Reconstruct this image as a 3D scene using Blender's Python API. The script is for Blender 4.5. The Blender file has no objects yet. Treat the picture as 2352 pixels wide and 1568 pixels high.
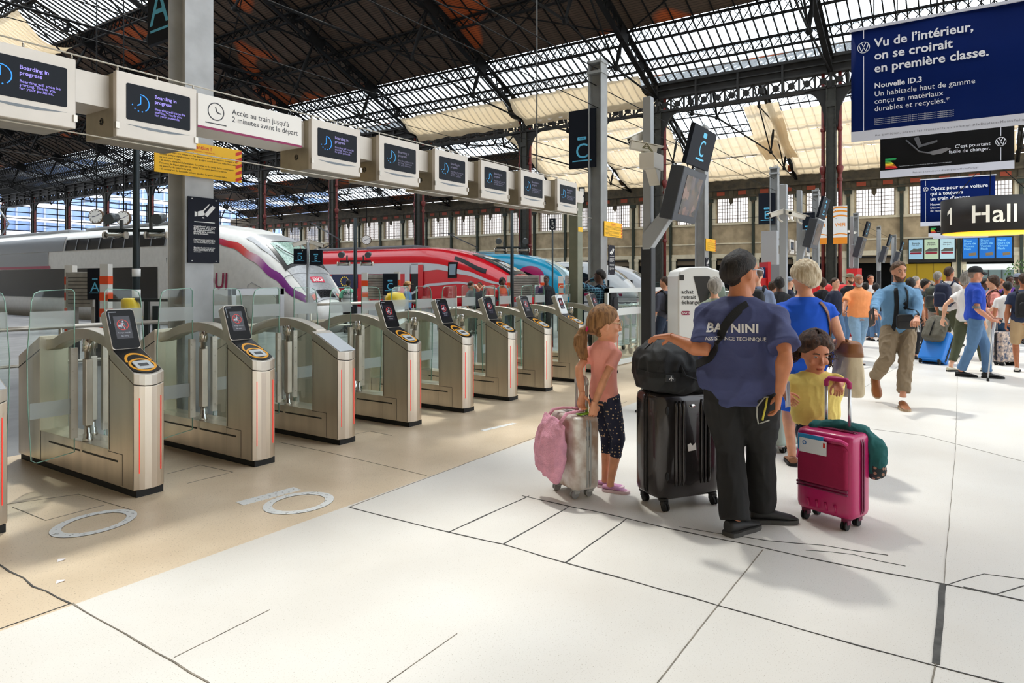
import bpy, math, random
import numpy as np
from mathutils import Vector, Matrix, noise as mnoise
random.seed(7)
C = bpy.context.scene.collection
SC = bpy.context.scene
R = math.radians
# ------------------------------------------------------------------ camera, world, sun, exposure
TH = R(34.0)                       # the camera looks 34 deg off the row of ticket gates (world +X), tracks run along +Y
cam_d = bpy.data.cameras.new('camera'); cam = bpy.data.objects.new('camera', cam_d); C.objects.link(cam)
cam.location = (0, 0, 1.55); cam.rotation_euler = (R(90), 0, TH - R(90))
cam_d.sensor_width = 36; cam_d.lens = 24.0; cam_d.shift_y = -139/2352; cam_d.clip_end = 600; cam_d.clip_start = .05
SC.camera = cam
SC.view_settings.view_transform = 'Standard'; SC.view_settings.look = 'None'
SC.view_settings.exposure = -0.12; SC.view_settings.gamma = 1; SC.view_settings.use_curve_mapping = False
W = bpy.data.worlds.new('sky'); SC.world = W; W.use_nodes = True
bg = W.node_tree.nodes['Background']; bg.inputs[0].default_value = (.93, .96, 1, 1); bg.inputs[1].default_value = 3.9
sun_d = bpy.data.lights.new('sun', 'SUN'); sun = bpy.data.objects.new('sun', sun_d); C.objects.link(sun)
sun_d.energy = 4.5; sun_d.angle = R(3.4); sun_d.color = (1, .95, .86)
sun.rotation_euler = Vector((-.61, -.71, -1.75)).to_track_quat('-Z', 'Y').to_euler()
SC.cycles.max_bounces = 7; SC.cycles.diffuse_bounces = 4; SC.cycles.glossy_bounces = 3
SC.cycles.transmission_bounces = 5; SC.cycles.transparent_max_bounces = 24
SC.cycles.caustics_reflective = False; SC.cycles.caustics_refractive = False
SC.cycles.sample_clamp_indirect = 6
try: SC.cycles.use_denoising = True
except Exception: pass
# ------------------------------------------------------------------ helpers
def lin(c):
    return tuple(((v/255)/12.92 if v/255 <= .04045 else ((v/255+.055)/1.055)**2.4) for v in c[:3]) + (1,)
_M = {}
def mat(key, rgb=(128,128,128), rough=.55, metal=0., var=.0, vscale=6., bump=0., bscale=60., stretch=None, spec=None, emit=0., alpha=1., sss=0., coat=0., rgb2=None, trans=0.):
    if key in _M: return _M[key]
    m = bpy.data.materials.new(key); m.use_nodes = True; _M[key] = m
    nt = m.node_tree; N = nt.nodes; L = nt.links; b = N['Principled BSDF']
    col = lin(rgb); b.inputs['Base Color'].default_value = col
    b.inputs['Roughness'].default_value = rough; b.inputs['Metallic'].default_value = metal
    if spec is not None: b.inputs['Specular IOR Level'].default_value = spec
    if coat: b.inputs['Coat Weight'].default_value = coat
    if alpha < 1: b.inputs['Alpha'].default_value = alpha
    if emit: b.inputs['Emission Color'].default_value = col; b.inputs['Emission Strength'].default_value = emit
    if sss: b.inputs['Subsurface Weight'].default_value = sss; b.inputs['Subsurface Radius'].default_value = (.012,.005,.003)
    if var or bump or rgb2:
        tc = N.new('ShaderNodeTexCoord'); mp = N.new('ShaderNodeMapping'); L.new(tc.outputs['Object'], mp.inputs[0])
        if stretch: mp.inputs['Scale'].default_value = stretch
        nz = N.new('ShaderNodeTexNoise'); nz.inputs['Scale'].default_value = vscale; nz.inputs['Detail'].default_value = 5
        L.new(mp.outputs[0], nz.inputs['Vector'])
        if var or rgb2:
            mx = N.new('ShaderNodeMix'); mx.data_type = 'RGBA'
            rp = N.new('ShaderNodeMapRange'); rp.inputs[1].default_value = .35; rp.inputs[2].default_value = .65
            L.new(nz.outputs['Fac'], rp.inputs[0]); L.new(rp.outputs[0], mx.inputs[0])
            if rgb2: mx.inputs[6].default_value = col; mx.inputs[7].default_value = lin(rgb2)
            else:
                mx.inputs[6].default_value = tuple(max(0, v*(1-var)) for v in col[:3])+(1,)
                mx.inputs[7].default_value = tuple(min(1, v*(1+var)) for v in col[:3])+(1,)
            L.new(mx.outputs[2], b.inputs['Base Color'])
        if bump:
            n2 = N.new('ShaderNodeTexNoise'); n2.inputs['Scale'].default_value = bscale; n2.inputs['Detail'].default_value = 3
            L.new(mp.outputs[0], n2.inputs['Vector'])
            bp = N.new('ShaderNodeBump'); bp.inputs['Strength'].default_value = bump; bp.inputs['Distance'].default_value = .01
            L.new(n2.outputs['Fac'], bp.inputs['Height']); L.new(bp.outputs[0], b.inputs['Normal'])
    return m
def glassmat(key, tint=(230,240,235), gloss=.10, milk=0.):
    if key in _M: return _M[key]
    m = bpy.data.materials.new(key); m.use_nodes = True; _M[key] = m; nt = m.node_tree; N = nt.nodes; L = nt.links; N.clear()
    out = N.new('ShaderNodeOutputMaterial'); t = N.new('ShaderNodeBsdfTransparent'); t.inputs[0].default_value = lin(tint)
    g = N.new('ShaderNodeBsdfGlossy'); g.inputs['Roughness'].default_value = .02
    lw = N.new('ShaderNodeLayerWeight'); lw.inputs[0].default_value = .25
    mp = N.new('ShaderNodeMapRange'); mp.inputs[3].default_value = gloss*.3; mp.inputs[4].default_value = min(1, gloss*5)
    L.new(lw.outputs['Fresnel'], mp.inputs[0])
    ms = N.new('ShaderNodeMixShader'); L.new(mp.outputs[0], ms.inputs[0]); L.new(t.outputs[0], ms.inputs[1]); L.new(g.outputs[0], ms.inputs[2])
    last = ms
    if milk:
        d = N.new('ShaderNodeBsdfDiffuse'); d.inputs[0].default_value = (.8,.82,.82,1); tr = N.new('ShaderNodeBsdfTranslucent'); tr.inputs[0].default_value = (.8,.82,.82,1)
        a = N.new('ShaderNodeMixShader'); L.new(d.outputs[0], a.inputs[1]); L.new(tr.outputs[0], a.inputs[2])
        m2 = N.new('ShaderNodeMixShader'); m2.inputs[0].default_value = milk; L.new(ms.outputs[0], m2.inputs[1]); L.new(a.outputs[0], m2.inputs[2]); last = m2
    L.new(last.outputs[0], out.inputs[0]); return m
def clothmat(key, rgb, transl=.6, rgb2=None, thru=0.):
    if key in _M: return _M[key]
    m = bpy.data.materials.new(key); m.use_nodes = True; _M[key] = m; nt = m.node_tree; N = nt.nodes; L = nt.links; N.clear()
    out = N.new('ShaderNodeOutputMaterial'); d = N.new('ShaderNodeBsdfDiffuse'); t = N.new('ShaderNodeBsdfTranslucent')
    tc = N.new('ShaderNodeTexCoord'); nz = N.new('ShaderNodeTexNoise'); nz.inputs['Scale'].default_value = .7; nz.inputs['Detail'].default_value = 4
    L.new(tc.outputs['Object'], nz.inputs['Vector']); mx = N.new('ShaderNodeMix'); mx.data_type = 'RGBA'; L.new(nz.outputs['Fac'], mx.inputs[0])
    mx.inputs[6].default_value = lin(rgb); mx.inputs[7].default_value = lin(rgb2 or tuple(v*.85 for v in rgb))
    L.new(mx.outputs[2], d.inputs[0]); L.new(mx.outputs[2], t.inputs[0])
    ms = N.new('ShaderNodeMixShader'); ms.inputs[0].default_value = transl; L.new(d.outputs[0], ms.inputs[1]); L.new(t.outputs[0], ms.inputs[2])
    last = ms
    if thru:
        tp = N.new('ShaderNodeBsdfTransparent'); m3 = N.new('ShaderNodeMixShader'); m3.inputs[0].default_value = thru
        L.new(ms.outputs[0], m3.inputs[1]); L.new(tp.outputs[0], m3.inputs[2]); last = m3
    L.new(last.outputs[0], out.inputs[0]); return m
class MB:
    def __init__(s): s.v = []; s.f = []; s.sm = []
    def add(s, vs, fs, smooth=False):
        o = len(s.v); s.v.extend([tuple(p) for p in vs]); s.f.extend([tuple(i+o for i in f) for f in fs]); s.sm.extend([smooth]*len(fs)); return s
    def box(s, x0, x1, y0, y1, z0, z1):
        return s.add([(x0,y0,z0),(x1,y0,z0),(x1,y1,z0),(x0,y1,z0),(x0,y0,z1),(x1,y0,z1),(x1,y1,z1),(x0,y1,z1)],
            [(0,3,2,1),(4,5,6,7),(0,1,5,4),(1,2,6,5),(2,3,7,6),(3,0,4,7)])
    def cbox(s, c, d, M=None):
        h = [v/2 for v in d]; P = []
        for sx, sy, sz in ((-1,-1,-1),(1,-1,-1),(1,1,-1),(-1,1,-1),(-1,-1,1),(1,-1,1),(1,1,1),(-1,1,1)):
            p = Vector((sx*h[0], sy*h[1], sz*h[2]));  p = (M @ p) if M else p; P.append(p+Vector(c))
        return s.add(P, [(0,3,2,1),(4,5,6,7),(0,1,5,4),(1,2,6,5),(2,3,7,6),(3,0,4,7)])
    def bar(s, p, q, w, h=None, up=(0,0,1)):
        p = Vector(p); q = Vector(q); d = (q-p); L = d.length
        if L < 1e-6: return s
        d /= L; u = Vector(up); x = d.cross(u)
        if x.length < 1e-3: x = d.cross(Vector((1,0,0)))
        x.normalize(); z = x.cross(d); h = w if h is None else h
        P = [b + x*(sx*w/2) + z*(sz*h/2) for b in (p, q) for sx, sz in ((-1,-1),(1,-1),(1,1),(-1,1))]
        return s.add(P, [(0,1,2,3),(7,6,5,4),(0,4,5,1),(1,5,6,2),(2,6,7,3),(3,7,4,0)])
    def loft(s, rings, caps=True, closed=True, smooth=True):
        n = len(rings[0]); vs = [p for r in rings for p in r]; fs = []
        for i in range(len(rings)-1):
            for j in range(n if closed else n-1):
                k = (j+1) % n; fs.append((i*n+j, i*n+k, (i+1)*n+k, (i+1)*n+j))
        s.add(vs, fs, smooth)
        if caps and closed:
            s.add(rings[0], [tuple(reversed(range(n)))]); s.add(rings[-1], [tuple(range(n))])
        return s
    def tube(s, pts, r, n=8, caps=True, flat=1.0):
        pts = [Vector(p) for p in pts]; rr = r if isinstance(r, (list, tuple)) else [r]*len(pts); rings = []; prev = None
        for i, p in enumerate(pts):
            d = (pts[min(i+1, len(pts)-1)] - pts[max(i-1, 0)])
            d = d.normalized() if d.length > 1e-9 else Vector((0,0,1))
            if prev is None:
                x = d.cross(Vector((0,0,1)));  x = d.cross(Vector((1,0,0))) if x.length < .05 else x
            else: x = prev - d*prev.dot(d)
            x.normalize(); prev = x; y = d.cross(x)
            rings.append([p + x*(rr[i]*math.cos(a)) + y*(rr[i]*flat*math.sin(a)) for a in [2*math.pi*k/n for k in range(n)]])
        return s.loft(rings, caps)
    def cyl(s, c, r, h, n=16, axis='z', r2=None):
        c = Vector(c); d = {'x':Vector((1,0,0)),'y':Vector((0,1,0)),'z':Vector((0,0,1))}[axis]
        return s.tube([c, c+d*h], [r, r if r2 is None else r2], n)
    def lathe(s, prof, c=(0,0,0), n=20, M=None):
        rings = []
        for r, z in prof:
            ring = [Vector((r*math.cos(2*math.pi*k/n), r*math.sin(2*math.pi*k/n), z)) for k in range(n)]
            rings.append([((M @ p) if M else p)+Vector(c) for p in ring])
        return s.loft(rings)
    def prism(s, poly, a, b, plane='xz', smooth=False):
        def P(u, w, t): return {'xz':(u,t,w),'yz':(t,u,w),'xy':(u,w,t)}[plane]
        n = len(poly)
        s.add([P(u,w,a) for u,w in poly]+[P(u,w,b) for u,w in poly], [(j,(j+1)%n,n+(j+1)%n,n+j) for j in range(n)], smooth)
        s.add([P(u,w,a) for u,w in poly], [tuple(reversed(range(n)))]); s.add([P(u,w,b) for u,w in poly], [tuple(range(n))])
        return s
    def ell(s, c, r, n=16, m=10, M=None):
        rings = []
        for i in range(m+1):
            t = math.pi*i/m; t = min(max(t, .02), math.pi-.02)
            ring = [Vector((r[0]*math.sin(t)*math.cos(2*math.pi*k/n), r[1]*math.sin(t)*math.sin(2*math.pi*k/n), -r[2]*math.cos(t))) for k in range(n)]
            rings.append([((M @ p) if M else p)+Vector(c) for p in ring])
        return s.loft(rings)
    def grid(s, fn, nu, nv, smooth=True):
        vs = [fn(i/nu, j/nv) for j in range(nv+1) for i in range(nu+1)]
        return s.add(vs, [(j*(nu+1)+i, j*(nu+1)+i+1, (j+1)*(nu+1)+i+1, (j+1)*(nu+1)+i) for j in range(nv) for i in range(nu)], smooth)
    def xf(s, M):
        s.v = [tuple(M @ Vector(p)) for p in s.v]; return s
    def join(s, o, M=None):
        return s._j(o, M)
    def _j(s, o, M):
        k = len(s.v); s.v.extend([tuple(M @ Vector(p)) for p in o.v] if M else o.v); s.f.extend([tuple(i+k for i in f) for f in o.f]); s.sm.extend(o.sm); return s
    def mesh(s, name):
        me = bpy.data.meshes.new(name); me.from_pydata(s.v, [], s.f); me.update()
        me.polygons.foreach_set('use_smooth', s.sm); return me
    def build(s, name, m=None, parent=None, bevel=0, seg=2, solid=0, fix=True):
        me = s.mesh(name)
        if fix:
            import bmesh
            bm = bmesh.new(); bm.from_mesh(me); bmesh.ops.remove_doubles(bm, verts=bm.verts, dist=1e-5); bmesh.ops.recalc_face_normals(bm, faces=bm.faces); bm.to_mesh(me); bm.free()
        if m: me.materials.append(m)
        o = bpy.data.objects.new(name, me); C.objects.link(o)
        if parent: o.parent = parent
        if bevel:
            b = o.modifiers.new('bevel', 'BEVEL'); b.width = bevel; b.segments = seg; b.limit_method = 'ANGLE'; b.angle_limit = R(40)
        if solid:
            b = o.modifiers.new('solid', 'SOLIDIFY'); b.thickness = solid; b.offset = 0
        return o
def tag(o, label=None, cat=None, group=None, kind=None):
    if label: o['label'] = label
    if cat: o['category'] = cat
    if group: o['group'] = group
    if kind: o['kind'] = kind
    return o
def thing(name, label, cat, loc=(0,0,0), rz=0., group=None):
    o = bpy.data.objects.new(name, None); C.objects.link(o); o.location = loc; o.rotation_euler = (0,0,rz); o.empty_display_size = .1
    return tag(o, label, cat, group)
def struct(o): o['kind'] = 'structure'; return o
def dup(root, loc, rz=None, label=None):
    def cp(o, par):
        c = o.copy(); C.objects.link(c)
        if par: c.parent = par
        for ch in [k for k in bpy.data.objects if k.parent is o and k is not c]: cp(ch, c)
        return c
    r = cp(root, None); r.location = loc
    if rz is not None: r.rotation_euler[2] = rz
    if label: r['label'] = label
    return r
def rrect(x0, x1, z0, z1, r, n=5):
    P = []
    for cx, cz, a0 in ((x1-r,z1-r,0),(x0+r,z1-r,90),(x0+r,z0+r,180),(x1-r,z0+r,270)):
        P += [(cx+r*math.cos(R(a0+90*k/n)), cz+r*math.sin(R(a0+90*k/n))) for k in range(n+1)]
    return P
def ringpoly(mb, cx, cz, r0, r1, y0, y1, a0=0, a1=360, n=40, sx=1., plane='xz'):
    for i in range(n):
        A = R(a0+(a1-a0)*i/n); B = R(a0+(a1-a0)*(i+1)/n)
        mb.prism([(cx+sx*r0*math.cos(A),cz+r0*math.sin(A)),(cx+sx*r1*math.cos(A),cz+r1*math.sin(A)),(cx+sx*r1*math.cos(B),cz+r1*math.sin(B)),(cx+sx*r0*math.cos(B),cz+r0*math.sin(B))], y0, y1, plane)
    return mb
_TX = {}
def text_mb(body, size, bold=0., spacing=1., align='LEFT', shear=0., res=2, line=1.):
    key = (body, size, bold, spacing, align, shear, res, line)
    if key not in _TX:
        cu = bpy.data.curves.new('lettering', 'FONT'); cu.body = body; cu.size = size; cu.offset = bold*size; cu.space_character = spacing
        cu.align_x = align; cu.shear = shear; cu.resolution_u = res; cu.space_line = line; cu.fill_mode = 'FRONT'; cu.extrude = 0
        o = bpy.data.objects.new('lettering', cu); C.objects.link(o); dg = bpy.context.evaluated_depsgraph_get()
        me = bpy.data.meshes.new_from_object(o.evaluated_get(dg)); b = MB(); b.v = [tuple(v.co) for v in me.vertices]; b.f = [tuple(p.vertices) for p in me.polygons]; b.sm = [False]*len(b.f)
        bpy.data.objects.remove(o); bpy.data.curves.remove(cu); bpy.data.meshes.remove(me); _TX[key] = b
    return _TX[key]
def frame(o, x, u):      # matrix that puts text x->x, y->u at origin o
    x = Vector(x).normalized(); u = Vector(u).normalized(); n = x.cross(u)
    return Matrix(((x[0],u[0],n[0],o[0]),(x[1],u[1],n[1],o[1]),(x[2],u[2],n[2],o[2]),(0,0,0,1)))
def write(mb, body, size, o, x, u, **k):
    return mb.join(text_mb(body, size, **k), frame(o, x, u))
def at(px, py, z=0.):    # ground point seen at a pixel of the 2352x1568 photograph
    s = (px-1176)/1568; t = (645-py)/1568; k = (z-1.55)/t
    return ((math.cos(TH)+math.sin(TH)*s)*k, (math.sin(TH)-math.cos(TH)*s)*k, z)
def dpt(px, py, d):      # point at depth d along the view axis
    s = (px-1176)/1568; t = (645-py)/1568
    return ((math.cos(TH)+math.sin(TH)*s)*d, (math.sin(TH)-math.cos(TH)*s)*d, 1.55+t*d)
# ------------------------------------------------------------------ floor
def floor_mat():
    m = bpy.data.materials.new('terrazzo floor'); m.use_nodes = True; nt = m.node_tree; N = nt.nodes; L = nt.links; b = N['Principled BSDF']
    tc = N.new('ShaderNodeTexCoord'); sx = N.new('ShaderNodeSeparateXYZ'); L.new(tc.outputs['Object'], sx.inputs[0])
    def mix(f, a, c):
        x = N.new('ShaderNodeMix'); x.data_type = 'RGBA'
        for i, v in ((0,f),(6,a),(7,c)):
            if hasattr(v, 'links'): L.new(v, x.inputs[i])
            else: x.inputs[i].default_value = v
        return x.outputs[2]
    def nz(s, d=4):
        n = N.new('ShaderNodeTexNoise'); n.inputs['Scale'].default_value = s; n.inputs['Detail'].default_value = d; L.new(tc.outputs['Object'], n.inputs['Vector']); return n.outputs['Fac']
    def rng(v, a, c):
        n = N.new('ShaderNodeMapRange'); n.inputs[1].default_value = a; n.inputs[2].default_value = c; L.new(v, n.inputs[0]); return n.outputs[0]
    white = mix(rng(nz(.9), .3, .7), lin((216,210,201)), lin((228,224,217)))
    white = mix(rng(nz(160, 2), .62, .75), white, lin((176,166,152)))
    tan = mix(rng(nz(1.6, 6), .3, .75), lin((226,206,178)), lin((206,184,154)))
    tan = mix(rng(nz(110, 2), .60, .75), tan, lin((160,136,108)))
    gray = mix(rng(nz(2.5), .3, .7), lin((120,121,122)), lin((140,141,142)))
    def step(y, w=.004):
        n = N.new('ShaderNodeMapRange'); n.inputs[1].default_value = y-w; n.inputs[2].default_value = y+w; L.new(sx.outputs[1], n.inputs[0]); return n.outputs[0]
    c = mix(step(3.57), white, tan); c = mix(step(7.05), c, gray)
    L.new(c, b.inputs['Base Color']); b.inputs['Roughness'].default_value = .38; b.inputs['Specular IOR Level'].default_value = .35
    bp = N.new('ShaderNodeBump'); bp.inputs['Strength'].default_value = .08; L.new(nz(140, 2), bp.inputs['Height']); L.new(bp.outputs[0], b.inputs['Normal'])
    rr = N.new('ShaderNodeMapRange'); rr.inputs[3].default_value = .28; rr.inputs[4].default_value = .5; L.new(nz(3.), rr.inputs[0]); L.new(rr.outputs[0], b.inputs['Roughness'])
    return m
FM = floor_mat()
struct(MB().box(-40, 108, -45, 15.8, -1.2, 0).build('floor', FM))
ASP = mat('platform asphalt', (118,118,120), .8, var=.15, vscale=3)
BALL = mat('track ballast', (84,78,72), .95, var=.4, vscale=9)
struct(MB().box(-40, 108, 15.8, 170, -1.3, -1.05).build('track_ground', BALL))
PLATS = [(-40, 13.2), (17.2, 29.6), (33.4, 43.6), (47.4, 58.6), (62.4, 74), (78, 100)]
for a, b_ in PLATS: struct(MB().box(a, b_, 15.8, 150, -1.1, -.02).build('platform_ground', ASP))
# slab joints and cracks of the floor, each a dark filled groove
JM = mat('joint filler', (128,120,108), .8, var=.3, vscale=20); JD = mat('dark joint filler', (74,72,69), .8, var=.4, vscale=12)
def joint(pts, w, m, k, rough=.0):
    P = [Vector(at(*p)) for p in pts]; b = MB(); Q = []; w *= .62
    for i in range(len(P)-1):
        n = max(1, int((P[i+1]-P[i]).length/.12)) if rough else 1
        for j in range(n):
            t = j/n; p = P[i].lerp(P[i+1], t); nrm = Vector((-(P[i+1]-P[i]).y, (P[i+1]-P[i]).x, 0)).normalized()
            Q.append(p + nrm*(random.uniform(-rough, rough)))
    Q.append(P[-1])
    L_, R_ = [], []
    for i, p in enumerate(Q):
        d = (Q[min(i+1,len(Q)-1)]-Q[max(i-1,0)]).normalized(); nn = Vector((-d.y, d.x, 0)); ww = w/2*(random.uniform(.6,1.3) if rough > .002 else 1)
        L_.append(p+nn*ww); R_.append(p-nn*ww)
    n = len(Q); vs = [(v.x,v.y,.0) for v in L_+R_] + [(v.x,v.y,.0025) for v in L_+R_]
    fs = []
    for i in range(n-1):
        fs += [(2*n+i,2*n+i+1,3*n+i+1,3*n+i),(i,i+1,2*n+i+1,2*n+i),(n+i,n+i+1,3*n+i+1,3*n+i)]
    b.add(vs, fs); struct(b.build('trim_%d' % k, m))
JT = [([(0,1295),(80,1345),(162,1386)], .018, JD, .012), ([(165,1386),(480,1568)], .012, JM, .003), ([(0,1444),(162,1386)], .008, JD, .0),
 ([(805,1165),(920,1195),(1030,1222),(1155,1250),(1300,1293),(1470,1340),(1650,1390),(1900,1462),(2130,1525),(2352,1568+14)], .013, JD, .004),
 ([(1030,1222),(1215,1139)], .014, JD, .003), ([(1155,1250),(1305,1165)], .012, JD, .003), ([(1300,1293),(1440,1190)], .016, JD, .005),
 ([(1200,1138),(1320,1165),(1440,1190),(1530,1212),(1750,1258),(1900,1290),(2165,1340),(2352,1380)], .014, JD, .006),
 ([(1752,1262),(1650,1390),(1510,1568)], .008, JM, .002), ([(2165,1340),(2150,1525)], .045, JD, .002), ([(2150,1525),(2140,1568)], .01, JM, .002),
 ([(2168,1340),(2195,1030),(2200,830)], .005, JM, .002), ([(1560,1210),(1640,1225),(1760,1240),(1890,1252),(2040,1275)], .008, JD, .012),
 ([(1850,1262),(1960,1275),(2080,1300)], .005, JD, .012), ([(2165,1342),(2260,1318),(2352,1330)], .008, JD, .02), ([(2215,1345),(2290,1365),(2352,1345)], .012, JD, .02),
 ([(0,1160),(180,1135),(310,1173)], .004, JM, .001), ([(30,1165),(105,1195),(240,1160)], .008, JM, .002),
 ([(640,1015),(760,1040),(980,1092)], .004, JM, .001), ([(385,1088),(460,1068),(535,1084),(430,1110)], .006, JM, .002), ([(740,1012),(850,990),(900,1000)], .006, JM, .002),
 ([(800,1165),(1215,1010),(1440,922)], .005, JM, .003), ([(1480,1020),(1700,1050)], .004, JM, .001), ([(2000,985),(2120,1000),(2352,1060)], .004, JM, .001), ([(1960,905),(2130,800)], .004, JM, .001),
 ([(400,1510),(620,1400)], .004, JM, .001), ([(890,1568),(1050,1455)], .004, JM, .001)]
for k, (pts, w, m, rg) in enumerate(JT): joint(pts, w, m, k+1, rg)
# ------------------------------------------------------------------ roof
VX, VZ, MS = 50., 16.3, .43
BAY = 12.25; COLY = [-4.4 + BAY*k for k in range(13)]
RIDZ = VZ + MS*25
def rz_(x):
    if x <= 25: return VZ + MS*x
    if x <= 50: return RIDZ - MS*(x-25)
    if x <= 75: return VZ + MS*(x-50)
    return RIDZ - MS*(x-75)
IRON = mat('black iron', (21,20,19), .7, 0, var=.25, vscale=3, spec=.2); IRON2 = mat('dark iron', (33,31,28), .7, 0, var=.3, vscale=2)
def board_mat():
    m = bpy.data.materials.new('roof boards'); m.use_nodes = True; nt = m.node_tree; N = nt.nodes; L = nt.links; b = N['Principled BSDF']
    tc = N.new('ShaderNodeTexCoord'); mp = N.new('ShaderNodeMapping'); L.new(tc.outputs['Object'], mp.inputs[0]); mp.inputs['Scale'].default_value = (6, .35, 1)
    nz = N.new('ShaderNodeTexNoise'); nz.inputs['Scale'].default_value = 2; nz.inputs['Detail'].default_value = 6; L.new(mp.outputs[0], nz.inputs['Vector'])
    mx = N.new('ShaderNodeMix'); mx.data_type = 'RGBA'; L.new(nz.outputs['Fac'], mx.inputs[0]); mx.inputs[6].default_value = lin((46,36,28)); mx.inputs[7].default_value = lin((104,84,66))
    n2 = N.new('ShaderNodeTexNoise'); n2.inputs['Scale'].default_value = .17; n2.inputs['Detail'].default_value = 1; L.new(tc.outputs['Object'], n2.inputs['Vector'])
    rp = N.new('ShaderNodeMapRange'); rp.inputs[1].default_value = .60; rp.inputs[2].default_value = .64; L.new(n2.outputs['Fac'], rp.inputs[0])
    m2 = N.new('ShaderNodeMix'); m2.data_type = 'RGBA'; L.new(rp.outputs[0], m2.inputs[0]); L.new(mx.outputs[2], m2.inputs[6]); m2.inputs[7].default_value = lin((176,84,34))
    wv = N.new('ShaderNodeTexWave'); wv.bands_direction = 'X'; wv.inputs['Scale'].default_value = 1.6; L.new(tc.outputs['Object'], wv.inputs['Vector'])
    r3 = N.new('ShaderNodeMapRange'); r3.inputs[1].default_value = .05; r3.inputs[2].default_value = .2; r3.inputs[3].default_value = .35; L.new(wv.outputs['Fac'], r3.inputs[0])
    m3 = N.new('ShaderNodeMix'); m3.data_type = 'RGBA'; m3.blend_type = 'MULTIPLY'; m3.inputs[0].default_value = 1; L.new(m2.outputs[2], m3.inputs[6]); L.new(r3.outputs[0], m3.inputs[7])
    L.new(m3.outputs[2], b.inputs['Base Color']); b.inputs['Roughness'].default_value = .85; return m
BOARD = board_mat(); RGLASS = glassmat('roof glass', (243,246,248), .04)
Y0, Y1 = -30., 143.
def slab(x0, x1, y0, y1, off, th):
    return MB().add([(x0,y0,rz_(x0+1e-6)+off),(x1,y0,rz_(x1-1e-6)+off),(x1,y1,rz_(x1-1e-6)+off),(x0,y1,rz_(x0+1e-6)+off),
        (x0,y0,rz_(x0+1e-6)+off+th),(x1,y0,rz_(x1-1e-6)+off+th),(x1,y1,rz_(x1-1e-6)+off+th),(x0,y1,rz_(x0+1e-6)+off+th)],
        [(0,3,2,1),(4,5,6,7),(0,1,5,4),(1,2,6,5),(2,3,7,6),(3,0,4,7)])
BOARDS = [(0,5.5,Y0,Y1), (30.7,44.2,Y0,Y1), (56,69,Y0,Y1), (79.5,84.5,56,Y1), (88.5,93.,56,Y1), (97,100,56,Y1), (98.6,100,Y0,56)]
ZINC = mat('zinc roofing', (214,218,222), .6)
for b in BOARDS: struct(slab(*b, .35, .12).build('ceiling', BOARD)); struct(slab(*b, .48, .05).build('roof', ZINC))
GLZ = [(5.5,25,Y0,Y1), (25,30.7,Y0,Y1), (44.2,50,Y0,Y1), (50,56,Y0,Y1), (69,75,Y0,Y1), (75,79.5,56,Y1), (84.5,88.5,56,Y1), (93,97,56,Y1), (75,98.6,Y0,56)]
wn = 1
for g in GLZ:
    o = struct(slab(*g, .42, .02).build('window_%d' % wn, RGLASS)); wn += 1
# glazing bars: one set per bay and band
def bars(x0, x1, ya, yb, sp):
    b = MB(); n = max(1, round((yb-ya)/sp))
    for i in range(n):
        y = ya + (yb-ya)*(i+.5)/n
        b.bar((x0,y,rz_(x0+1e-6)+.33), (x1,y,rz_(x1-1e-6)+.33), .07, .14)
    return b
tn = 40
for (x0, x1, sp) in ((25,30.7,.7), (44.2,50,.62), (50,56,.7), (69,75,.9)):
    src = None
    for k, y in enumerate(COLY[:-1]):
        if x0 > 55 and k > 8: continue
        if src is None: src = struct(bars(x0, x1, y, y+BAY, sp).build('trim_%d' % tn, IRON)); src_y = y
        else:
            o = src.copy(); C.objects.link(o); o.location.y = y-src_y; o.name = 'trim_%d' % tn
        tn += 1
for (x0, x1, a, b_) in ((5.5,25,-4.4,44), (75,98.6,-4.4,56), (75,79.5,56,143), (84.5,88.5,56,143), (93,97,56,143)):
    struct(bars(x0, x1, a, b_, 1.1).build('trim_%d' % tn, IRON)); tn += 1
# boards carried by common rafters under the closed part of the roof
for (x0, x1) in ((30.7,44.2), (56,69)):
    src = None
    for k, y in enumerate(COLY[:-1]):
        if src is None: src = struct(bars(x0, x1, y, y+BAY, 1.36).build('trim_%d' % tn, IRON)); sy = y
        else: o = src.copy(); C.objects.link(o); o.location.y = y-sy; o.name = 'trim_%d' % tn
        tn += 1
# lattice purlins between the trusses
def lattice(x, z, depth, L=BAY, step=.62, w=.09):
    b = MB(); n = round(L/step)
    for s_ in (0, -depth): b.box(x-.13, x+.13, 0, L, z+s_-.05, z+s_+.05)
    for i in range(n):
        ya, yb = L*i/n, L*(i+1)/n
        b.bar((x-.04,ya,z), (x-.04,yb,z-depth), .035, w, up=(1,0,0)); b.bar((x+.04,ya,z-depth), (x+.04,yb,z), .035, w, up=(1,0,0))
    return b
for (x, dep, st) in ((30.7,.9,.7), (35.2,.7,1.0), (39.7,.7,1.0), (44.2,.9,.62), (47.1,.75,.62), (26.,.8,.8), (56,.8,1.0), (69,.8,1.), (79.5,.9,.9), (84.5,.9,.9), (88.5,.9,.9), (93,.9,.9), (97,.9,.9), (20,.8,1.2), (12,.8,1.2)):
    src = None
    for k, y in enumerate(COLY[:-1]):
        if x < 25 and k > 4: continue
        if src is None:
            src = struct(lattice(x, rz_(x)+.2, dep, step=st).build('purlin_beam', IRON)); src.location.y = y
        else: o = src.copy(); C.objects.link(o); o.location.y = y; struct(o)
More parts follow.
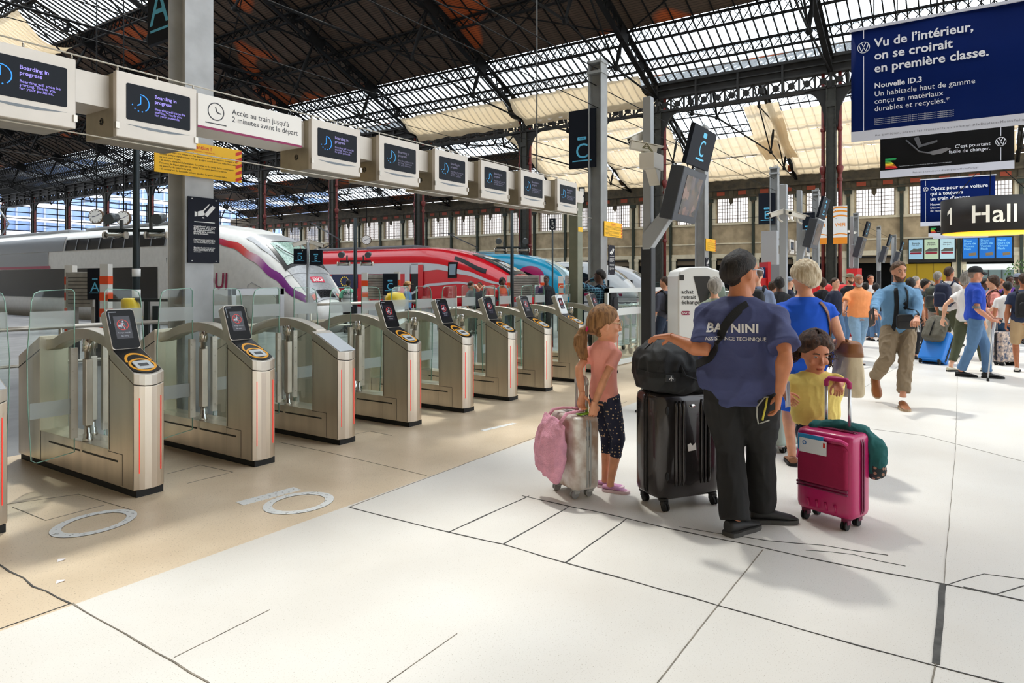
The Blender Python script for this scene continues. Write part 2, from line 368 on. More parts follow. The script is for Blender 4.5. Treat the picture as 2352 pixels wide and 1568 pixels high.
# roof trusses (rafter with lattice web, struts, tie rods), one object per truss and slope
def truss(xa, xb):      # xa = foot, xb = ridge
    b = MB(); A = Vector((xa,0,VZ+.1)); B = Vector((xb,0,RIDZ+.1)); d = (B-A); L = d.length; d.normalize(); nrm = Vector((d.z,0,-d.x)) if d.z*0+d.x > 0 else Vector((-d.z,0,d.x))
    D = .95
    b.bar(A, B, .36, .12); b.bar(A+nrm*D, B+nrm*D, .36, .12)
    n = 34
    for i in range(n):
        p, q = A+d*(L*i/n), A+d*(L*(i+1)/n)
        b.bar(p, q+nrm*D, .05, .1); b.bar(q, p+nrm*D, .05, .1)
        if i % 4 == 0: b.cbox((p+nrm*D/2), (.3,.10,D), Matrix.Rotation(math.atan2(-d.z,d.x),3,'Y'))
    def tie(p, q, w=.11): b.tube([p, q], w/2*1.3, 6)
    S = []
    for t, h in ((.25,2.4),(.5,4.2),(.75,2.4)):
        p = A+d*(L*t); q = p+nrm*(D+h)
        b.tube([p+nrm*D, p+nrm*(D+h*.3), p+nrm*(D+h*.5), p+nrm*(D+h*.7), q], [.08,.12,.17,.12,.08], 8); b.ell(q, (.22,.22,.22), 8, 6); S.append((p, q))
        b.cbox(p+nrm*(D*.5), (1.2,.3,D*1.1), Matrix.Rotation(math.atan2(-d.z,d.x),3,'Y'))
    foot = A+nrm*D; top = B+nrm*D
    tie(foot, S[0][1]); tie(S[0][1], S[1][1]); tie(S[1][1], S[2][1]); tie(S[2][1], top); tie(S[0][1], S[1][0]+nrm*D); tie(S[2][1], S[1][0]+nrm*D)
    c = S[1][1]; tie(c, Vector((xb,0,c.z)), .13)
    return b
for xa, xb in ((50,25), (0,25), (50,75), (100,75)):
    src = None
    for y in COLY:
        if xa == 0 and y > 50: continue
        if src is None: src = struct(truss(xa, xb).build('roof_beam', IRON)); src.location.y = y
        else: o = src.copy(); C.objects.link(o); o.location.y = y
# diagonal wind bracing under the boards
wb = MB()
for k, y in enumerate(COLY[1:9]):
    for (xa, xb) in ((31,37.5),(37.5,44.)):
        wb.bar((xa,y,rz_(xa)-.1),(xb,y+BAY,rz_(xb)-.1),.08,.08); wb.bar((xb,y,rz_(xb)-.1),(xa,y+BAY,rz_(xa)-.1),.08,.08)
struct(wb.build('brace_beam', IRON))
# girder of the column row: solid band above, pierced band of crosses below
def girder():
    b = MB()
    b.box(VX-.45, VX+.45, 0, BAY, 16.5, 16.7); b.box(VX-.14, VX+.14, 0, BAY, 15.6, 16.5); b.box(VX-.3, VX+.3, 0, BAY, 15.5, 15.65); b.box(VX-.3, VX+.3, 0, BAY, 14.45, 14.6); b.box(VX-.36, VX+.36, 0, BAY, 16.05, 16.12)
    n = 12
    for i in range(n):
        y = BAY*i/n; w = BAY/n
        b.box(VX-.1, VX+.1, y-.05, y+.05, 14.5, 15.55); b.bar((VX-.03,y,14.5),(VX-.03,y+w,15.55),.06,.2,up=(1,0,0)); b.bar((VX+.03,y,15.55),(VX+.03,y+w,14.5),.06,.2,up=(1,0,0))
        b.cyl((VX-.12,y+w/2,15.02), .22, .24, 10, 'x')
        if i % 3 == 0: b.box(VX-.4, VX-.14, y-.07, y+.07, 14.5, 16.5)
    return b
src = None
for y in COLY[:-1]:
    if src is None: src = struct(girder().build('girder_beam', IRON2)); src.location.y = y
    else: o = src.copy(); C.objects.link(o); o.location.y = y
# iron columns with red downpipes
GRN = mat('dark green riveted iron', (46,45,37), .55, .1, var=.25, vscale=4); REDP = mat('oxide red pipe', (112,38,32), .5, var=.2, vscale=5)
BASEM = mat('green cast iron base', (36,48,42), .5, var=.2)
col = thing('iron_column', 'tall riveted iron roof column flanked by two red downpipes', 'column', (VX, COLY[0], 0), 0, 'iron columns of the roof valley')
b = MB(); b.box(-.3,.3,-.3,-.24,1.4,15); b.box(-.3,.3,.24,.3,1.4,15); b.box(-.2,-.12,-.26,.26,1.4,15); b.box(.12,.2,-.26,.26,1.4,15); b.box(-.31,.31,-.31,.31,13.2,13.6)
for z in [1.6+.3*k for k in range(40)]:
    for yy in (-.27,.27): b.cyl((-.33,yy,z), .025, .04, 6, 'x')
    for yy in (-.18,.18): b.cyl((-.23,yy,z), .025, .04, 6, 'x')
b.build('shaft', GRN, col)
for s_ in (-1, 1):
    p = MB(); p.tube([(0,s_*.52,1.3),(0,s_*.52,15.8)], .12, 10)
    for z in (4.5,8.2,11.6): p.lathe([(.15,0),(.17,.05),(.17,.2),(.15,.25)], (0,s_*.52,z), 10)
    p.lathe([(.13,0),(.2,.25),(.24,.45),(.15,.6)], (0,s_*.52,8.7), 10); p.build('downpipe', REDP, col)
    q = MB(); P = [(s_*.3,11.6)]; P += [(s_*(.42+1.25*(1-math.cos(R(a)))), 12.0+2.4*math.sin(R(a))) for a in range(0, 91, 10)]; P += [(s_*1.67,14.6),(s_*.3,14.6)]
    q.prism(P if s_ > 0 else P[::-1], -.12, .12, 'yz'); q.build('bracket', IRON2, col)
b = MB(); b.box(-.55,.55,-.75,.75,0,.9); b.box(-.48,.48,-.68,.68,.9,1.1); b.box(-.4,.4,-.6,.6,1.1,1.35); b.box(-.46,.46,-.66,.66,1.35,1.45); b.build('base', BASEM, col, bevel=.03)
for i, y in enumerate(COLY[1:]):
    c = dup(col, (VX, y, 0))
    c['label'] = ['riveted iron column with red pipes and white-orange wifi flags on it','iron column with red pipes rising behind the lamp post with security cameras','iron column with red pipes standing behind the blue train'][i] if i < 3 else c['label']
    if i >= 3: c['label'] = 'distant riveted iron column with two red downpipes, beyond the blue train'
col['label'] = 'riveted iron column with red pipes, outside the picture to the right'
# ------------------------------------------------------------------ east wall, frieze, office block at the far end
STONE = mat('pale stone', (206,192,164), .8, var=.12, vscale=1.2); STONE2 = mat('dusty stone panel', (178,160,130), .85, var=.2, vscale=.8)
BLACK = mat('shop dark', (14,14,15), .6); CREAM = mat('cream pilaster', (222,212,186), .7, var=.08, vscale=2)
WX = 100.
wl = MB()
wl.box(WX, WX+.8, -30, 150, 4.8, 10.0); wl.box(WX, WX+.8, -30, 150, 13.6, 16.6)
ws = 6.125; w0 = 8.3 - 6*ws
for k in range(30):
    y = w0 + ws*k; wl.box(WX, WX+.8, y-1.65, y, 10, 13.6)
struct(wl.build('wall_east', STONE2))
trm = MB(); fr = MB(); brk = MB()
for k in range(30):
    y = w0 + ws*k
    for a, b_ in ((y-1.5,y-1.05),(y-.6,y-.15)): trm.box(WX-.22, WX, a, b_, 10., 13.5); trm.box(WX-.3, WX, a-.06, b_+.06, 0, 5.0); trm.box(WX-.38, WX, a-.15, b_+.15, 4.55, 5.0)
    brk.box(WX-.5, WX-.1, y-1.0, y-.65, 0, 13.8); brk.box(WX-.6, WX-.1, y-1.25, y-.4, 13.0, 13.8)
trm.box(WX-.25, WX, -30, 150, 4.9, 5.5); trm.box(WX-.2, WX, -30, 150, 9.7, 10.0); trm.box(WX-.12, WX, -30, 150, 6.9, 7.1)
struct(trm.build('trim_1000', CREAM)); struct(brk.build('trim_1001', mat('dark green iron', (44,52,42), .6, var=.2)))
fr.box(WX-.4, WX, -30, 150, 13.55, 16.4); fr.box(WX-.7, WX, -30, 150, 14.7, 15.0); fr.box(WX-.7, WX, -30, 150, 13.5, 13.7)
for k in range(60):
    y = w0 - .8 + ws*k/2; fr.box(WX-.55, WX-.4, y-.3, y+.3, 13.0, 14.6); fr.prism([(y-.3,13.0),(y+.3,13.0),(y,12.5)], WX-.55, WX-.4, 'yz')
struct(fr.build('trim_1002', mat('sooty frieze', (72,62,44), .7, var=.35, vscale=1.5)))
pl = MB()
for k in range(60):
    y = w0 - .8 + ws*k/2 + 1.5; pl.box(WX-.47, WX-.4, y-.55, y+.55, 13.95, 14.5)
struct(pl.build('trim_1003', mat('orange enamel panel', (150,62,34), .6)))
# windows of the east wall: glass and iron grid per window
WG = glassmat('wall window glass', (232,226,222), .04, milk=.35); BARM = mat('window iron', (70,62,56), .6)
gsrc = MB().box(WX+.3, WX+.32, 0, ws-1.65, 10, 13.6).build('window_101', WG); struct(gsrc); gsrc.location.y = w0
bb = MB()
for i in range(13):
    y = (ws-1.65)*i/12; w_ = .05 if i % 4 else .11; bb.box(WX+.2, WX+.3, y-w_/2, y+w_/2, 10, 13.6)
for i in range(8): bb.box(WX+.2, WX+.3, 0, ws-1.65, 10+.5*i+.05-.025, 10+.5*i+.05+.025)
gb = bb.build('grid', BARM, gsrc)
for k in range(1, 26):
    o = gsrc.copy(); C.objects.link(o); o.location.y = w0+ws*k; o.name = 'window_%d' % (101+k); g2 = gb.copy(); C.objects.link(g2); g2.parent = o
# dark halls behind the arcade
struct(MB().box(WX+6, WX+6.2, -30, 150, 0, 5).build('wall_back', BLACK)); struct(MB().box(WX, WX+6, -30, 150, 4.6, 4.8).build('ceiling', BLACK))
shu = MB()
for k in range(2, 30):
    y = w0+ws*k; shu.box(WX+.3, WX+.4, y, y+ws-1.65, 3.9, 4.8)
struct(shu.build('trim_1004', mat('rolled shutter', (120,104,82), .7)))
# far end: glazed end screen bars and an office block outside
es = MB()
for z in [9.5+1.1*k for k in range(8)]: es.box(-5, 100, 143, 143.12, z, z+.16)
for x in [k*4.2 for k in range(0, 25)]: es.box(x-.08, x+.08, 143, 143.14, 9.5, 17.5)
struct(es.build('beam', IRON))
off = thing('office_building', 'pale blue glazed office block beyond the open end of the station', 'building', (60, 190, -1))
ob = MB(); ob.box(-60, 110, 0, 20, 0, 34); ob.build('wall', mat('office blue glass', (120,146,190), .3, var=.2, vscale=.12), off)
fl = MB()
for k in range(9): fl.box(-60, 110, -.3, 0, 3.6*k+2.6, 3.6*k+3.7)
fl.build('spandrel', mat('office white band', (225,230,238), .5), off)
vb = MB()
for k in range(56): vb.box(-60+3*k, -60+3*k+.4, -.25, 0, 0, 34)
vb.build('mullion', mat('office grey mullion', (150,160,178), .5), off)
# cream shade cloths hung under the glazing
CL1 = clothmat('cream shade cloth', (226,206,172), .50, (212,186,148), thru=.05)
def cloth(name, x0, x1, y0, y1, drop, sag, label, seed, hang=0.):
    rnd = random.Random(seed); ph = [rnd.uniform(0,6) for _ in range(6)]
    def fn(u, v):
        x = x0+(x1-x0)*u; y = y0+(y1-y0)*v; z = rz_(x)-drop
        z -= sag*math.sin(math.pi*u)*(.75+.25*math.sin(5*v+ph[0])) + .045*math.sin(26*v+ph[1]+2*u) + .03*math.sin(61*v+ph[2])
        z -= hang*max(0, (u-.75)*4)**2
        return (x + .06*math.sin(20*v+ph[3]), y + (u*(1-u))*.5*math.sin(9*u+ph[4]), z)
    o = MB().grid(fn, 14, 44).build(name, CL1); return tag(o, label, 'shade cloth', 'cream shade cloths under the roof glass')
cn = 0
for k in range(0, 5):
    y = COLY[k]
    xs = (75.5,80.5,84.9,88.9,93.3,98.4)
    for j in range(5):
        if (k, j) in ((4,0),(2,0),(2,1),(2,2),(1,0),(1,1)): continue
        cloth('shade_cloth', xs[j], xs[j+1], y+.35, y+BAY-.35, 1.05, .45, 'cream shade cloth hanging under the far roof slope, toward the window wall', k*10+j)
for k, lb in ((1,'cream shade cloth hanging above the tall voie C sign post'),(2,'cream shade cloth hanging left of the iron column behind the ticket gate screens'),(3, 'cream shade cloth far along the near roof slope')):
    if k < 3 or False: cloth('shade_cloth', 46.9, 50.6 if False else 49.6, COLY[k+1]+.3, COLY[k+2]-.3, 1.0, .6, lb, 70+k, .5)
cloth('shade_cloth', 25.6, 30.2, 70.0, 80.6, 1.3, 1.2, 'large sagging cream shade cloth in the upper left roof glazing', 90)
cloth('shade_cloth', 51, 56, 21, 25.5, .8, .5, 'cream shade cloth strip below the pierced girder', 91)
cloth('shade_cloth', 82.5, 93.5, 18.6, 22.6, 1.6, .9, 'heavy beige drape hanging along a truss beside the riveted column with wifi flags', 131)
# unseen cloths added under the overhead glazing to cast patchy shade around the gates
for k, (a, b_, x0, x1) in enumerate(((11.3,14.4,9,12.6),(11.2,13.6,14.0,16.2),(12.6,15.5,17.2,21.5),(15.2,21,8,11.6),(15.4,22,13,17))):
    cloth('shade_cloth', x0, x1, a, b_, .9, .4, 'cream shade cloth added out of view to shade the ticket gates', 95+k)
GAUZE = clothmat('added shade gauze', (222,214,200), .6, thru=.68); _keep = CL1; CL1 = GAUZE  # unseen gauze added to weaken the sun on the lower right floor
cloth('shade_cloth', 9.0, 15.5, 1.0, 9.4, .8, .3, 'thin pale shade cloth added out of view to dim the lower right floor', 120); CL1 = _keep
# hall building behind the viewer and the west side wall
sw_ = MB(); sw_.box(-6.5, 108, -31, -30, 0, .5); sw_.box(-6.5, 108, -31, -30, 24, 30)
for k in range(15): sw_.box(-6.5+8*k, -5.5+8*k, -31, -30, .5, 24)
struct(sw_.build('wall_south', mat('hall stone', (196,182,156), .8, var=.1, vscale=.6)))
struct(MB().box(-6.5, 108, -30.6, -30.55, .5, 24).build('window_200', RGLASS))  # unseen glazed front, its openings made this tall for fill light
struct(MB().box(-7, -6, -31, 143, 0, 16.3).build('wall_west', mat('hall stone')))
struct(MB().box(-7, 0, -31, 143, 16.3, 16.5).build('ceiling', BOARD))
# ------------------------------------------------------------------ ticket gates
STEEL = mat('brushed steel', (216,204,188), .34, 1., var=.12, vscale=5, bump=.03, bscale=30, stretch=(1,1,.12))
STEEL2 = mat('satin steel', (200,193,182), .42, 1., var=.1, vscale=4); CHROME = mat('chrome', (210,208,204), .15, 1.)
RUB = mat('black rubber', (18,18,18), .7); SEAM = mat('seam dark', (38,36,33), .6)
BGL = mat('black display glass', (5,6,10), .3, spec=.2); YEL = mat('reader yellow', (246,172,30), .4); LGREY = mat('reader grey', (206,212,216), .35)
LED = mat('red led', (255,60,48), .4, emit=.5); FROST = glassmat('frosted band', (225,232,230), .05, milk=.6); GL = glassmat('gate glass', (249,253,251), .06)
GLE = mat('green glass edge', (150,196,180), .2)
def gate(X, label, disp='dark', num=None, lid=False):
    g = thing('ticket_gate', label, 'ticket gate', (X, 4.93, 0), 0, 'steel ticket gates in a row')
    w = .22
    MB().box(.012,w-.012,.02,1.95,0,.05).build('plinth', RUB, g)
    b = MB(); b.box(0,w,.40,1.55,.05,.30)
    b.build('base_panel', STEEL, g, bevel=.004)
    def foot(y1): return [(0,y1),(0,.035)] + [(w*t, .035-.035*math.sin(math.pi*t)) for t in (.15,.3,.5,.7,.85)] + [(w,.035),(w,y1)]
    def sl(y): return .872 + .47*y
    P = foot(.40); n = len(P)
    b = MB(); b.loft([[(x,y,.05) for x,y in P], [(x,y,sl(y)-.085) for x,y in P]], smooth=False); b.build('front_pylon', STEEL, g, bevel=.003)
    b = MB(); b.loft([[(.004+x*.964,y+.004,sl(y)-.09) for x,y in P], [(.004+x*.964,y+.004,sl(y)-.07) for x,y in P]], smooth=False); b.build('gap', SEAM, g)
    b = MB(); b.loft([[(x,y,sl(y)-.078) for x,y in P], [(x,y,sl(y)) for x,y in P]], smooth=False); b.build('head_cap', STEEL2, g, bevel=.003)
    sd = MB()
    for xx in (-.0015, w-.0005):
        sd.box(xx,xx+.002,.38,.384,.3,1.0); sd.box(xx,xx+.002,.19,.193,.06,.285); sd.box(xx,xx+.002,.19,.4,.285,.289); sd.box(xx,xx+.002,.26,.80,.222,.236); sd.box(xx,xx+.002,.84,1.38,.222,.236); sd.box(xx,xx+.002,1.53,1.534,.05,.30); sd.box(xx,xx+.002,.038,.041,.06,.8)
    sd.build('panel_seam', SEAM, g)
    for x, y in ((.032,.0190),(.188,.0190)): MB().box(x-.0025,x+.0025,y-.003,y+.01,.17,.71).build('led_strip', LED, g)
    # arch handle over the opening
    def arc(k, z0, z1): return .36 + 1.24*k, 0
    up = [(.395+1.195*t, 1.06+.115*math.sin(math.pi*min(1,t*1.12+.02))**.8 - .0*t) for t in [i/14 for i in range(15)]]
    lo = [(y, z-.085-(.0 if 0 < i < 14 else .02)) for i, (y, z) in enumerate(up)]
    MB().prism(up + lo[::-1], .05, .17, 'yz').build('arch', STEEL2, g, bevel=.006)
    b = MB(); b.prism([(1.55,.05),(1.97,.05),(1.97,.90),(1.55,1.09)], 0, w, 'yz'); b.build('rear_pylon', STEEL, g, bevel=.004)
    b = MB(); b.prism([(1.552,.98),(1.972,.80),(1.972,.79),(1.552,.97)], -.001, w+.001, 'yz'); b.build('gap', SEAM, g)
    b = MB(); b.prism([(.40,.30),(1.55,.30),(1.55,1.02)] + [(y,z) for y,z in lo[::-1][2:-2]] + [(.40,.99)], .105, .113, 'yz'); b.build('infill_glass', GL, g)
    for y in (.82, 1.02):
        for x in (.045, .175):
            if (y < .9) == (x < .1):
                b = MB(); b.lathe([(.036,.30),(.036,.318),(.030,.320),(.030,.355),(.022,.358),(.022,.43)], (x,y,0), 14); b.build('spindle', CHROME, g); b = MB(); b.lathe([(.022,.93),(.022,1.0),(.034,1.0),(.034,1.10)], (x,y,0), 14); b.build('spindle', CHROME, g)
    for x, y in ((.02,.79),(.145,.99)): MB().box(x,x+.055,y,y+.06,.42,.94).build('drive_post', STEEL2, g, bevel=.006)
    for s_ in (-1, 1):
        xo = 0 if s_ < 0 else w
        y = .86 if s_ < 0 else .98
        poly = [(.03,.22),(.29,.19),(.325,.215),(.345,.6),(.352,.98),(.322,1.40),(.305,1.455),(.265,1.475),(.05,1.485),(.03,1.465)]
        P2 = [(xo+s_*a, z) for a, z in poly]
        gw = MB().prism(P2, y, y+.01, 'xz').build('glass_wing', GL, g)
        e = MB()
        for i in range(len(P2)):
            p, q = P2[i], P2[(i+1) % len(P2)]; e.bar((p[0],y+.005,p[1]),(q[0],y+.005,q[1]),.004,.012,up=(0,1,0))
        e.build('glass_edge', GLE, gw)
        for z0, z1 in ((.52,.64),(1.2,1.32)):
            f = MB(); f.box(min(xo+s_*.03,xo+s_*.335), max(xo+s_*.03,xo+s_*.335), y-.0015, y, z0, z1); f.build('frosted_band', FROST, gw)
        h = MB(); h.box(min(xo+s_*.01,xo+s_*.06), max(xo+s_*.01,xo+s_*.06), y-.012, y+.022, .33, 1.03)
        for z in (.4,.55,.7,.85,.98): h.cyl((xo+s_*.04,y-.016,z), .008, .006, 8, 'y')
        h.build('hinge_plate', STEEL2, gw)
    # sloped top: either a plain lid or reader with display
    d = Vector((0,1,.47)).normalized(); F = frame((w/2, .02, sl(.02)+.0015), (1,0,0), d)
    def onslope(mb): return mb.xf(F)
    if lid:
        p = MB(); p.box(-.1,.1,.0,.36,0,.004); onslope(p).build('lid', mat('lid grey white', (206,212,218), .35), g, bevel=.003)
        return g
    p = MB(); p.prism([(-.10,.36),(-.10,.04)] + [(-.10+.2*t, .04-.04*math.sin(math.pi*t)) for t in (.2,.4,.6,.8)] + [(.10,.04),(.10,.36)], 0, .004, 'xy'); onslope(p).build('reader_plate', BGL, g)
    p = MB(); ringpoly(p, 0, .115, .073, .09, .004, .006, n=36, plane='xy', sx=1.05); ringpoly(p, 0, .15, .118, .142, .004, .0055, 8, 172, n=30, plane='xy', sx=.68); onslope(p).build('reader_ring', YEL, g)
    p = MB(); p.prism(rrect(-.062,.062,.055,.165,.02), .004, .012, 'xy'); rp = onslope(p).build('reader_pad', LGREY, g, bevel=.002)
    p = MB(); p.box(-.034,.034,.085,.125,.012,.0135); onslope(p).build('pad_slot', mat('pad slot', (70,74,78), .4), rp)
    u = Vector((0,.125,.305)).normalized(); D = frame((w/2, .345, 1.045), (1,0,0), u)
    hs = MB().prism(rrect(-.108,.108,-.01,.315,.03), -.075, 0, 'xy').xf(D).build('display', STEEL2, g, bevel=.006)
    white = disp == 'white'
    MB().prism(rrect(-.1,.1,-.004,.308,.026), 0, .003, 'xy').xf(D).build('display_glass', mat('white display bezel', (226,230,232), .3) if white else BGL, hs)
    MB().box(-.06,.06,.075,.255,.003,.0042).xf(D).build('screen', mat('gate screen', (34,40,58) if white else (38,36,46), .15), hs)
    t = MB(); t.box(-.088,-.082,.20,.285,.003,.0045); t.box(-.088,-.03,.285,.292,.003,.0045); t.xf(D).build('status_light', mat('status grey', (130,136,146), .4), hs)
    t = MB(); ringpoly(t, .0, .185, .038, .043, .0042, .005, n=28, plane='xy'); t.bar((-.028,.213,.0046),(.028,.157,.0046),.005,.001); t.xf(D).build('prohibition_ring', mat('screen red', (190,52,48), .5, emit=.35 if disp == 'bright' else .12), hs)
    t = MB(); t.cyl((.004,.212,.0042), .006, .001, 10); t.bar((.002,.202,.0047),(-.004,.178,.0047),.01,.001); t.bar((-.004,.180,.0047),(.008,.162,.0047),.005,.001); t.bar((.008,.162,.0047),(.006,.150,.0047),.004,.001); t.bar((-.004,.180,.0047),(-.016,.160,.0047),.005,.001)
    t.bar((.002,.2,.0047),(.016,.188,.0047),.004,.001); t.bar((.0,.2,.0047),(-.014,.188,.0047),.004,.001); t.prism(rrect(-.034,-.012,.17,.186,.004), .0042, .005, 'xy')
    write(t, 'Passage interdit', .0145, (0,.118,.0047), (1,0,0), (0,1,0), align='CENTER'); write(t, 'No entry', .0145, (0,.092,.0047), (1,0,0), (0,1,0), align='CENTER')
    t.xf(D).build('lettering', mat('screen grey text', (170,174,184), .5, emit=.25 if disp == 'bright' else .08), hs)
    if num:
        t = MB(); write(t, num, .022, (.15,-.0005+.02,.80+.03), (1,.12,0), (0,0,1), bold=.02); t.build('number', RUB, g)
    return g
GX = [1.54, 2.53, 3.50, 4.42, 5.38, 6.32, 7.27, 8.17, 9.18, 10.33]
GLAB = ['steel ticket gate cut off by the left picture edge, plain lid', 'nearest full steel ticket gate with bright no-entry display, beside the 0 painted on the floor',
 'steel ticket gate numbered 47, second full one from the left, before the concrete post', 'steel ticket gate with a plain white lid and no display',
 'steel ticket gate numbered 48, next to the one with the plain lid', 'steel ticket gate numbered 49, fifth full gate from the left', 'steel ticket gate, sixth full one from the left with dark display',
 'steel ticket gate with dark display, just left of the one with white display', 'steel ticket gate with a white framed display behind the girl with the ponytail', 'last steel ticket gate of the row, right behind the head of the ponytail girl']
for i, x in enumerate(GX):
    gate(x, GLAB[i], {1:'bright', 8:'white'}.get(i, 'dark'), {2:'47', 4:'48', 5:'49'}.get(i), lid=i in (0, 3))
# ------------------------------------------------------------------ overhead screens
SCW = mat('painted screen housing', (212,204,194), .45, .25, var=.06, vscale=2); SCD = mat('screen housing side', (170,160,140), .4, .6, var=.1); SCRN = mat('boarding screen', (17,22,31), .3, spec=.15)
BLU = mat('screen blue', (40,140,236), .5, emit=.75); LAV = mat('screen lavender', (150,136,226), .5, emit=.7); BLUd = mat('screen blue dim', (60,150,205), .5, emit=.45); LAVd = mat('screen grey text dim', (110,106,130), .5, emit=.25); LAVm = mat('screen lavender mid', (140,132,190), .5, emit=.4)
SX = [1.715, 2.66, 4.54, 5.48, 6.43, 7.38, 8.36, 9.42]
SLAB = ['boarding display box cut by the left picture edge', 'boarding display box left of the white access notice, above the concrete post', 'boarding display box directly right of the white access notice',
 'fourth boarding display box from the left', 'fifth boarding display box from the left', 'sixth boarding display box, third from the right end', 'boarding display box second from the right end of the beam', 'smallest boarding display box at the right end of the beam']
FY = 5.48
for i, x in enumerate(SX):
    s = thing('boarding_screen', SLAB[i], 'display', (x, FY, 2.67), 0, 'boarding displays on the overhead beam')
    W_, H_ = .66, .51
    MB().box(0,W_,0,.05,0,H_).build('front_panel', SCW, s, bevel=.006)
    b = MB(); b.prism([(.05,0),(.5,.012),(.5,.30),(.42,H_-.01),(.05,H_-.01)], .006, W_-.006, 'yz'); b.build('housing', SCD, s, bevel=.005)
    sc = MB().prism(rrect(.075,.60,.145,.43,.014), -.003, 0, 'xz').build('screen', SCRN, s)
    ma, mb_ = (BLU, LAV) if i < 2 else ((BLU, LAVm) if i == 2 else (BLUd, LAVd))
    t = MB(); ringpoly(t, .185, .29, .064, .071, -.0045, -.003, -55, 92, 20)
    for a in (200, 228, 255, 282): t.cyl((.185+.067*math.cos(R(a)), -.0045, .29+.067*math.sin(R(a))), .0055, .0015, 8, 'y')
    t.bar((.185,-.004,.345),(.185,-.004,.285),.009,.0015,up=(0,1,0)); t.bar((.187,-.004,.285),(.16,-.004,.268),.009,.0015,up=(0,1,0)); t.build('clock_symbol', ma, sc)
    t = MB(); write(t, 'Boarding in\nprogress', .040, (.298,-.004,.352), (1,0,0), (0,0,1), bold=.018)
    write(t, 'Boarding will soon be\nstarting. Thank you\nfor your patience.', .0295, (.298,-.004,.258), (1,0,0), (0,0,1), bold=.004, line=.82); t.build('lettering', mb_, sc)
    t = MB(); t.prism([(.075,.108),(.60,.108),(.42,.088),(.25,.088)], -.002, 0, 'xz'); t.build('swoosh', mat('swoosh grey', (120,128,136), .4), s)
    t = MB()
    for k in range(6): ringpoly(t, .0, .0, .022, .028, 0, .004, 60*k, 60*k+46, 5, plane='xz')
    ringpoly(t, 0, 0, .012, .016, 0, .004, n=12)
    M = Matrix(((0,1,0,.002),(1,0,0,.24),(0,0,1,.14),(0,0,0,1))); t.xf(M); t.build('vent', RUB, s)
    for a, c, z in ((-.006,.02,.06),(W_-.02,W_+.006,.05)): MB().box(a,c,-.012,.02,z,z+.05).build('clip', STEEL2, s)
    for xx in (.02, .33, .64): MB().lathe([(.008,0),(.008,.02),(.004,.035)], (xx,.02,H_), 8).build('eye_bolt', STEEL2, s)
b = MB()
for a, c in ((SX[0]+.66,SX[1]),(3.32+1.10,SX[2]),)+tuple((SX[i]+.66,SX[i+1]) for i in range(2,7)): b.box(a-.05, c+.06, FY+.12, FY+.5, 2.90, 3.15)
beam = thing('overhead_beam', 'long pale metal beam carrying the boarding displays', 'beam', (0,0,0)); b.box(1.2, SX[0]+.05, FY+.12, FY+.5, 2.90, 3.15); b.box(SX[7]+.6,10.7,FY+.22,FY+.42,2.92,3.12)
b.build('casing', SCW, beam)
nt_ = thing('access_notice', 'white notice about train access until two minutes before departure, on the overhead beam', 'sign', (3.335, FY+.01, 2.865))
MB().box(0,1.09,0,.38,0,.295).build('panel', mat('notice white', (236,232,226), .4), nt_, bevel=.003)
MB().box(0,1.09,-.002,0,0,.02).build('stripe', mat('magenta stripe', (140,10,78), .5), nt_)
t = MB(); ringpoly(t, .17, .165, .070, .079, -.002, 0, n=36); t.bar((.165,-.001,.205),(.18,-.001,.16),.010,.002,up=(0,1,0)); t.bar((.18,-.001,.16),(.22,-.001,.152),.010,.002,up=(0,1,0)); t.bar((.07,-.001,.058),(.27,-.001,.058),.009,.002,up=(0,1,0))
write(t, "Accès au train jusqu’à\n2 minutes avant le départ", .070, (.325,-.001,.175), (1,0,0), (0,0,1), bold=.006, line=.95); t.build('lettering', mat('notice grey', (62,62,66), .5), nt_)
cb = MB(); cb.tube([(1.2,FY+.03,3.235),(3.3,FY+.03,3.215),(9.9,FY+.05,3.205)], .006, 6); cb.build('cable', mat('pale cable', (190,184,172), .6), beam)
cb = MB(); cb.tube([(1.2,FY-.15,2.62),(4.4,FY-.12,2.60),(10.4,FY-.1,2.62)], .005, 6); cb.build('tension_wire', mat('pale cable'), beam)
gp = thing('beam_post', 'greenish grey square post carrying the right end of the display beam', 'post', (10.70, 5.85, 0))
MB().box(-.09,.09,-.09,.09,0,3.1).build('shaft', mat('greenish grey post', (128,130,112), .5, var=.08), gp, bevel=.01)
b = MB(); b.box(-.15,.15,-.15,.15,0,.02); b.build('base_plate', STEEL2, gp)
tg = MB(); tg.box(-.08,.08,-.095,-.09,2.42,2.5); tg.build('tag', mat('yellow tag', (240,190,40), .5), gp)
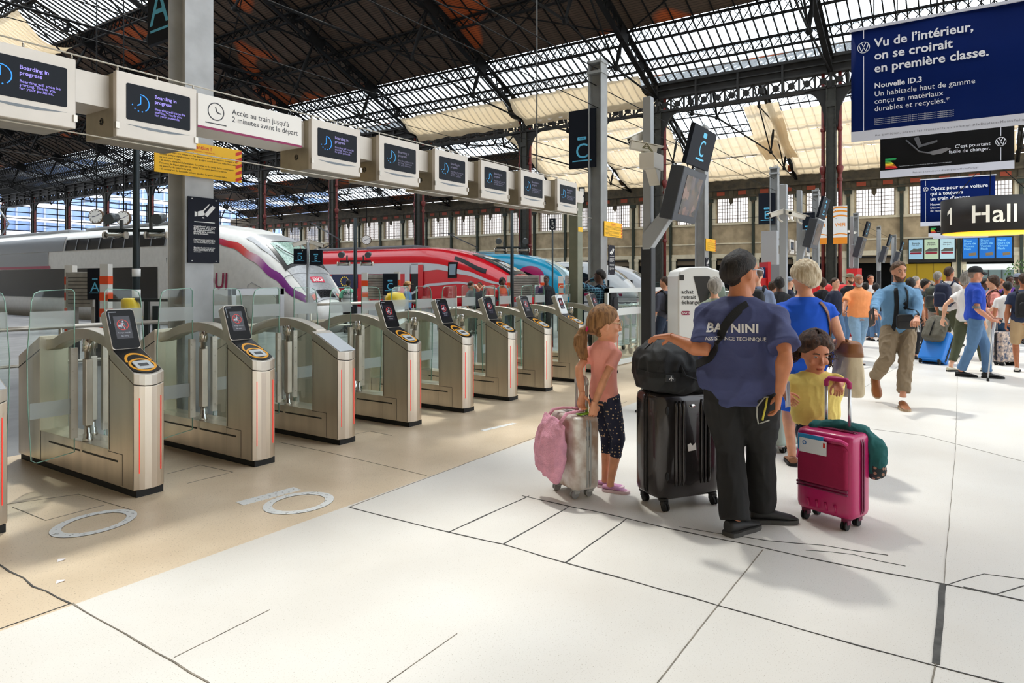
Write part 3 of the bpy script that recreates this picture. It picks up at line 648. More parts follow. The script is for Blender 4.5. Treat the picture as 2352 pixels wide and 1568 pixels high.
# ------------------------------------------------------------------ catenary posts and their signs
GPOST = mat('grey painted steel post', (148,150,150), .55, .1, var=.12, vscale=2, bump=.05, bscale=20); PW = mat('lit worn post face', (186,188,190), .7, var=.12, vscale=3, bump=.05, bscale=25)  # worn face of the near post, its lit tone put into the paler colour
SIGNB = mat('sign night blue', (18,23,33), .6, spec=.2); CYAN = mat('sign cyan', (98,196,236), .5); ORY = mat('warning yellow', (250,192,16), .5); WARN = mat('warning red', (206,46,30), .5); WHT = mat('sign white', (238,238,236), .5)
def hpost(x, y, h, label, clutter=True):
    p = thing('platform_post', label, 'post', (x, y, 0), 0, 'grey steel posts along the platform ends')
    b = MB(); b.box(0,.345,0,.03,0,h); b.box(0,.345,.32,.35,0,h); b.box(.15,.20,.03,.32,0,h); b.build('shaft', PW if x < 6 else GPOST, p, bevel=.004)
    if clutter:
        b = MB(); b.box(-.02,.365,-.02,.37,h-.35,h-.28); b.box(-.02,.365,-.02,.37,h-.1,h-.04)
        for k in range(5): b.tube([(.02+.07*k,.02+.05*k,h-.1),(.0+.08*k,.06*k,h+.08)], .012, 5)
        b.build('bracket', GPOST, p)
    return p
def voie(letter, loc, rz, w, h, label, pill=True, th=.06, lz=.30, size=None, nm='platform_sign'):
    s = thing(nm, label, 'sign', loc, rz)
    MB().box(0,w,0,th,0,h).build('panel', SIGNB, s, bevel=.004)
    sz = size or h*.36
    t = MB(); write(t, letter, sz, (w*.5,-.002,h*lz-sz*.36), (1,0,0), (0,0,1), align='CENTER', bold=.0, res=5); t.build('letter', CYAN, s)
    t = MB(); t.box(w*.14,w*.86,-.002,0,h*lz-sz*.36-h*.055,h*lz-sz*.36-h*.035); t.build('underline', CYAN, s)
    if pill:
        z = h*lz+sz*.50; pw = w*.17
        q = MB().prism(rrect(w/2-pw,w/2+pw,z,z+pw*.62,pw*.2), -.002, 0, 'xz').build('pill', CYAN, s)
        t = MB(); write(t, 'Voie', pw*.62, (w/2,-.003,z+pw*.12), (1,0,0), (0,0,1), align='CENTER'); t.build('lettering', SIGNB, q)
    return s
def attention(x, y, z, w, h, label, big=False):
    s = thing('warning_sign', label, 'sign', (x, y, z)); MB().box(0,w,0,.012,0,h).build('panel', ORY, s)
    t = MB(); hw = w*.075; n = 5
    for k in range(n):
        z0 = h*k/n; t.prism([(w-hw,z0),(w,z0+h/n*.45),(w,z0+h/n*.95),(w-hw,z0+h/n*.5)], -.002, 0, 'xz')
    write(t, 'Attention !', h*.16, (w*.5,-.001,h*.83), (1,0,0), (0,0,1), align='CENTER', bold=.02); write(t, 'Pour votre sécurité, il est interdit :', h*.07, (w*.5,-.001,h*.745), (1,0,0), (0,0,1), align='CENTER'); t.build('red_lettering', WARN, s)
    t = MB(); L_ = ["- de monter dans une voiture ou d'en descendre lorsque le train n'est pas arrêté,", "- de monter dans une voiture ou d'en descendre alors que l'annonce de départ a été", "donnée, soit par signal optique, soit par un signal sonore émis par radio, haut-parleur", "ou tout autre moyen.", "- de mettre obstacle à la fermeture des portes ou de tenter de les rouvrir après", "l'annonce de départ, ainsi que de tenter de les ouvrir pendant la marche", "ou avant l'arrêt complet du train.", "- de monter ou de descendre ailleurs que dans les gares, stations, haltes."]
    for k, l in enumerate(L_): write(t, l, w*.0262, (w*.05,-.001,h*.66-h*.083*k), (1,0,0), (0,0,1), bold=.012, res=1)
    t.build('black_lettering', RUB, s); return s
def quai(x, y, z, w, h, label):
    s = thing('ticket_notice', label, 'sign', (x, y, z)); MB().box(0,w,0,.012,0,h).build('panel', mat('notice navy', (14,18,33), .5, spec=.2), s)
    t = MB(); k = w
    t.prism([(k*.20,h*.70),(k*.28,h*.71),(k*.28,h*.77),(k*.20,h*.78)], -.002, 0); t.prism([(k*.30,h*.71),(k*.44,h*.72),(k*.55,h*.74),(k*.50,h*.77),(k*.42,h*.80),(k*.30,h*.78)], -.002, 0)
    t.prism([(k*.50,h*.74),(k*.60,h*.71),(k*.86,h*.86),(k*.76,h*.89)], -.002, 0); t.prism([(k*.43,h*.79),(k*.47,h*.78),(k*.68,h*.90),(k*.66,h*.91)], -.002, 0); t.prism([(k*.44,h*.685),(k*.5,h*.68),(k*.5,h*.70),(k*.44,h*.70)], -.002, 0)
    t.box(k*.19,k*.84,-.002,0,h*.618,h*.63)
    A = 'Quai réservé aux voya-\ngeurs munis d’un titre\nde transport valide,\npouvant être contrôlé\nà tout moment.'; B = 'Platform access restricted to\nholders of valid tickets which\ncan be controlled at all time.'; D_ = 'Marciapiede riservato ai viag-\ngiatori muniti di un biglietto\nvalido, controllabile in ogni\nmomento.'
    write(t, A, k*.075, (k*.17,-.001,h*.545), (1,0,0), (0,0,1), bold=.018, line=.72, res=1); write(t, B, k*.058, (k*.17,-.001,h*.345), (1,0,0), (0,0,1), bold=.012, shear=.15, line=.72, res=1); write(t, D_, k*.058, (k*.17,-.001,h*.225), (1,0,0), (0,0,1), bold=.012, shear=.15, line=.72, res=1)
    for xx in (.12,.88):
        for zz in (.03,.97): t.cyl((k*xx,-.004,h*zz), k*.018, .004, 8, 'y')
    t.build('lettering', WHT, s); return s
hpost(4.285, 7.30, 6.9, 'near weathered concrete grey platform post carrying the A sign', True)
voie('A', (4.36, 8.24, 4.38), R(-90), .53, 1.45, 'dark hanging voie A sign at the top of the near post', lz=.30, size=.62)
attention(3.925, 7.27, 2.725, 1.05, .385, 'wide yellow attention sign on the near post, partly behind a display box')
quai(4.305, 7.275, 1.755, .385, .745, 'dark platform access notice with a hand holding a ticket, on the near post')
hpost(14.6, 7.3, 6.85, 'grey platform post in the middle carrying the tall voie C sign')
voie('C', (14.63, 8.19, 4.28), R(-90), .72, 1.41, 'tall dark voie C sign hung on the middle grey post', lz=.30)
attention(14.72, 7.27, 2.62, 1.0, .36, 'yellow attention sign on the middle grey post')
quai(14.95, 7.275, 1.70, .36, .72, 'dark platform access notice on the middle grey post')
hpost(22.2, 7.3, 6.7, 'grey platform post half hidden behind the leaning voie C screen')
attention(22.21, 7.27, 2.55, 1.0, .40, 'yellow attention sign to the right of the leaning voie C screen post')
quai(22.2, 7.275, 1.6, .36, .72, 'small dark platform notice just left of the man in blue shirt')
hpost(32.3, 7.3, 6.75, 'grey platform post carrying the voie E sign'); voie('E', (32.35, 8.16, 4.15), R(-90), .74, 1.40, 'tall dark voie E sign in front of the wall windows', lz=.30)
hpost(42.2, 7.3, 6.8, 'far grey platform post right of the voie E post'); voie('G', (42.2, 8.3, 4.0), R(-90), .8, 1.5, 'dark platform sign partly behind the pole with three cameras', lz=.25)
hpost(58.5, 7.3, 6.8, 'far grey post beside the wifi flags'); hpost(74, 7.3, 6.8, 'far grey post between leaning screens'); hpost(90, 7.3, 6.9, 'farthest grey post near the advert screens')
# ------------------------------------------------------------------ trains (x across, y from the nose tip back along the track)
class Hull:
    def __init__(s, st): s.st = st
    def par(s, y):
        st = s.st
        if y >= st[-1][0]: return st[-1][1:]
        for i in range(len(st)-1):
            if st[i][0] <= y <= st[i+1][0]:
                t = (y-st[i][0])/(st[i+1][0]-st[i][0]); p0 = st[max(0,i-1)]; p1 = st[i]; p2 = st[i+1]; p3 = st[min(len(st)-1,i+2)]
                out = []
                for k in range(1, len(p1)):
                    h = p2[0]-p1[0]; m1 = (p2[k]-p0[k])/max(1e-6,(p2[0]-p0[0]))*h; m2 = (p3[k]-p1[k])/max(1e-6,(p3[0]-p1[0]))*h
                    out.append((2*t**3-3*t*t+1)*p1[k]+(t**3-2*t*t+t)*m1+(-2*t**3+3*t*t)*p2[k]+(t**3-t*t)*m2)
                return tuple(out)
        return st[0][1:]
    def ring(s, y, n=44):
        zb, zt, hw, e = s.par(y); zc = (zb+zt)/2; hh = (zt-zb)/2; P = []
        for k in range(n):
            a = 2*math.pi*k/n; c, q = math.cos(a), math.sin(a)
            P.append((hw*math.copysign(abs(c)**(2/e), c), y, zc+hh*math.copysign(abs(q)**(2/e), q)))
        return P
    def left(s, y, z, off=.012, sgn=-1):
        zb, zt, hw, e = s.par(y); zc = (zb+zt)/2; hh = (zt-zb)/2; w = min(.999, abs((z-zc)/hh)); return (sgn*(hw*(1-w**e)**(1/e)+off), y, z)
    def top(s, y, x, off=.012):
        zb, zt, hw, e = s.par(y); zc = (zb+zt)/2; hh = (zt-zb)/2; w = min(.999, abs(x/hw)); return (x, y-off*.6, zc+hh*(1-w**e)**(1/e)+off)
    def body(s, L):
        ys = [s.st[0][0]+.0] + [s.st[-1][0]*(k/40)**1.6 for k in range(1, 41)] + [L]
        return MB().loft([s.ring(y) for y in ys])
    def sidepatch(s, y0, y1, zf0, zf1, ny=24, nz=6, off=.014):
        def fn(u, v):
            y = y0+(y1-y0)*u; a = zf0(y) if callable(zf0) else zf0; b = zf1(y) if callable(zf1) else zf1
            return s.left(y, a+(b-a)*v, off)
        return MB().grid(fn, ny, nz)
    def toppatch(s, y0, y1, x0, x1, ny=10, nx=12, off=.014, tap=None):
        def fn(u, v):
            y = y0+(y1-y0)*v; k = tap(v) if tap else 1.; return s.top(y, (x0+(x1-x0)*u)*k, off)
        return MB().grid(fn, nx, ny)
    def decal(s, mb, y_left, z0, off=.02):      # flat lettering (x,y) laid on the -x side, reading towards the nose
        o = MB(); o.v = [s.left(y_left-p[0], z0+p[1], off) for p in mb.v]; o.f = mb.f; o.sm = mb.sm; return o
def lerp_pts(P):
    def f(y):
        if y <= P[0][0]: return P[0][1]
        for (a, b), (c, d) in zip(P, P[1:]):
            if a <= y <= c:
                t = (y-a)/(c-a); t = t*t*(3-2*t)*.5+t*.5; return b+(d-b)*t
        return P[-1][1]
    return f
UND = mat('undercarriage', (40,38,36), .8, var=.3); WINB = mat('train window band', (12,12,14), .25, spec=.25); TW = mat('train white', (226,226,222), .28, var=.04, coat=.3); TG = mat('train grey', (134,138,142), .35); WSG = mat('windscreen speckled', (120,150,140), .12, rgb2=(178,204,192), vscale=26, coat=.6); TBK = mat('cab black', (13,14,17), .28, spec=.25); SILV = mat('nose silver', (158,160,163), .32, .3, var=.12, vscale=14)
def under(root, L, hw=1.3, y0=3.):
    b = MB(); b.box(-hw,hw,y0,L,-.95,-.3)
    for k in range(int((L-y0)/6)):
        y = y0+2+6*k
        for yy in (y, y+1.8):
            for x in (-.85,.85): b.cyl((x-.06,yy,-.6), .42, .12, 18, 'x')
    b.build('undercarriage', UND, root)
    b = MB()
    for x in (-.75,.75): b.box(x-.04,x+.04,-2,L,-1.05,-.95)
    return b
# --- white high speed train with grey nose
T = thing('high_speed_train', 'white double-deck high speed train with grey nose and purple-red swoosh, behind the near post', 'train', (15.2, 17.15, 0))
H = Hull([(0,.30,.56,.30,2.1), (.12,.02,.78,.62,2.2), (.45,-.22,1.10,.92,2.3), (1.0,-.35,1.68,1.16,2.5), (1.65,-.4,2.28,1.28,2.7), (2.4,-.42,2.80,1.36,3.0), (3.0,-.42,3.06,1.40,3.3), (4.0,-.42,3.34,1.44,3.7), (5.2,-.42,3.54,1.45,4.2), (7.2,-.42,3.72,1.45,5.0), (60,-.42,3.75,1.45,5.0)])
H.body(75).build('body', TW, T); under(T, 74)
H.toppatch(.30, 3.35, -1.0, 1.0, 24, 16, .006, lambda v: .62+.38*min(1,v*1.4)).build('nose_cover', SILV, T)
sw = lerp_pts([(.25,.74),(.8,1.02),(1.6,1.62),(2.6,2.22),(3.6,2.66),(5.2,3.02),(6.4,3.2)]); swt = lerp_pts([(.25,.80),(.8,1.22),(1.6,1.86),(2.6,2.46),(3.6,2.88),(5.2,3.16),(6.4,3.25)])
def swmat():
    m = bpy.data.materials.new('swoosh purple to red'); m.use_nodes = True; nt = m.node_tree; N = nt.nodes; L = nt.links; tc = N.new('ShaderNodeTexCoord'); sx = N.new('ShaderNodeSeparateXYZ'); L.new(tc.outputs['Object'], sx.inputs[0])
    r = N.new('ShaderNodeMapRange'); r.inputs[1].default_value = 1.2; r.inputs[2].default_value = 4.6; L.new(sx.outputs[1], r.inputs[0]); cr = N.new('ShaderNodeValToRGB'); L.new(r.outputs[0], cr.inputs[0])
    cr.color_ramp.elements[0].color = lin((112,40,120)); cr.color_ramp.elements[1].color = lin((178,60,100))
    for p, c in ((.25,(150,70,150)),(.38,(226,190,206)),(.55,(222,90,84)),(.75,(208,44,50))): e = cr.color_ramp.elements.new(p); e.color = lin(c)
    L.new(cr.outputs[0], N['Principled BSDF'].inputs['Base Color']); N['Principled BSDF'].inputs['Roughness'].default_value = .3; return m
H.sidepatch(.3, 6.2, sw, swt, 40, 4, .012).build('swoosh', swmat(), T)
ws_ = H.toppatch(1.42, 2.62, -.86, .98, 10, 12, .016, lambda v: 1.02-.1*v).build('windscreen_surround', TBK, T)
H.toppatch(1.52, 2.52, -.74, .66, 10, 12, .024, lambda v: 1.0-.1*v).build('windscreen', WSG, ws_)
wp = MB(); wp.tube([H.top(1.38,.2,.05), H.top(1.6,-.2,.07), H.top(2.0,-.52,.07), H.top(2.3,-.6,.06)], .018, 6); wp.build('wiper', mat('wiper grey', (110,112,112), .5), T)
for s_ in (-1, 1):
    hl = H.toppatch(.36, .58, s_*.42, s_*.80, 6, 8, .012).build('headlight', mat('headlight glass', (120,112,112), .15, coat=.5), T); H.toppatch(.38, .52, s_*.44, s_*.58, 4, 4, .02).build('red_lamp', mat('tail lamp red', (206,120,112), .3), hl)
gr = MB()
for k in range(14): gr.bar(H.top(.36,-.3+.046*k,.016), H.top(.60,-.3+.046*k,.016), .02, .012)
gr.build('grille', TBK, T)
lg = MB(); lg.join(H.toppatch(.82, 1.0, -.26, .26, 4, 8, .014)); lp = lg.build('logo_plate', mat('logo red violet', (196,44,72), .4), T)
t = MB(); o = text_mb('SNCF', .17, bold=.02, align='CENTER', shear=.1); t.v = [H.top(.85+p[1]*.95, p[0], .022) for p in o.v]; t.f = o.f; t.sm = o.sm; t.build('lettering', WHT, lp)
sm_ = MB()
for f in (lambda k: H.left(.62+.0*k, -.2+.9*k, .006), ): sm_.tube([f(k/10) for k in range(11)], .01, 5)
sm_.tube([H.top(.30,x/10,.006) for x in range(-6,7)], .014, 5); sm_.tube([H.top(1.12+.2*(abs(x)/10)**2,x/10,.006) for x in range(-10,11)], .01, 5)
sm_.tube([H.left(1.1,.1,.006),H.left(1.15,.8,.006),H.left(1.6,1.15,.006),H.left(2.5,1.5,.006),H.left(2.7,1.4,.006),H.left(2.8,.4,.006),H.left(2.6,.2,.006)], .008, 5); sm_.build('panel_seam', TG, T)
H.sidepatch(8.1, 74, .82, 2.08, 60, 8).build('window_band', WINB, T)
H.sidepatch(15.8, 74, 2.86, 3.5, 40, 6).build('upper_grey_band', TG, T); H.sidepatch(17.2, 74, 2.22, 2.84, 40, 4).build('grey_swoosh', TG, T); H.sidepatch(17.0, 74, 2.1, 2.22, 40, 2).build('red_stripe', mat('train crimson', (160,18,66), .4), T)
v = MB(); v.join(H.sidepatch(7.6, 15.6, 2.86, 3.34, 24, 5)); vp = v.build('vent_panel', TBK, T)
v = MB()
for k in range(9): v.bar(H.left(7.6+k, 2.86, .03), H.left(7.6+k, 3.34, .03), .05, .03)
v.build('vent_rib', TG, vp)
dr = MB()
for (a, b_) in ((6.9,7.5),): dr.tube([H.left(a,-.2,.006),H.left(a,2.2,.006),H.left(a+.1,2.4,.006),H.left(b_,2.4,.006),H.left(b_,-.2,.006)], .01, 5)
dr.build('door_seam', TG, T)
H.sidepatch(9, 74, -.4, -.2, 30, 2, .02).build('skirt_band', TG, T)
H.decal(text_mb('inOUI', .78, bold=.015, align='RIGHT', shear=.08), 3.72, 1.28).build('lettering', mat('logo plum', (150,14,70), .45), T)
H.decal(text_mb('263', .2, bold=.015), 3.05, .52).build('number', TBK, T)
pg = MB(); pg.tube([(0,27,3.75),(0,25.5,4.6),(0,27,5.6)], .05, 6); pg.bar((-.9,27,5.62),(.9,27,5.62),.08,.05); pg.build('pantograph', mat('pantograph grey', (150,152,156), .5), T)
rb = MB(); rb.box(-.9,.9,8,15,3.70,3.85); rb.box(-.7,.7,17,30,3.66,3.9); rb.build('roof_box', TG, T, bevel=.06)
# --- red train
T = thing('high_speed_train', 'red high speed train with silver streaks, standing with an open door', 'train', (31.5, 18.9, 0)); RED = mat('train red', (196,16,30), .22, coat=.5)
H = Hull([(0,.30,.60,.30,2.1), (.15,.0,.85,.60,2.2), (.7,-.25,1.36,1.02,2.4), (1.6,-.38,1.88,1.25,2.7), (3.0,-.42,2.55,1.38,3.0), (4.5,-.42,3.06,1.43,3.4), (6.4,-.42,3.44,1.45,4.2), (8.5,-.42,3.56,1.45,5.0), (60,-.42,3.5,1.45,5.0)])
H.body(75).build('body', RED, T); under(T, 74)
SG = mat('train silver streak', (196,198,202), .3, .3)
H.sidepatch(7.7, 74, 1.98, 2.62, 50, 5).build('silver_band', SG, T)
a1 = lerp_pts([(.9,1.0),(2.5,1.5),(4.5,2.12),(6.5,2.52),(7.8,2.62)]); a0 = lerp_pts([(.9,.92),(2.5,1.38),(4.5,1.88),(6.5,2.2),(7.8,2.1)]); H.sidepatch(1.0, 7.75, a0, a1, 40, 4).build('silver_streak', SG, T)
b1 = lerp_pts([(1.2,.9),(3,1.28),(5,1.52),(7.2,1.4),(8.8,.8)]); b0 = lerp_pts([(1.2,.84),(3,1.18),(5,1.40),(7.2,1.24),(8.8,.66)]); H.sidepatch(1.2, 8.6, b0, b1, 40, 3).build('silver_streak', SG, T)
H.sidepatch(.6, 3.2, lerp_pts([(.6,.1),(3.2,.0)]), lerp_pts([(.6,.5),(3.2,.2)]), 14, 3).build('nose_grey', SG, T)
ws_ = H.toppatch(1.7, 4.6, -1.08, 1.08, 16, 14, .012, lambda v: .8-.15*v).build('windscreen_surround', TBK, T); H.toppatch(2.0, 4.0, -.66, .66, 14, 12, .02, lambda v: 1-.2*v).build('windscreen', mat('windscreen dark', (58,72,76), .1, coat=.6), ws_)
H.sidepatch(3.2, 5.4, lerp_pts([(3.2,1.95),(5.4,2.75)]), lerp_pts([(3.2,2.2),(5.4,2.95)]), 14, 3).build('side_glass', TBK, T)
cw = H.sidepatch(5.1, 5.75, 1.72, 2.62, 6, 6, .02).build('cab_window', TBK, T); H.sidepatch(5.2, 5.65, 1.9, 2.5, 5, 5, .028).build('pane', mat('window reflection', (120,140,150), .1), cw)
dr = H.sidepatch(8.0, 8.55, -.1, 2.55, 4, 6, .014).build('door_opening', BLACK, T); H.sidepatch(8.6, 9.0, -.1, 2.5, 3, 6, .06).build('door_leaf', SG, dr); H.sidepatch(7.55, 7.95, -.1, 2.5, 3, 6, .06).build('door_leaf', RED, dr)
for k, (a, b_) in enumerate(((10.2,12.4),(13.0,15.4),(16,17.6),(19,21),(22,24),(25,27),(28,30),(31,33))):
    w_ = H.sidepatch(a, b_, 1.08, 1.96, 6, 5, .018).build('side_window', mat('train glass blue', (36,52,72), .12, coat=.5) if k != 1 else mat('poster navy', (24,34,74), .3), T)
    if k == 1:
        st = MB()
        for q in range(12):
            cc = H.left((a+b_)/2+.34*math.cos(R(30*q)), 1.52+.28*math.sin(R(30*q)), .026); st.ell(cc, (.008,.05,.05), 6, 4)
        st.build('star', mat('star yellow', (240,200,40), .5), w_)
H.decal(text_mb('FRECCIAROSSA', .36, bold=.02, shear=.25), 15.9, .62).build('lettering', WHT, T)
rb = MB()
for k in range(8): rb.box(-.8,.8,9+5*k,13+5*k,3.45,3.72)
rb.build('roof_box', mat('roof equipment grey', (86,90,94), .5), T, bevel=.08)
pg = MB(); pg.tube([(0,18.5,3.6),(0,16.2,4.3),(0,19.2,5.6)], .05, 6); pg.bar((-.9,19.2,5.62),(.9,19.2,5.62),.08,.05); pg.build('pantograph', mat('pantograph dark', (60,60,62), .5), T)
# --- blue train
T = thing('high_speed_train', 'turquoise blue high speed train with a pink disc around its cab window', 'train', (45.5, 24.9, 0)); BT = mat('train turquoise', (18,150,188), .25, coat=.4)
H = Hull([(0,.1,.7,.30,2.1), (.15,-.2,1.3,.7,2.3), (.5,-.35,2.0,1.05,2.4), (1.2,-.4,2.62,1.25,2.7), (2.6,-.42,3.25,1.4,3.3), (5,-.42,3.68,1.45,4.4), (8,-.42,3.75,1.45,5), (60,-.42,3.75,1.45,5.0)])
H.body(72).build('body', BT, T); under(T, 71)
H.toppatch(.42, 2.3, -.85, .85, 14, 12, .014, lambda v: 1-.12*v).build('windscreen', mat('windscreen teal', (150,180,186), .1, coat=.6), T)
pk = MB(); cy, cz, rr_ = 3.2, 1.75, .95
def pkf(u, v): a = 2*math.pi*u; return H.left(cy+1.35*rr_*v*math.cos(a), min(cz+rr_*v*math.sin(a), 2.75), .012)
pk.grid(pkf, 36, 5); pk.build('pink_disc', mat('train raspberry', (160,16,88), .3), T)
H.sidepatch(2.7, 3.7, lerp_pts([(2.7,1.75),(3.7,1.65)]), lerp_pts([(2.7,1.98),(3.7,2.3)]), 6, 5, .022).build('cab_window', TBK, T)
H.sidepatch(9, 70, 1.0, 1.9, 30, 4).build('window_band', WINB, T)
H.decal(text_mb('OUIGO', .55, bold=.01), 8.6, 2.85).build('lettering', mat('train pale blue', (110,186,208), .4), T)
H.toppatch(.2,.45,-.6,.6,4,8,.012).build('nose_cover', TG, T)
rb = MB(); rb.box(-.8,.8,8,20,3.7,3.95); rb.build('roof_box', mat('roof blue grey', (104,140,152), .5), T, bevel=.08)
pg = MB(); pg.tube([(0,11,3.8),(0,9.2,4.3),(0,12.4,5.6)], .05, 6); pg.bar((-.9,12.4,5.62),(.9,12.4,5.62),.08,.05); pg.build('pantograph', mat('pantograph dark'), T)
# --- white trains further over
for (x, y, lab, colr) in ((60.5, 26.5, 'white high speed train with black window band, behind the middle grey post', (222,224,224)), (76, 31, 'farthest pale train with red streaks behind the white ticket machine', (206,208,212))):
    T = thing('high_speed_train', lab, 'train', (x, y, 0))
    H = Hull([(0,.1,.5,.30,2.1), (.15,-.1,.85,.65,2.2), (.8,-.3,1.55,1.08,2.4), (1.8,-.4,2.35,1.3,2.8), (3.2,-.42,3.0,1.42,3.4), (5.5,-.42,3.45,1.45,4.5), (60,-.42,3.6,1.45,5.0)])
    H.body(72).build('body', mat('train white %d' % x, colr, .28, coat=.3), T); under(T, 71)
    H.sidepatch(5, 70, 2.1, 2.95, 40, 4).build('window_band', WINB, T); H.sidepatch(2.2, 6, lerp_pts([(2.2,.9),(6,1.9)]), lerp_pts([(2.2,1.6),(6,2.6)]), 10, 3).build('dark_wedge', TBK, T)
    H.toppatch(1.0, 2.5, -.8, .8, 8, 8, .014).build('windscreen', mat('windscreen dark'), T)
    H.sidepatch(1.0, 30, .1, .35, 20, 2).build('red_stripe', mat('train crimson'), T)
# ------------------------------------------------------------------ people: one fused body each, clothes and hair as parts
from mathutils.bvhtree import BVHTree
import bmesh
def fuse(mb, vox, it=4, wr=0., wf=9., fac=.5):
    me = mb.mesh('tmp'); bm = bmesh.new(); bm.from_mesh(me); bmesh.ops.remove_doubles(bm, verts=bm.verts, dist=1e-5); bmesh.ops.recalc_face_normals(bm, faces=bm.faces); bm.to_mesh(me); bm.free()
    o = bpy.data.objects.new('tmp', me); C.objects.link(o)
    r = o.modifiers.new('r', 'REMESH'); r.mode = 'VOXEL'; r.voxel_size = vox; r.adaptivity = 0
    if it: s = o.modifiers.new('s', 'SMOOTH'); s.factor = fac; s.iterations = it
    dg = bpy.context.evaluated_depsgraph_get(); m2 = bpy.data.meshes.new_from_object(o.evaluated_get(dg))
    n = len(m2.vertices); co = np.empty(n*3); m2.vertices.foreach_get('co', co); co = co.reshape(-1,3)
    out = MB(); 
    if wr:
        no = np.empty(n*3); m2.vertices.foreach_get('normal', no); no = no.reshape(-1,3)
        d = np.array([mnoise.noise(Vector((p[0]*wf, p[1]*wf, p[2]*wf*.55))) + 1.1*(.45-abs(mnoise.noise(Vector((p[0]*wf*1.5+p[2]*wf*.5+3, p[1]*wf*1.5, p[2]*wf*.9-p[0]*wf*.6))))*2.) for p in co])
        co = co + no*(np.maximum(d,-.22)*wr)[:,None]
    out.v = [tuple(p) for p in co]; out.f = [tuple(p.vertices) for p in m2.polygons]; out.sm = [True]*len(out.f)
    bpy.data.objects.remove(o); bpy.data.meshes.remove(me); bpy.data.meshes.remove(m2); return out
_H = {}
def hand(side, curl, vox=.0032):       # wrist at origin, fingers +Y, back of the hand +Z; side +1 = right hand (thumb on -X)
    k = (side, round(curl,2), vox)
    if k in _H: return _H[k]
    b = MB(); E = lambda y, hx, hz, z=0.: [(hx*math.cos(a), y, z+hz*math.sin(a)) for a in [2*math.pi*i/12 for i in range(12)]]
    b.loft([E(-.03,.026,.020), E(0,.027,.019), E(.03,.036,.018), E(.06,.041,.016,.001), E(.088,.040,.013,.002)])
    for x, L, r in ((-.030,.070,.0088),(-.010,.079,.009),(.010,.074,.0088),(.029,.057,.0076)):
        x *= side; p = Vector((x,.076,.002)); a = -curl*.5 - .06; pts = [p]
        for f, c in ((.46,1.),(.30,1.1),(.24,.7)):
            d = Vector((x*.9, math.cos(a), math.sin(a))); d.normalize(); p = p+d*(L*f); pts.append(p); a -= curl*c
        b.tube(pts, [r*1.02, r, r*.95, r*.78], 8); b.ell(pts[-1], (r*.8,)*3, 8, 6)
    p = Vector((-side*.024,.018,-.006)); pts = [p]
    for L, d in ((.04,(-.75,.62,-.25-.3*curl)),(.034,(-.42+.3*curl,.86,-.3-.5*curl)),(.026,(-.15+.5*curl,.9,-.3-.5*curl))):
        d = Vector((d[0]*side, d[1], d[2])).normalized(); p = p+d*L; pts.append(p)
    b.tube(pts, [.015,.0118,.0105,.0085], 8); b.ell(pts[-1], (.0085,)*3, 8, 6)
    _H[k] = fuse(b, vox, 2); return _H[k]
def ik(S, T, a, b, pole):
    S = Vector(S); T = Vector(T); d = T-S; L = d.length
    if L > (a+b)*.995: T = S + d*((a+b)*.995/L); d = T-S; L = d.length
    d.normalize(); x = (a*a-b*b+L*L)/(2*L); h = math.sqrt(max(0, a*a-x*x)); p = Vector(pole); p = p - d*p.dot(d); p.normalize()
    return S + d*x + p*h, T
def skin(rgb): return mat('skin %d %d %d' % rgb, rgb, .5, var=.10, vscale=14, sss=.06)
def hairmat(a, b): return mat('hair %d %d %d' % a, a, .5, rgb2=b, vscale=9, bump=.5, bscale=40, stretch=(6,6,.7), spec=.25)
SK1, SK2, SK3, SK4 = (206,146,112), (186,118,82), (226,172,140), (84,54,40)
HEADR = ((-.118,.018,.066,.030),(-.110,.034,.080,.015),(-.095,.046,.087,-.005),(-.065,.060,.090,-.045),(-.03,.068,.090,-.078),(0,.072,.089,-.09),(.03,.075,.094,-.097),(.06,.075,.090,-.098),(.085,.067,.074,-.088),(.105,.047,.045,-.062),(.115,.022,.015,-.03))
def head_mb(hs, detail=True):
    b = MB(); n = 20; rings = []
    for z, hw, fy, by in HEADR:
        rings.append([(hw*math.cos(a), (fy+by)/2+(fy-by)/2*math.sin(a), z) for a in [2*math.pi*i/n for i in range(n)]])
    b.loft(rings)
    if detail:
        b.tube([(0,.088,.018),(0,.102,-.006),(0,.112,-.026)], [.008,.010,.0135], 8); b.ell((0,.104,-.032), (.016,.012,.009), 8, 6)
        b.ell((0,.086,-.062), (.022,.012,.008), 10, 6); b.ell((0,.084,-.073), (.019,.012,.008), 10, 6); b.ell((0,.074,-.105), (.022,.016,.014), 8, 6)
        for s in (-1, 1):
            b.ell((s*.034,.086,.032), (.022,.009,.007), 8, 6); b.ell((s*.042,.070,-.03), (.022,.02,.018), 8, 6)
            b.ell((s*.077,-.008,-.004), (.009,.020,.031), 10, 8, Matrix.Rotation(s*-.3,3,'Z')); b.ell((s*.078,-.002,-.03), (.007,.011,.012), 8, 6)
    b.v = [tuple(c*hs for c in p) for p in b.v]; return b
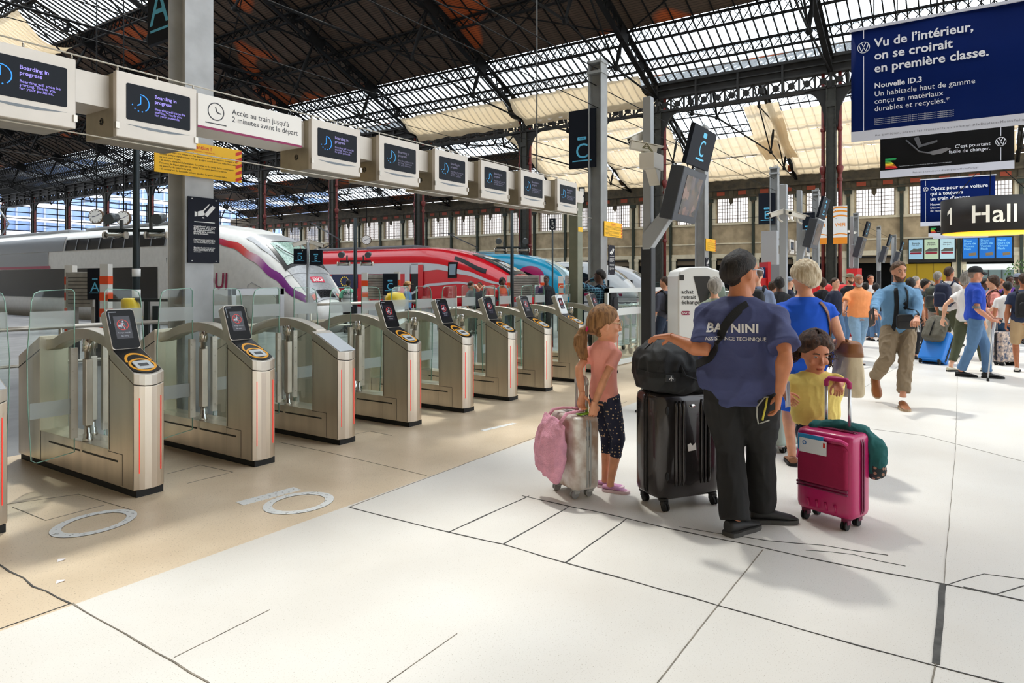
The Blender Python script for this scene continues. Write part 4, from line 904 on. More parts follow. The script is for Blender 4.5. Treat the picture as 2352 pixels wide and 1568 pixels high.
def hair_mb(hs, front=52, side=96, back=128, t=.016, tb=None, curl=0., seed=1, lock=.004, bald=0., sidevol=0.):
    tb = t if tb is None else tb; nu, nv = 56, 40; rnd = random.Random(seed); off = rnd.uniform(0,50)
    def fn(u, v):
        ph = 2*math.pi*u; th = math.pi*(.01+.98*v); f = (1+math.cos(ph))/2; bk = (1-math.cos(ph))/2; sd = abs(math.sin(ph))
        lim = front*f**1.6 + back*bk**1.2 + side*sd**2; w = f**1.6+bk**1.2+sd**2; lim /= w
        lim += 4*mnoise.noise(Vector((math.cos(ph)*3+off, math.sin(ph)*3, 0)))
        k = 1/(1+math.exp(-(lim-math.degrees(th))/4.)); tt = t*(1-bk) + tb*bk + sidevol*sd**2*max(0,math.sin(th))
        tt *= 1-bald*math.exp(-((th-.5)**2)/.12)*bk
        x, y, z = math.sin(th)*math.sin(ph), math.sin(th)*math.cos(ph), math.cos(th)
        nz = mnoise.noise(Vector((x*7+off, y*7, z*2.2)))*lock + mnoise.noise(Vector((x*16+off, y*16, z*(4 if not curl else 16))))*(lock*.5+curl)
        e = tt*k - .016*(1-k) + nz*k
        return ((.076+e)*x*hs, (-.006+(.099+e)*y)*hs, (.004+(.114+e)*z)*hs)
    return MB().grid(fn, nu, nv)
def shoe_mb(L=.28, W=.048, h=.075, flat=False):
    up = MB(); R_ = []
    for t, w, z in ((0,.55,h*.95),(.06,.78,h),(.2,.88,h*1.0),(.36,.86,h*.98),(.5,.9,h*.78),(.68,1.0,h*.62),(.84,.95,h*.5),(.95,.68,h*.38),(1.,.3,h*.25)):
        y = -.075+L*t; R_.append([(W*w*math.cos(a), y, .02+max(0,(z-.02))*(.5+.5*math.sin(a))) for a in [2*math.pi*i/14-math.pi/2 for i in range(14)]])
    up.loft(R_); so = MB(); P = []
    for t, w in ((0,.5),(.03,.75),(.15,.92),(.4,.88),(.65,1.08),(.85,1.0),(.95,.72),(1.01,.25)): P.append((W*w*1.06, -.078+L*t*1.01))
    poly = P + [(-x, y) for x, y in P[::-1]]; so.prism(poly, 0, .026, 'xy'); return up, so
def human(label, pos, heading, Hh=1.74, cat='person', skn=SK1, hs=1., fat=1., vox=.012, hand_vox=.005, group=None,
          feet=None, hands=None, curl=(.5,.5), pole=None, look=(0,0), lean=0., sway=0., shoulder=.185, hip=.09,
          top=None, bottom=None, shoes=None, hair=None, face=False, detail=True, extra=None, beard=None, fdir=None, dors=None, toes=(10,-10), neck=0., legk=None, drop=0.):
    s = Hh/1.75; rz = R(-56-heading); root = thing('person', label, cat, (pos[0], pos[1], 0), rz, group); Mi = Matrix.Translation((pos[0],pos[1],0)) @ Matrix.Rotation(rz,4,'Z'); inv = Mi.inverted()
    def L(p):      # ('w', x,y,z) world point, otherwise local units of a 1.75 m figure
        return (inv @ Vector(p[1:])) if p[0] == 'w' else Vector(p)*s
    V = lambda *p: Vector(p)*s
    tilt = Matrix.Rotation(-lean,3,'X') @ Matrix.Rotation(sway,3,'Y'); base = V(0,0,.93)
    up = lambda p: base + tilt @ (V(*p)-base)
    dt = detail
    SR = [(.84,.10,.085,0),(.90,.155,.11,-.008),(.97,.168,.118,-.01),(1.04,.158,.112,-.004),(1.12,.150,.110,.002),(1.22,.160,.115,0),(1.32,.176,.115,-.005),(1.39,.165,.10,-.01),(1.435,.12,.082,-.012),(1.465,.07,.066,-.008),(1.50,.055,.058,.0)]
    def torso(b, ease, z0, z1, fa=1., ex=None, n=22):
        rings = []
        zs = sorted(set([z0, z1] + [r[0] for r in SR if z0 < r[0] < z1]))
        for z in zs:
            for i in range(len(SR)-1):
                if SR[i][0] <= z <= SR[i+1][0]: break
            else: i = 0 if z < SR[0][0] else len(SR)-2
            t = (z-SR[i][0])/(SR[i+1][0]-SR[i][0]); hx, hy, yo = [SR[i][k]+(SR[i+1][k]-SR[i][k])*max(0,min(1,t)) for k in (1,2,3)]
            fz = 1+(fa-1)*max(0,1-max(0,z-1.30)/.15) ; wsh = (shoulder/.185) if z > 1.2 else 1+(shoulder/.185-1)*max(0,(z-.95)/.25)
            e = ease*(1 if z < 1.42 else .5)
            if ex: e += ex(z)
            rings.append([up(((hx*fz*wsh+e)*math.cos(a), yo+(fz-1)*.03+(hy*fz+e)*math.sin(a), z)) for a in [2*math.pi*i/n for i in range(n)]])
        b.loft(rings)
    sh = [up((k*shoulder*.97, -.01, 1.354)) for k in (-1, 1)]; hp = [V(k*hip,-.005,.90) for k in (-1, 1)]
    feet = feet or [(-.10,.02,0),(.10,-.02,0)]; hands = hands or [(-.25,.06,.84),(.25,.06,.84)]
    pole = pole or [(-.4,-1,-.1),(.4,-1,-.1)]; arms = []; legs = []
    for i in (0, 1):
        e, w = ik(sh[i], L(hands[i]), .285*s, .255*s, pole[i]); arms.append((sh[i], e, w))
        f = L(feet[i]); k, a = ik(hp[i], f+V(0,0,.085), .425*s, .42*s, legk[i] if legk else (0.1*(1 if i else -1),1,0)); legs.append((hp[i], k, a, f))
    fw = fat**.6
    # body
    b = MB(); torso(b, 0, .84, 1.50, fat)
    hc = up((0,.005+neck,1.50-drop+.122*hs)) ; nb = up((0,-.012,1.44)); yaw, pit = look; HM = Matrix.Translation(hc) @ (tilt.to_4x4() @ Matrix.Rotation(R(-yaw),4,'Z') @ Matrix.Rotation(R(-pit),4,'X'))
    b.tube([nb, nb.lerp(hc,.45), hc+Vector((0,-.012*s,-.02*s))], [.062*s*fw,.054*s*fw,.056*s], 14)
    b.join(head_mb(hs*s, dt), HM)
    for S_, e, w in arms:
        b.tube([S_+(S_-e)*.02, S_.lerp(e,.3), S_.lerp(e,.7), e, e.lerp(w,.25), e.lerp(w,.6), w], [v*s for v in (.052*fw,.052*fw,.042*fw,.038,.044*fw,.036,.027)], 12); b.ell(S_, (.05*s*fw,)*3, 10, 8)
    for h_, k, a, f in legs:
        b.tube([h_, h_.lerp(k,.3), h_.lerp(k,.75), k, k.lerp(a,.3), k.lerp(a,.7), a, a+V(0,0,-.05)], [v*s for v in (.088*fw,.082*fw,.058,.052,.056,.042,.036,.040)], 12)
        if shoes and shoes.get('open'): pass
    body = fuse(b, vox, 5)
    for i, (S_, e, w) in enumerate(arms):
        d = (w-e).normalized() if not (fdir and fdir[i]) else Vector(fdir[i]).normalized(); n_ = Vector(dors[i]) if dors and dors[i] else (Vector(((1 if i else -1),.25,.0)) if abs(d.z) > .5 else Vector((0,0,1)))
        x = d.cross(n_).normalized(); n_ = x.cross(d); Mh = Matrix(((x[0],d[0],n_[0],w[0]),(x[1],d[1],n_[1],w[1]),(x[2],d[2],n_[2],w[2]),(0,0,0,1)))
        body.join(hand(1 if i else -1, curl[i], hand_vox), Mh @ Matrix.Scale(s*(hs**.3),4))
    bo = body.build('body', skin(skn), root, fix=False)
    out = {'root': root, 'inv': inv, 'M': Mi, 's': s, 'HM': HM, 'arms': arms, 'legs': legs, 'hc': hc, 'up': up, 'V': V}
    # clothes
    if top:
        t = MB(); ez = top.get('ease',.016); hem = top.get('hem',.90); torso(t, ez, hem, top.get('neck',1.468), fat, top.get('flare'))
        sl = top.get('sleeve', .62)
        for S_, e, w in arms:
            rs = (.052*fw+ez*.5)*s
            if sl <= 0: t.ell(S_.lerp(sh[0].lerp(sh[1],.5),.12), (.05*s*fw,.05*s*fw,.06*s), 10, 8)
            elif sl <= 1:
                q = S_.lerp(e, sl); t.tube([S_+(S_-e)*.05, S_.lerp(e,sl*.5), q], [rs, rs*.98, rs*(1.0+top.get('bag',.08))], 14); t.ell(S_, (rs*.88,)*3, 12, 8)
            else:
                q = e.lerp(w, sl-1); t.tube([S_+(S_-e)*.05, S_.lerp(e,.5), e, e.lerp(w,.5*(sl-1)), q], [rs, rs*.95, rs*.82, rs*.8, rs*.66], 14); t.ell(S_, (rs*.88,)*3, 12, 8)
        tm = fuse(t, vox, 9, top.get('wr',.006)*s, top.get('wf',8)/s); out['top'] = tm; to = tm.build('top' if not top.get('name') else top['name'], top['mat'], root, fix=False); out['topo'] = to
        if top.get('collar'):
            c = MB(); c.lathe([(.075*s,-.02*s),(.082*s,.0),(.074*s,.035*s),(.066*s,.03*s)], up((0,-.004,1.455)), 18); c.build('collar', top['collar'], to)
    if bottom:
        t = MB(); kind = bottom.get('kind','trousers'); ez = bottom.get('ease',.014)
        torso(t, min(ez,.005), .86, bottom.get('waist',1.0 if kind == 'skirt' else .95), fat)
        end = bottom.get('end', .93)           # 0..1 along knee->ankle ; negative = above the knee
        for h_, k, a, f in legs:
            if kind == 'skirt': continue
            if end < 0: q = h_.lerp(k, 1+end); t.tube([h_+V(0,0,.04), h_.lerp(k,.4), q], [v*s for v in (.098*fw+ez*.5,.092*fw+ez,.078+ez*1.6)], 14)
            else:
                q = k.lerp(a, end); wd = bottom.get('width',.058); t.tube([h_+V(0,0,.04), h_.lerp(k,.4), k, k.lerp(q,.5), q], [v*s for v in (.098*fw+ez*.5,.090*fw+ez,.060+ez*1.3,wd+ez,wd*.92+ez)], 14)
        tm = fuse(t, vox, 5, bottom.get('wr',.006)*s, bottom.get('wf',9)/s); out['bot'] = tm; tm.build(bottom.get('name','trousers'), bottom['mat'], root, fix=False)
    if shoes:
        for i, (h_, k, a, f) in enumerate(legs):
            u_, so = shoe_mb(shoes.get('L',.28), shoes.get('W',.048), shoes.get('h',.078)); Ms = Matrix.Translation(Vector((a.x,a.y,f.z))) @ Matrix.Rotation(R(-toes[i]),4,'Z') @ Matrix.Rotation(shoes.get('pitch',(0,0))[i],4,'X') @ Matrix.Scale(s,4)
            so_ = u_.xf(Ms).build('shoe', shoes['mat'], root); so.xf(Ms).build('sole', shoes.get('sole', RUB), so_)
    if hair:
        hk = dict(hair); hm = hk.pop('mat'); hk.pop('tail', None); hb = hair_mb(hs*s, **hk); hb.xf(HM).build('hair', hm, root, fix=True)
    if face:
        for k in (-1, 1):
            e = MB(); e.ell((k*.033*hs*s,.082*hs*s,.012*hs*s), (.013*hs*s,.008*hs*s,.0052*hs*s), 10, 6); eo = e.xf(HM).build('eye', mat('eye white', (176,160,148), .3), root)
            p = MB(); p.ell((k*.033*hs*s,.0885*hs*s,.011*hs*s), (.0058*hs*s,.004*hs*s,.0052*hs*s), 8, 6); p.xf(HM).build('iris', mat('iris brown', (46,30,22), .2), eo)
            p = MB(); p.tube([(k*.016*hs*s,.094*hs*s,.033*hs*s),(k*.034*hs*s,.093*hs*s,.038*hs*s),(k*.054*hs*s,.082*hs*s,.032*hs*s)], [.004*hs*s,.005*hs*s,.003*hs*s], 6); p.xf(HM).build('eyebrow', hair['mat'] if hair else RUB, root)
        m_ = MB(); m_.ell((0,.092*hs*s,-.0645*hs*s), (.023*hs*s,.007*hs*s,.0042*hs*s), 12, 6); m_.ell((0,.091*hs*s,-.072*hs*s), (.019*hs*s,.007*hs*s,.0048*hs*s), 12, 6); m_.xf(HM).build('lips', mat('lips %d' % skn[0], tuple(int(v*c) for v, c in zip(skn,(.86,.62,.6))), .45), root)
    if beard:
        def bf(u, v):
            ph = R(-84+168*u); z = -.122+.094*v*(1-.30*math.cos(ph)**2)
            for q0, q1 in zip(HEADR, HEADR[1:]):
                if q0[0] <= z <= q1[0]: break
            else: q0, q1 = HEADR[0], HEADR[1]
            t = max(0, min(1, (z-q0[0])/(q1[0]-q0[0]))); hw, fy, by = [q0[k]+(q1[k]-q0[k])*t for k in (1,2,3)]
            q = .0075+.002*mnoise.noise(Vector((u*30,v*20,0)))
            if u < .03 or u > .97 or v > .96: q = -.004
            if abs(z+.066) < .009 and abs(math.degrees(ph)) < 17: q = -.004
            return ((hw+q)*math.sin(ph)*hs*s, ((fy+by)/2+((fy-by)/2+q)*math.cos(ph))*hs*s, (z-.004)*hs*s)
        MB().grid(bf, 40, 18).xf(HM).build('beard', beard, root)
    return out
def bvh(mb): return BVHTree.FromPolygons([Vector(p) for p in mb.v], mb.f)
def drape(tree, mb, origin_y, dirn, off):      # push flat points (x,z) onto a garment along +Y or -Y
    o = MB(); o.f = mb.f; o.sm = mb.sm
    for x, y, z in mb.v:
        h = tree.ray_cast(Vector((x, origin_y, z)), Vector((0, dirn, 0))); o.v.append((x, (h[0].y if h[0] else 0) - dirn*off, z))
    return o
def ribbon(tree, pts, w, off, outward, n=40, thick=.004):   # strap following the garment: pts are local points, projected from outside toward the axis
    P = []
    for i in range(n+1):
        t = i/n*(len(pts)-1); k = min(int(t), len(pts)-2); P.append(Vector(pts[k]).lerp(Vector(pts[k+1]), t-k))
    Q = []
    for p in P:
        c = Vector((p.x*.2, 0, p.z)); d = (c-p).normalized(); h = tree.ray_cast(p, d); Q.append((h[0]-d*off) if h[0] else p)
    b = MB(); rings = []
    for i, q in enumerate(Q):
        d = (Q[min(i+1,n)]-Q[max(i-1,0)]).normalized(); nn = Vector((q.x, q.y, 0)).normalized(); x = d.cross(nn).normalized()
        rings.append([q-x*w/2-nn*thick, q+x*w/2-nn*thick, q+x*w/2+nn*thick, q-x*w/2+nn*thick])
    b.loft(rings, smooth=False); return b
def backpack(parent_hum, name, label, cat, m, w=.30, h=.46, d=.18, z=1.18, strap=None, y=-.12, m2=None):
    P = parent_hum; s = P['s']; rt = thing(name, label, cat, P['root'].location, P['root'].rotation_euler[2])
    b = MB(); n = 20; rings = []
    for t, k in ((0,.86),(.04,.97),(.2,1.0),(.5,1.0),(.75,.95),(.9,.82),(.97,.6),(1,.3)):
        rings.append([P['up']((w/2*k*math.copysign(abs(math.cos(a))**.6,math.cos(a)), y-d/2*1.0-(d/2*k)*math.copysign(abs(math.sin(a))**.6,math.sin(a)), z-h/2+h*t)) for a in [2*math.pi*i/n for i in range(n)]])
    b.loft(rings); fuse(b, .014, 3, .006, 10).build('bag_body', m, rt, fix=False)
    b = MB(); b.loft([[P['up']((w*.36*k*math.copysign(abs(math.cos(a))**.5,math.cos(a)), y-d-.03*math.sin(a)*(1 if math.sin(a)>0 else .3), z-h*.40+h*.5*t)) for a in [2*math.pi*i/n for i in range(n)]] for t, k in ((0,.8),(.1,1),(.8,1),(1,.7))]); b.build('front_pocket', m2 or m, rt)
    for k in (-1, 1):
        b = MB(); pts = [P['up'](p) for p in ((k*.10,y-.01,z+h*.38),(k*.115,-.04,1.475),(k*.13,.07,1.42),(k*.14,.135,1.30),(k*.15,.10,1.12),(k*.16,.0,z-h*.25),(k*.13,y-.02,z-h*.38))]; b.tube(pts, .024*s, 8, flat=.35); b.build('strap', strap or m, rt)
    b = MB(); b.tube([P['up'](p) for p in ((-.04,y-.05,z+h*.46),(0,y-.05,z+h*.54),(.04,y-.05,z+h*.46))], .009, 6); b.build('grab_handle', strap or m, rt); return rt
def cmat(key, rgb=(128,128,128), **k):
    k.setdefault('rough', .85); k.setdefault('var', .07); k.setdefault('vscale', 5); k.setdefault('bump', .5); k.setdefault('bscale', 15); return mat(key, rgb, **k)
def wpt(px, py, d): return ('w',)+dpt(px, py, d)
def gpt(px, py): return ('w',)+at(px, py)
# ------------------------------------------------------------------ the man leaning on the big suitcase
NAVY = cmat('faded navy cotton', (62,68,108)); BLKT = cmat('black work trousers', (24,23,23), bump=.2)
HB = hairmat((22,18,16), (56,49,44)); 
P1 = at(1700, 1222)
M1 = human('burly man in a faded navy T-shirt and black trousers, one hand on the black holdall', P1, 26, 1.735, drop=.03, skn=(190,120,82), hs=1.165, fat=1.34, vox=.0085, hand_vox=.0028,
  feet=[gpt(1688,1226), gpt(1748,1198)], hands=[wpt(1535,772,4.28), wpt(1790,905,3.98)], curl=(.28,.42), look=(38,2), shoulder=.205, hip=.10, pole=[(-.6,-.5,-.6),(.5,-1,0)],
  top=dict(mat=NAVY, ease=.036, hem=.80, sleeve=.86, wr=.013, wf=5, bag=.22, name='t_shirt'), bottom=dict(mat=BLKT, ease=.022, end=1.0, width=.075, wr=.010, wf=6),
  shoes=dict(mat=mat('black shoe leather', (34,33,33), .6, var=.2), sole=mat('grey sole', (70,68,66), .8), L=.31, W=.054, h=.10), toes=(28, 66), hair=dict(mat=HB, front=48, side=88, back=124, t=.012, tb=.015, bald=.5, lock=.003, curl=.0012), dors=[(0,0,1),(1,-.1,.1)], fdir=[(-.85,.35,-.12), None])
tr = bvh(M1['top']); s = M1['s']
tx = MB(); write(tx, 'BATNINI', .074, (-.17,0,1.245), (1,0,0), (0,0,1), bold=.028, spacing=1.04); write(tx, 'ASSISTANCE TECHNIQUE', .0305, (-.17,0,1.197), (1,0,0), (0,0,1), bold=.012, spacing=.96)
drape(tr, tx, -.6, 1, .007).build('lettering', mat('shirt print white', (214,210,206), .8), M1['topo'])
st = ribbon(tr, [(.10,-.25,1.41),(.03,-.4,1.38),(-.06,-.5,1.33),(-.14,-.5,1.27),(-.20,-.45,1.19),(-.32,-.35,1.08),(-.5,-.1,1.02)], .05, .006, 0); sb = thing('shoulder_strap', 'black cross-body strap over the back of the navy T-shirt', 'strap', M1['root'].location, M1['root'].rotation_euler[2]); st.build('webbing', mat('strap black', (16,16,18), .8, bump=.2, bscale=300), sb)
gl = MB(); k = 1.165*s
for sg in (-1, 1): gl.tube([(sg*.075*k,-.005*k,.018*k),(sg*.074*k,.06*k,.02*k),(sg*.064*k,.10*k,.018*k)], .0028*k, 6); ringpoly(gl, sg*.036*k, .01*k, .024*k, .027*k, .103*k, .106*k, n=20)
gl.bar((-.012*k,.105*k,.014*k),(.012*k,.105*k,.014*k),.004*k,.004*k); gg = thing('eyeglasses', 'eyeglasses with pale temples worn by the man in the navy T-shirt', 'glasses', M1['root'].location, M1['root'].rotation_euler[2]); gl.xf(M1['HM']).build('glasses_frame', mat('glasses grey', (176,176,186), .3, .5), gg)
tb = bvh(M1['bot']); cd = MB(); 
pts = [(.30,-.05,.86),(.20,-.20,.86),(.13,-.30,.80),(.125,-.30,.74),(.16,-.28,.69),(.22,-.2,.70),(.27,-.1,.715)]
q = []
for p in pts:
    c = Vector((.1,0,p[2])); d = (c-Vector(p)).normalized(); h = tb.ray_cast(Vector(p), d); q.append((h[0]-d*.006) if h[0] else Vector(p))
cd.tube(q, .0045, 6); cd.build('pocket_cord', mat('cord grey', (170,168,160), .7), M1['root'])
cd = MB(); q = []
for p in ((.24,-.2,.855),(.235,-.2,.80),(.225,-.2,.74),(.22,-.2,.715)):
    c = Vector((.1,0,p[2])); d = (c-Vector(p)).normalized(); h = tb.ray_cast(Vector(p), d); q.append((h[0]-d*.005) if h[0] else Vector(p))
cd.tube(q, .006, 6); cd.build('pocket_zip', mat('zip yellow', (214,200,70), .6), M1['root'])
# ------------------------------------------------------------------ girl with ponytail
PINK = cmat('coral pink cotton', (238,160,146)); DOT = mat('navy leggings', (30,34,58), .8)
def dotmat(key, base, dot, sc=26, th=.3):
    m = bpy.data.materials.new(key); m.use_nodes = True; nt = m.node_tree; N = nt.nodes; L = nt.links; tc = N.new('ShaderNodeTexCoord'); v = N.new('ShaderNodeTexVoronoi'); v.inputs['Scale'].default_value = sc; v.inputs['Randomness'].default_value = .35
    L.new(tc.outputs['Object'], v.inputs['Vector']); r = N.new('ShaderNodeMath'); r.operation = 'LESS_THAN'; r.inputs[1].default_value = th; L.new(v.outputs['Distance'], r.inputs[0])
    x = N.new('ShaderNodeMix'); x.data_type = 'RGBA'; L.new(r.outputs[0], x.inputs[0]); x.inputs[6].default_value = lin(base); x.inputs[7].default_value = lin(dot); L.new(x.outputs[2], N['Principled BSDF'].inputs['Base Color']); N['Principled BSDF'].inputs['Roughness'].default_value = .85; return m
G1 = at(1388, 1126); HG = hairmat((104,72,44), (166,122,78))
GM = human('girl with brown ponytail in pink T-shirt and dotted navy leggings, holding the marble suitcase', G1, 48, 1.325, drop=.06, skn=(220,154,118), hs=1.50, fat=.86, vox=.0075, hand_vox=.0028, face=True,
  feet=[wpt(1390,1118,5.14)[:3]+(0,), gpt(1402,1128)], hands=[wpt(1337,906,4.93), wpt(1364,930,4.86)], curl=(.75,.75), look=(38,4), shoulder=.17, hip=.08, pole=[(.1,-1,-.3),(.3,-1,-.2)],
  top=dict(mat=PINK, ease=.014, hem=.885, sleeve=.55, wr=.006, wf=9, bag=.12, name='t_shirt'), bottom=dict(mat=dotmat('dotted leggings', (30,34,58), (222,190,150), 42, .24), ease=.008, end=.42, width=.052, wr=.004, name='leggings'),
  shoes=dict(mat=mat('pink slider', (206,150,176), .7, rgb2=(180,120,170), vscale=30), sole=mat('slider sole', (224,196,206), .7), L=.265, W=.05, h=.06), toes=(62, 66),
  hair=dict(mat=HG, front=54, side=92, back=132, t=.014, tb=.018, lock=.004), fdir=[(-.1,-.05,-1),(-.2,.1,-1)], dors=[(-.8,.2,0),(.8,-.5,0)])
pt = MB(); k = 1.50*GM['s']; pt.tube([(0,-.105*k,-.03*k),(0,-.135*k,-.05*k),(.0,-.15*k,-.10*k),(-.005*k,-.145*k,-.16*k),(0,-.125*k,-.22*k),(0,-.11*k,-.26*k)], [.022*k,.034*k,.046*k,.044*k,.03*k,.008*k], 14)
pt = fuse(pt, .008, 3, .006, 18); pt.xf(GM['HM']).build('ponytail', HG, GM['root'], fix=False)
hb_ = MB(); hb_.lathe([(.022*k,-.008*k),(.032*k,-.006*k),(.032*k,.006*k),(.022*k,.008*k)], (0,0,0), 16, Matrix.Rotation(1.15,3,'X')); hb_.xf(GM['HM'] @ Matrix.Translation((0,-.118*k,-.038*k))).build('hair_tie', mat('hair tie magenta', (206,24,96), .7), GM['root'])
gl = MB()
for sg in (-1, 1): gl.tube([(sg*.078*k,-.005*k,.016*k),(sg*.07*k,.09*k,.018*k)], .0022*k, 6); ringpoly(gl, sg*.036*k, .008*k, .024*k, .027*k, .102*k, .105*k, n=20)
gl.bar((-.012*k,.104*k,.012*k),(.012*k,.104*k,.012*k),.003*k,.003*k); gg = thing('eyeglasses', 'thin light eyeglasses worn by the girl with the ponytail', 'glasses', GM['root'].location, GM['root'].rotation_euler[2]); gl.xf(GM['HM']).build('glasses_frame', mat('glasses gold', (200,170,130), .3, .6), gg)
# ------------------------------------------------------------------ little girl in yellow
YT = cmat('pale yellow cotton', (240,216,120)); HC = hairmat((40,27,20), (86,58,42))
T1 = dpt(1872, 1100, 4.78)
TM = human('little girl with dark curly hair in a yellow T-shirt, looking down behind the pink suitcase', T1, 186, 1.108, drop=.06, skn=(204,134,100), hs=1.75, fat=1.42, vox=.007, hand_vox=.0026, face=True,
  hands=[wpt(1925,880,4.42), wpt(1803,905,4.62)], curl=(.9,.45), look=(-6,20), shoulder=.225, hip=.08, pole=[(-1,.0,-.5),(1,-.3,-.6)],
  top=dict(mat=YT, ease=.020, hem=.80, sleeve=.66, wr=.008, wf=8, bag=.12, neck=1.455, name='t_shirt'), bottom=dict(mat=dotmat('flower leggings', (28,32,56), (224,214,206), 34, .25), ease=.012, end=.95, width=.05, name='leggings'),
  shoes=dict(mat=mat('child shoe', (210,200,196), .7), L=.25, W=.05), hair=dict(mat=HC, front=50, side=86, back=134, t=.018, tb=.04, lock=.005, curl=.003, sidevol=.012), fdir=[(.1,.5,-.5), (-.3,.6,-.4)], dors=[(0,.6,.7),(.6,.4,.4)])
k = 1.75*TM['s']
for sg in (-1, 1):
    c = MB(); rnd = random.Random(5+sg)
    for j in range(46):
        a = rnd.uniform(-2.2,2.2); p0 = Vector((sg*.075*k, -.03*k, (-.02+.03*rnd.uniform(-1,1))*k)); L_ = rnd.uniform(.06,.11)*k; d = Vector((sg*(.55+.5*rnd.random()), -.35*rnd.random(), math.sin(a)*.9)).normalized(); sd = d.cross(Vector((0,1,0))).normalized(); pts = []
        for q in range(9):
            t = q/8; pts.append(p0 + d*(L_*t) + sd*(.008*k*math.sin(q*1.6+j)) + Vector((0,.008*k*math.cos(q*1.6+j),-.02*k*t*t)))
        c.tube(pts, [.0028*k]*8+[.0009*k], 5)
    c.xf(TM['HM']).build('curly_strands', HC, TM['root'])
# ------------------------------------------------------------------ woman in the blue dress
BLU_D = cmat('cobalt blue dress cloth', (14,84,206), bump=.05); HW = hairmat((176,154,122), (222,208,182))
B1 = dpt(1848, 1000, 5.75)
BM = human('woman with short grey-blond hair in a cobalt blue dress, seen from behind', B1, 4, 1.70, skn=(220,158,126), hs=1.06, fat=1.16, vox=.009, hand_vox=.0035,
  hands=[wpt(1852,795,5.45), (.26,.18,.95)], curl=(.5,.5), look=(-22,0), shoulder=.195, pole=[(-1,-.3,-.1),(.4,-1,0)],
  top=dict(mat=BLU_D, ease=.018, hem=.48, sleeve=.28, wr=.007, wf=5, bag=.25, neck=1.46, flare=lambda z: .035*max(0,(1.15-z)/.25) if z < 1.15 else 0, name='dress'),
  shoes=dict(mat=mat('tan sandal', (150,100,70), .7), L=.25), hair=dict(mat=HW, front=58, side=104, back=140, t=.026, tb=.034, lock=.010, sidevol=.012), fdir=[(.8,.3,-.3), None], dors=[(-.3,-.9,.2), None])
e, w = BM['arms'][0][1], BM['arms'][0][2]; wa = MB(); d = (w-e).normalized(); p = e.lerp(w,.9)
rings = []; x = d.cross(Vector((0,0,1))).normalized(); y = d.cross(x)
for r, t in ((.030,-.012),(.034,-.010),(.034,.010),(.030,.012)): rings.append([p+d*t+x*(r*math.cos(a))+y*(r*math.sin(a)) for a in [2*math.pi*i/18 for i in range(18)]])
wa.loft(rings); ww = thing('wristwatch', 'mint green watch on the left wrist of the woman in blue', 'watch', BM['root'].location, BM['root'].rotation_euler[2]); wa.build('strap', mat('mint strap', (140,214,200), .5), ww)
# her canvas bag with brown flap and strap
bt = thing('shoulder_bag', 'beige canvas bag with brown leather flap, hanging from the shoulder of the woman in blue', 'bag', (BM['root'].location.x, BM['root'].location.y, 0), BM['root'].rotation_euler[2])
c = MB(); rings = []
for z, hx, hy in ((.60,.075,.16),(.62,.085,.175),(.75,.085,.18),(.95,.07,.165),(1.02,.06,.155)): rings.append([(.345+hx*math.copysign(abs(math.cos(a))**.5,math.cos(a)), -.02+hy*math.copysign(abs(math.sin(a))**.5,math.sin(a)), z) for a in [2*math.pi*i/24 for i in range(24)]])
c.loft(rings); CANV = cmat('beige canvas', (206,190,160)); BRN = mat('brown leather', (134,84,44), .45, var=.15); fuse(c, .012, 2, .005, 9).build('bag_body', CANV, bt, fix=False)
c = MB(); rings = []
for z, hx, hy in ((.93,.082,.172),(.97,.078,.17),(1.03,.068,.162),(1.05,.05,.14)): rings.append([(.345+hx*math.copysign(abs(math.cos(a))**.5,math.cos(a)), -.02+hy*math.copysign(abs(math.sin(a))**.5,math.sin(a)), z) for a in [2*math.pi*i/24 for i in range(24)]])
c.loft(rings); c.build('flap', BRN, bt)
dt_ = bvh(BM['top']); c = ribbon(dt_, [(.40,-.12,1.04),(.40,-.22,1.14),(.34,-.30,1.24),(.27,-.32,1.32),(.21,-.34,1.375)], .035, .008, 0); c.bar((.33,-.10,.96),(.30,-.10,1.07),.035,.008); c.build('strap', BRN, bt)
# ------------------------------------------------------------------ walking man in denim shirt
DEN = cmat('light denim shirt', (104,146,182)); KHA = cmat('khaki trousers', (134,116,92)); HBn = hairmat((70,52,38), (110,84,62)); LEA = mat('tan leather shoe', (150,88,44), .45, var=.15)
W1 = at(2064, 925)
WM = human('bearded man in a pale blue denim shirt and khaki trousers striding toward the viewer', W1, 196, 1.80, skn=(208,148,118), hs=1.0, fat=1.02, vox=.010, hand_vox=.004, face=True, shoulder=.20,
  feet=[gpt(2073,940), wpt(2010,880,8.85)], hands=[wpt(2107,782,7.9), wpt(1996,758,8.0)], curl=(.7,.4), look=(-14,10), pole=[(-.7,-1,0),(.7,-1,0)],
  top=dict(mat=DEN, ease=.022, hem=.80, sleeve=1.86, wr=.009, wf=8, neck=1.46, collar=DEN, name='shirt'), bottom=dict(mat=KHA, ease=.016, end=.97, width=.062, wr=.012, wf=9),
  shoes=dict(mat=LEA, sole=mat('tan sole', (176,150,120), .7), L=.29, W=.052, h=.09, pitch=(0,-.95)), toes=(4,0), hair=dict(mat=HBn, front=44, side=84, back=122, t=.018, tb=.014, lock=.006), beard=mat('beard brown', (92,66,50), .8, bump=.5, bscale=150), legk=[(0,1,0),(0,1,.1)])
tr = bvh(WM['top']); sw_ = ribbon(tr, [(.12,.25,1.46),(.13,.4,1.42),(.13,.5,1.25),(.16,.5,1.05),(.22,.4,.92)], .05, .006, 0)
ct = thing('shoulder_strap', 'wide black strap over the shoulder of the man in denim', 'strap', WM['root'].location, WM['root'].rotation_euler[2]); sw_.build('webbing', mat('strap black'), ct)
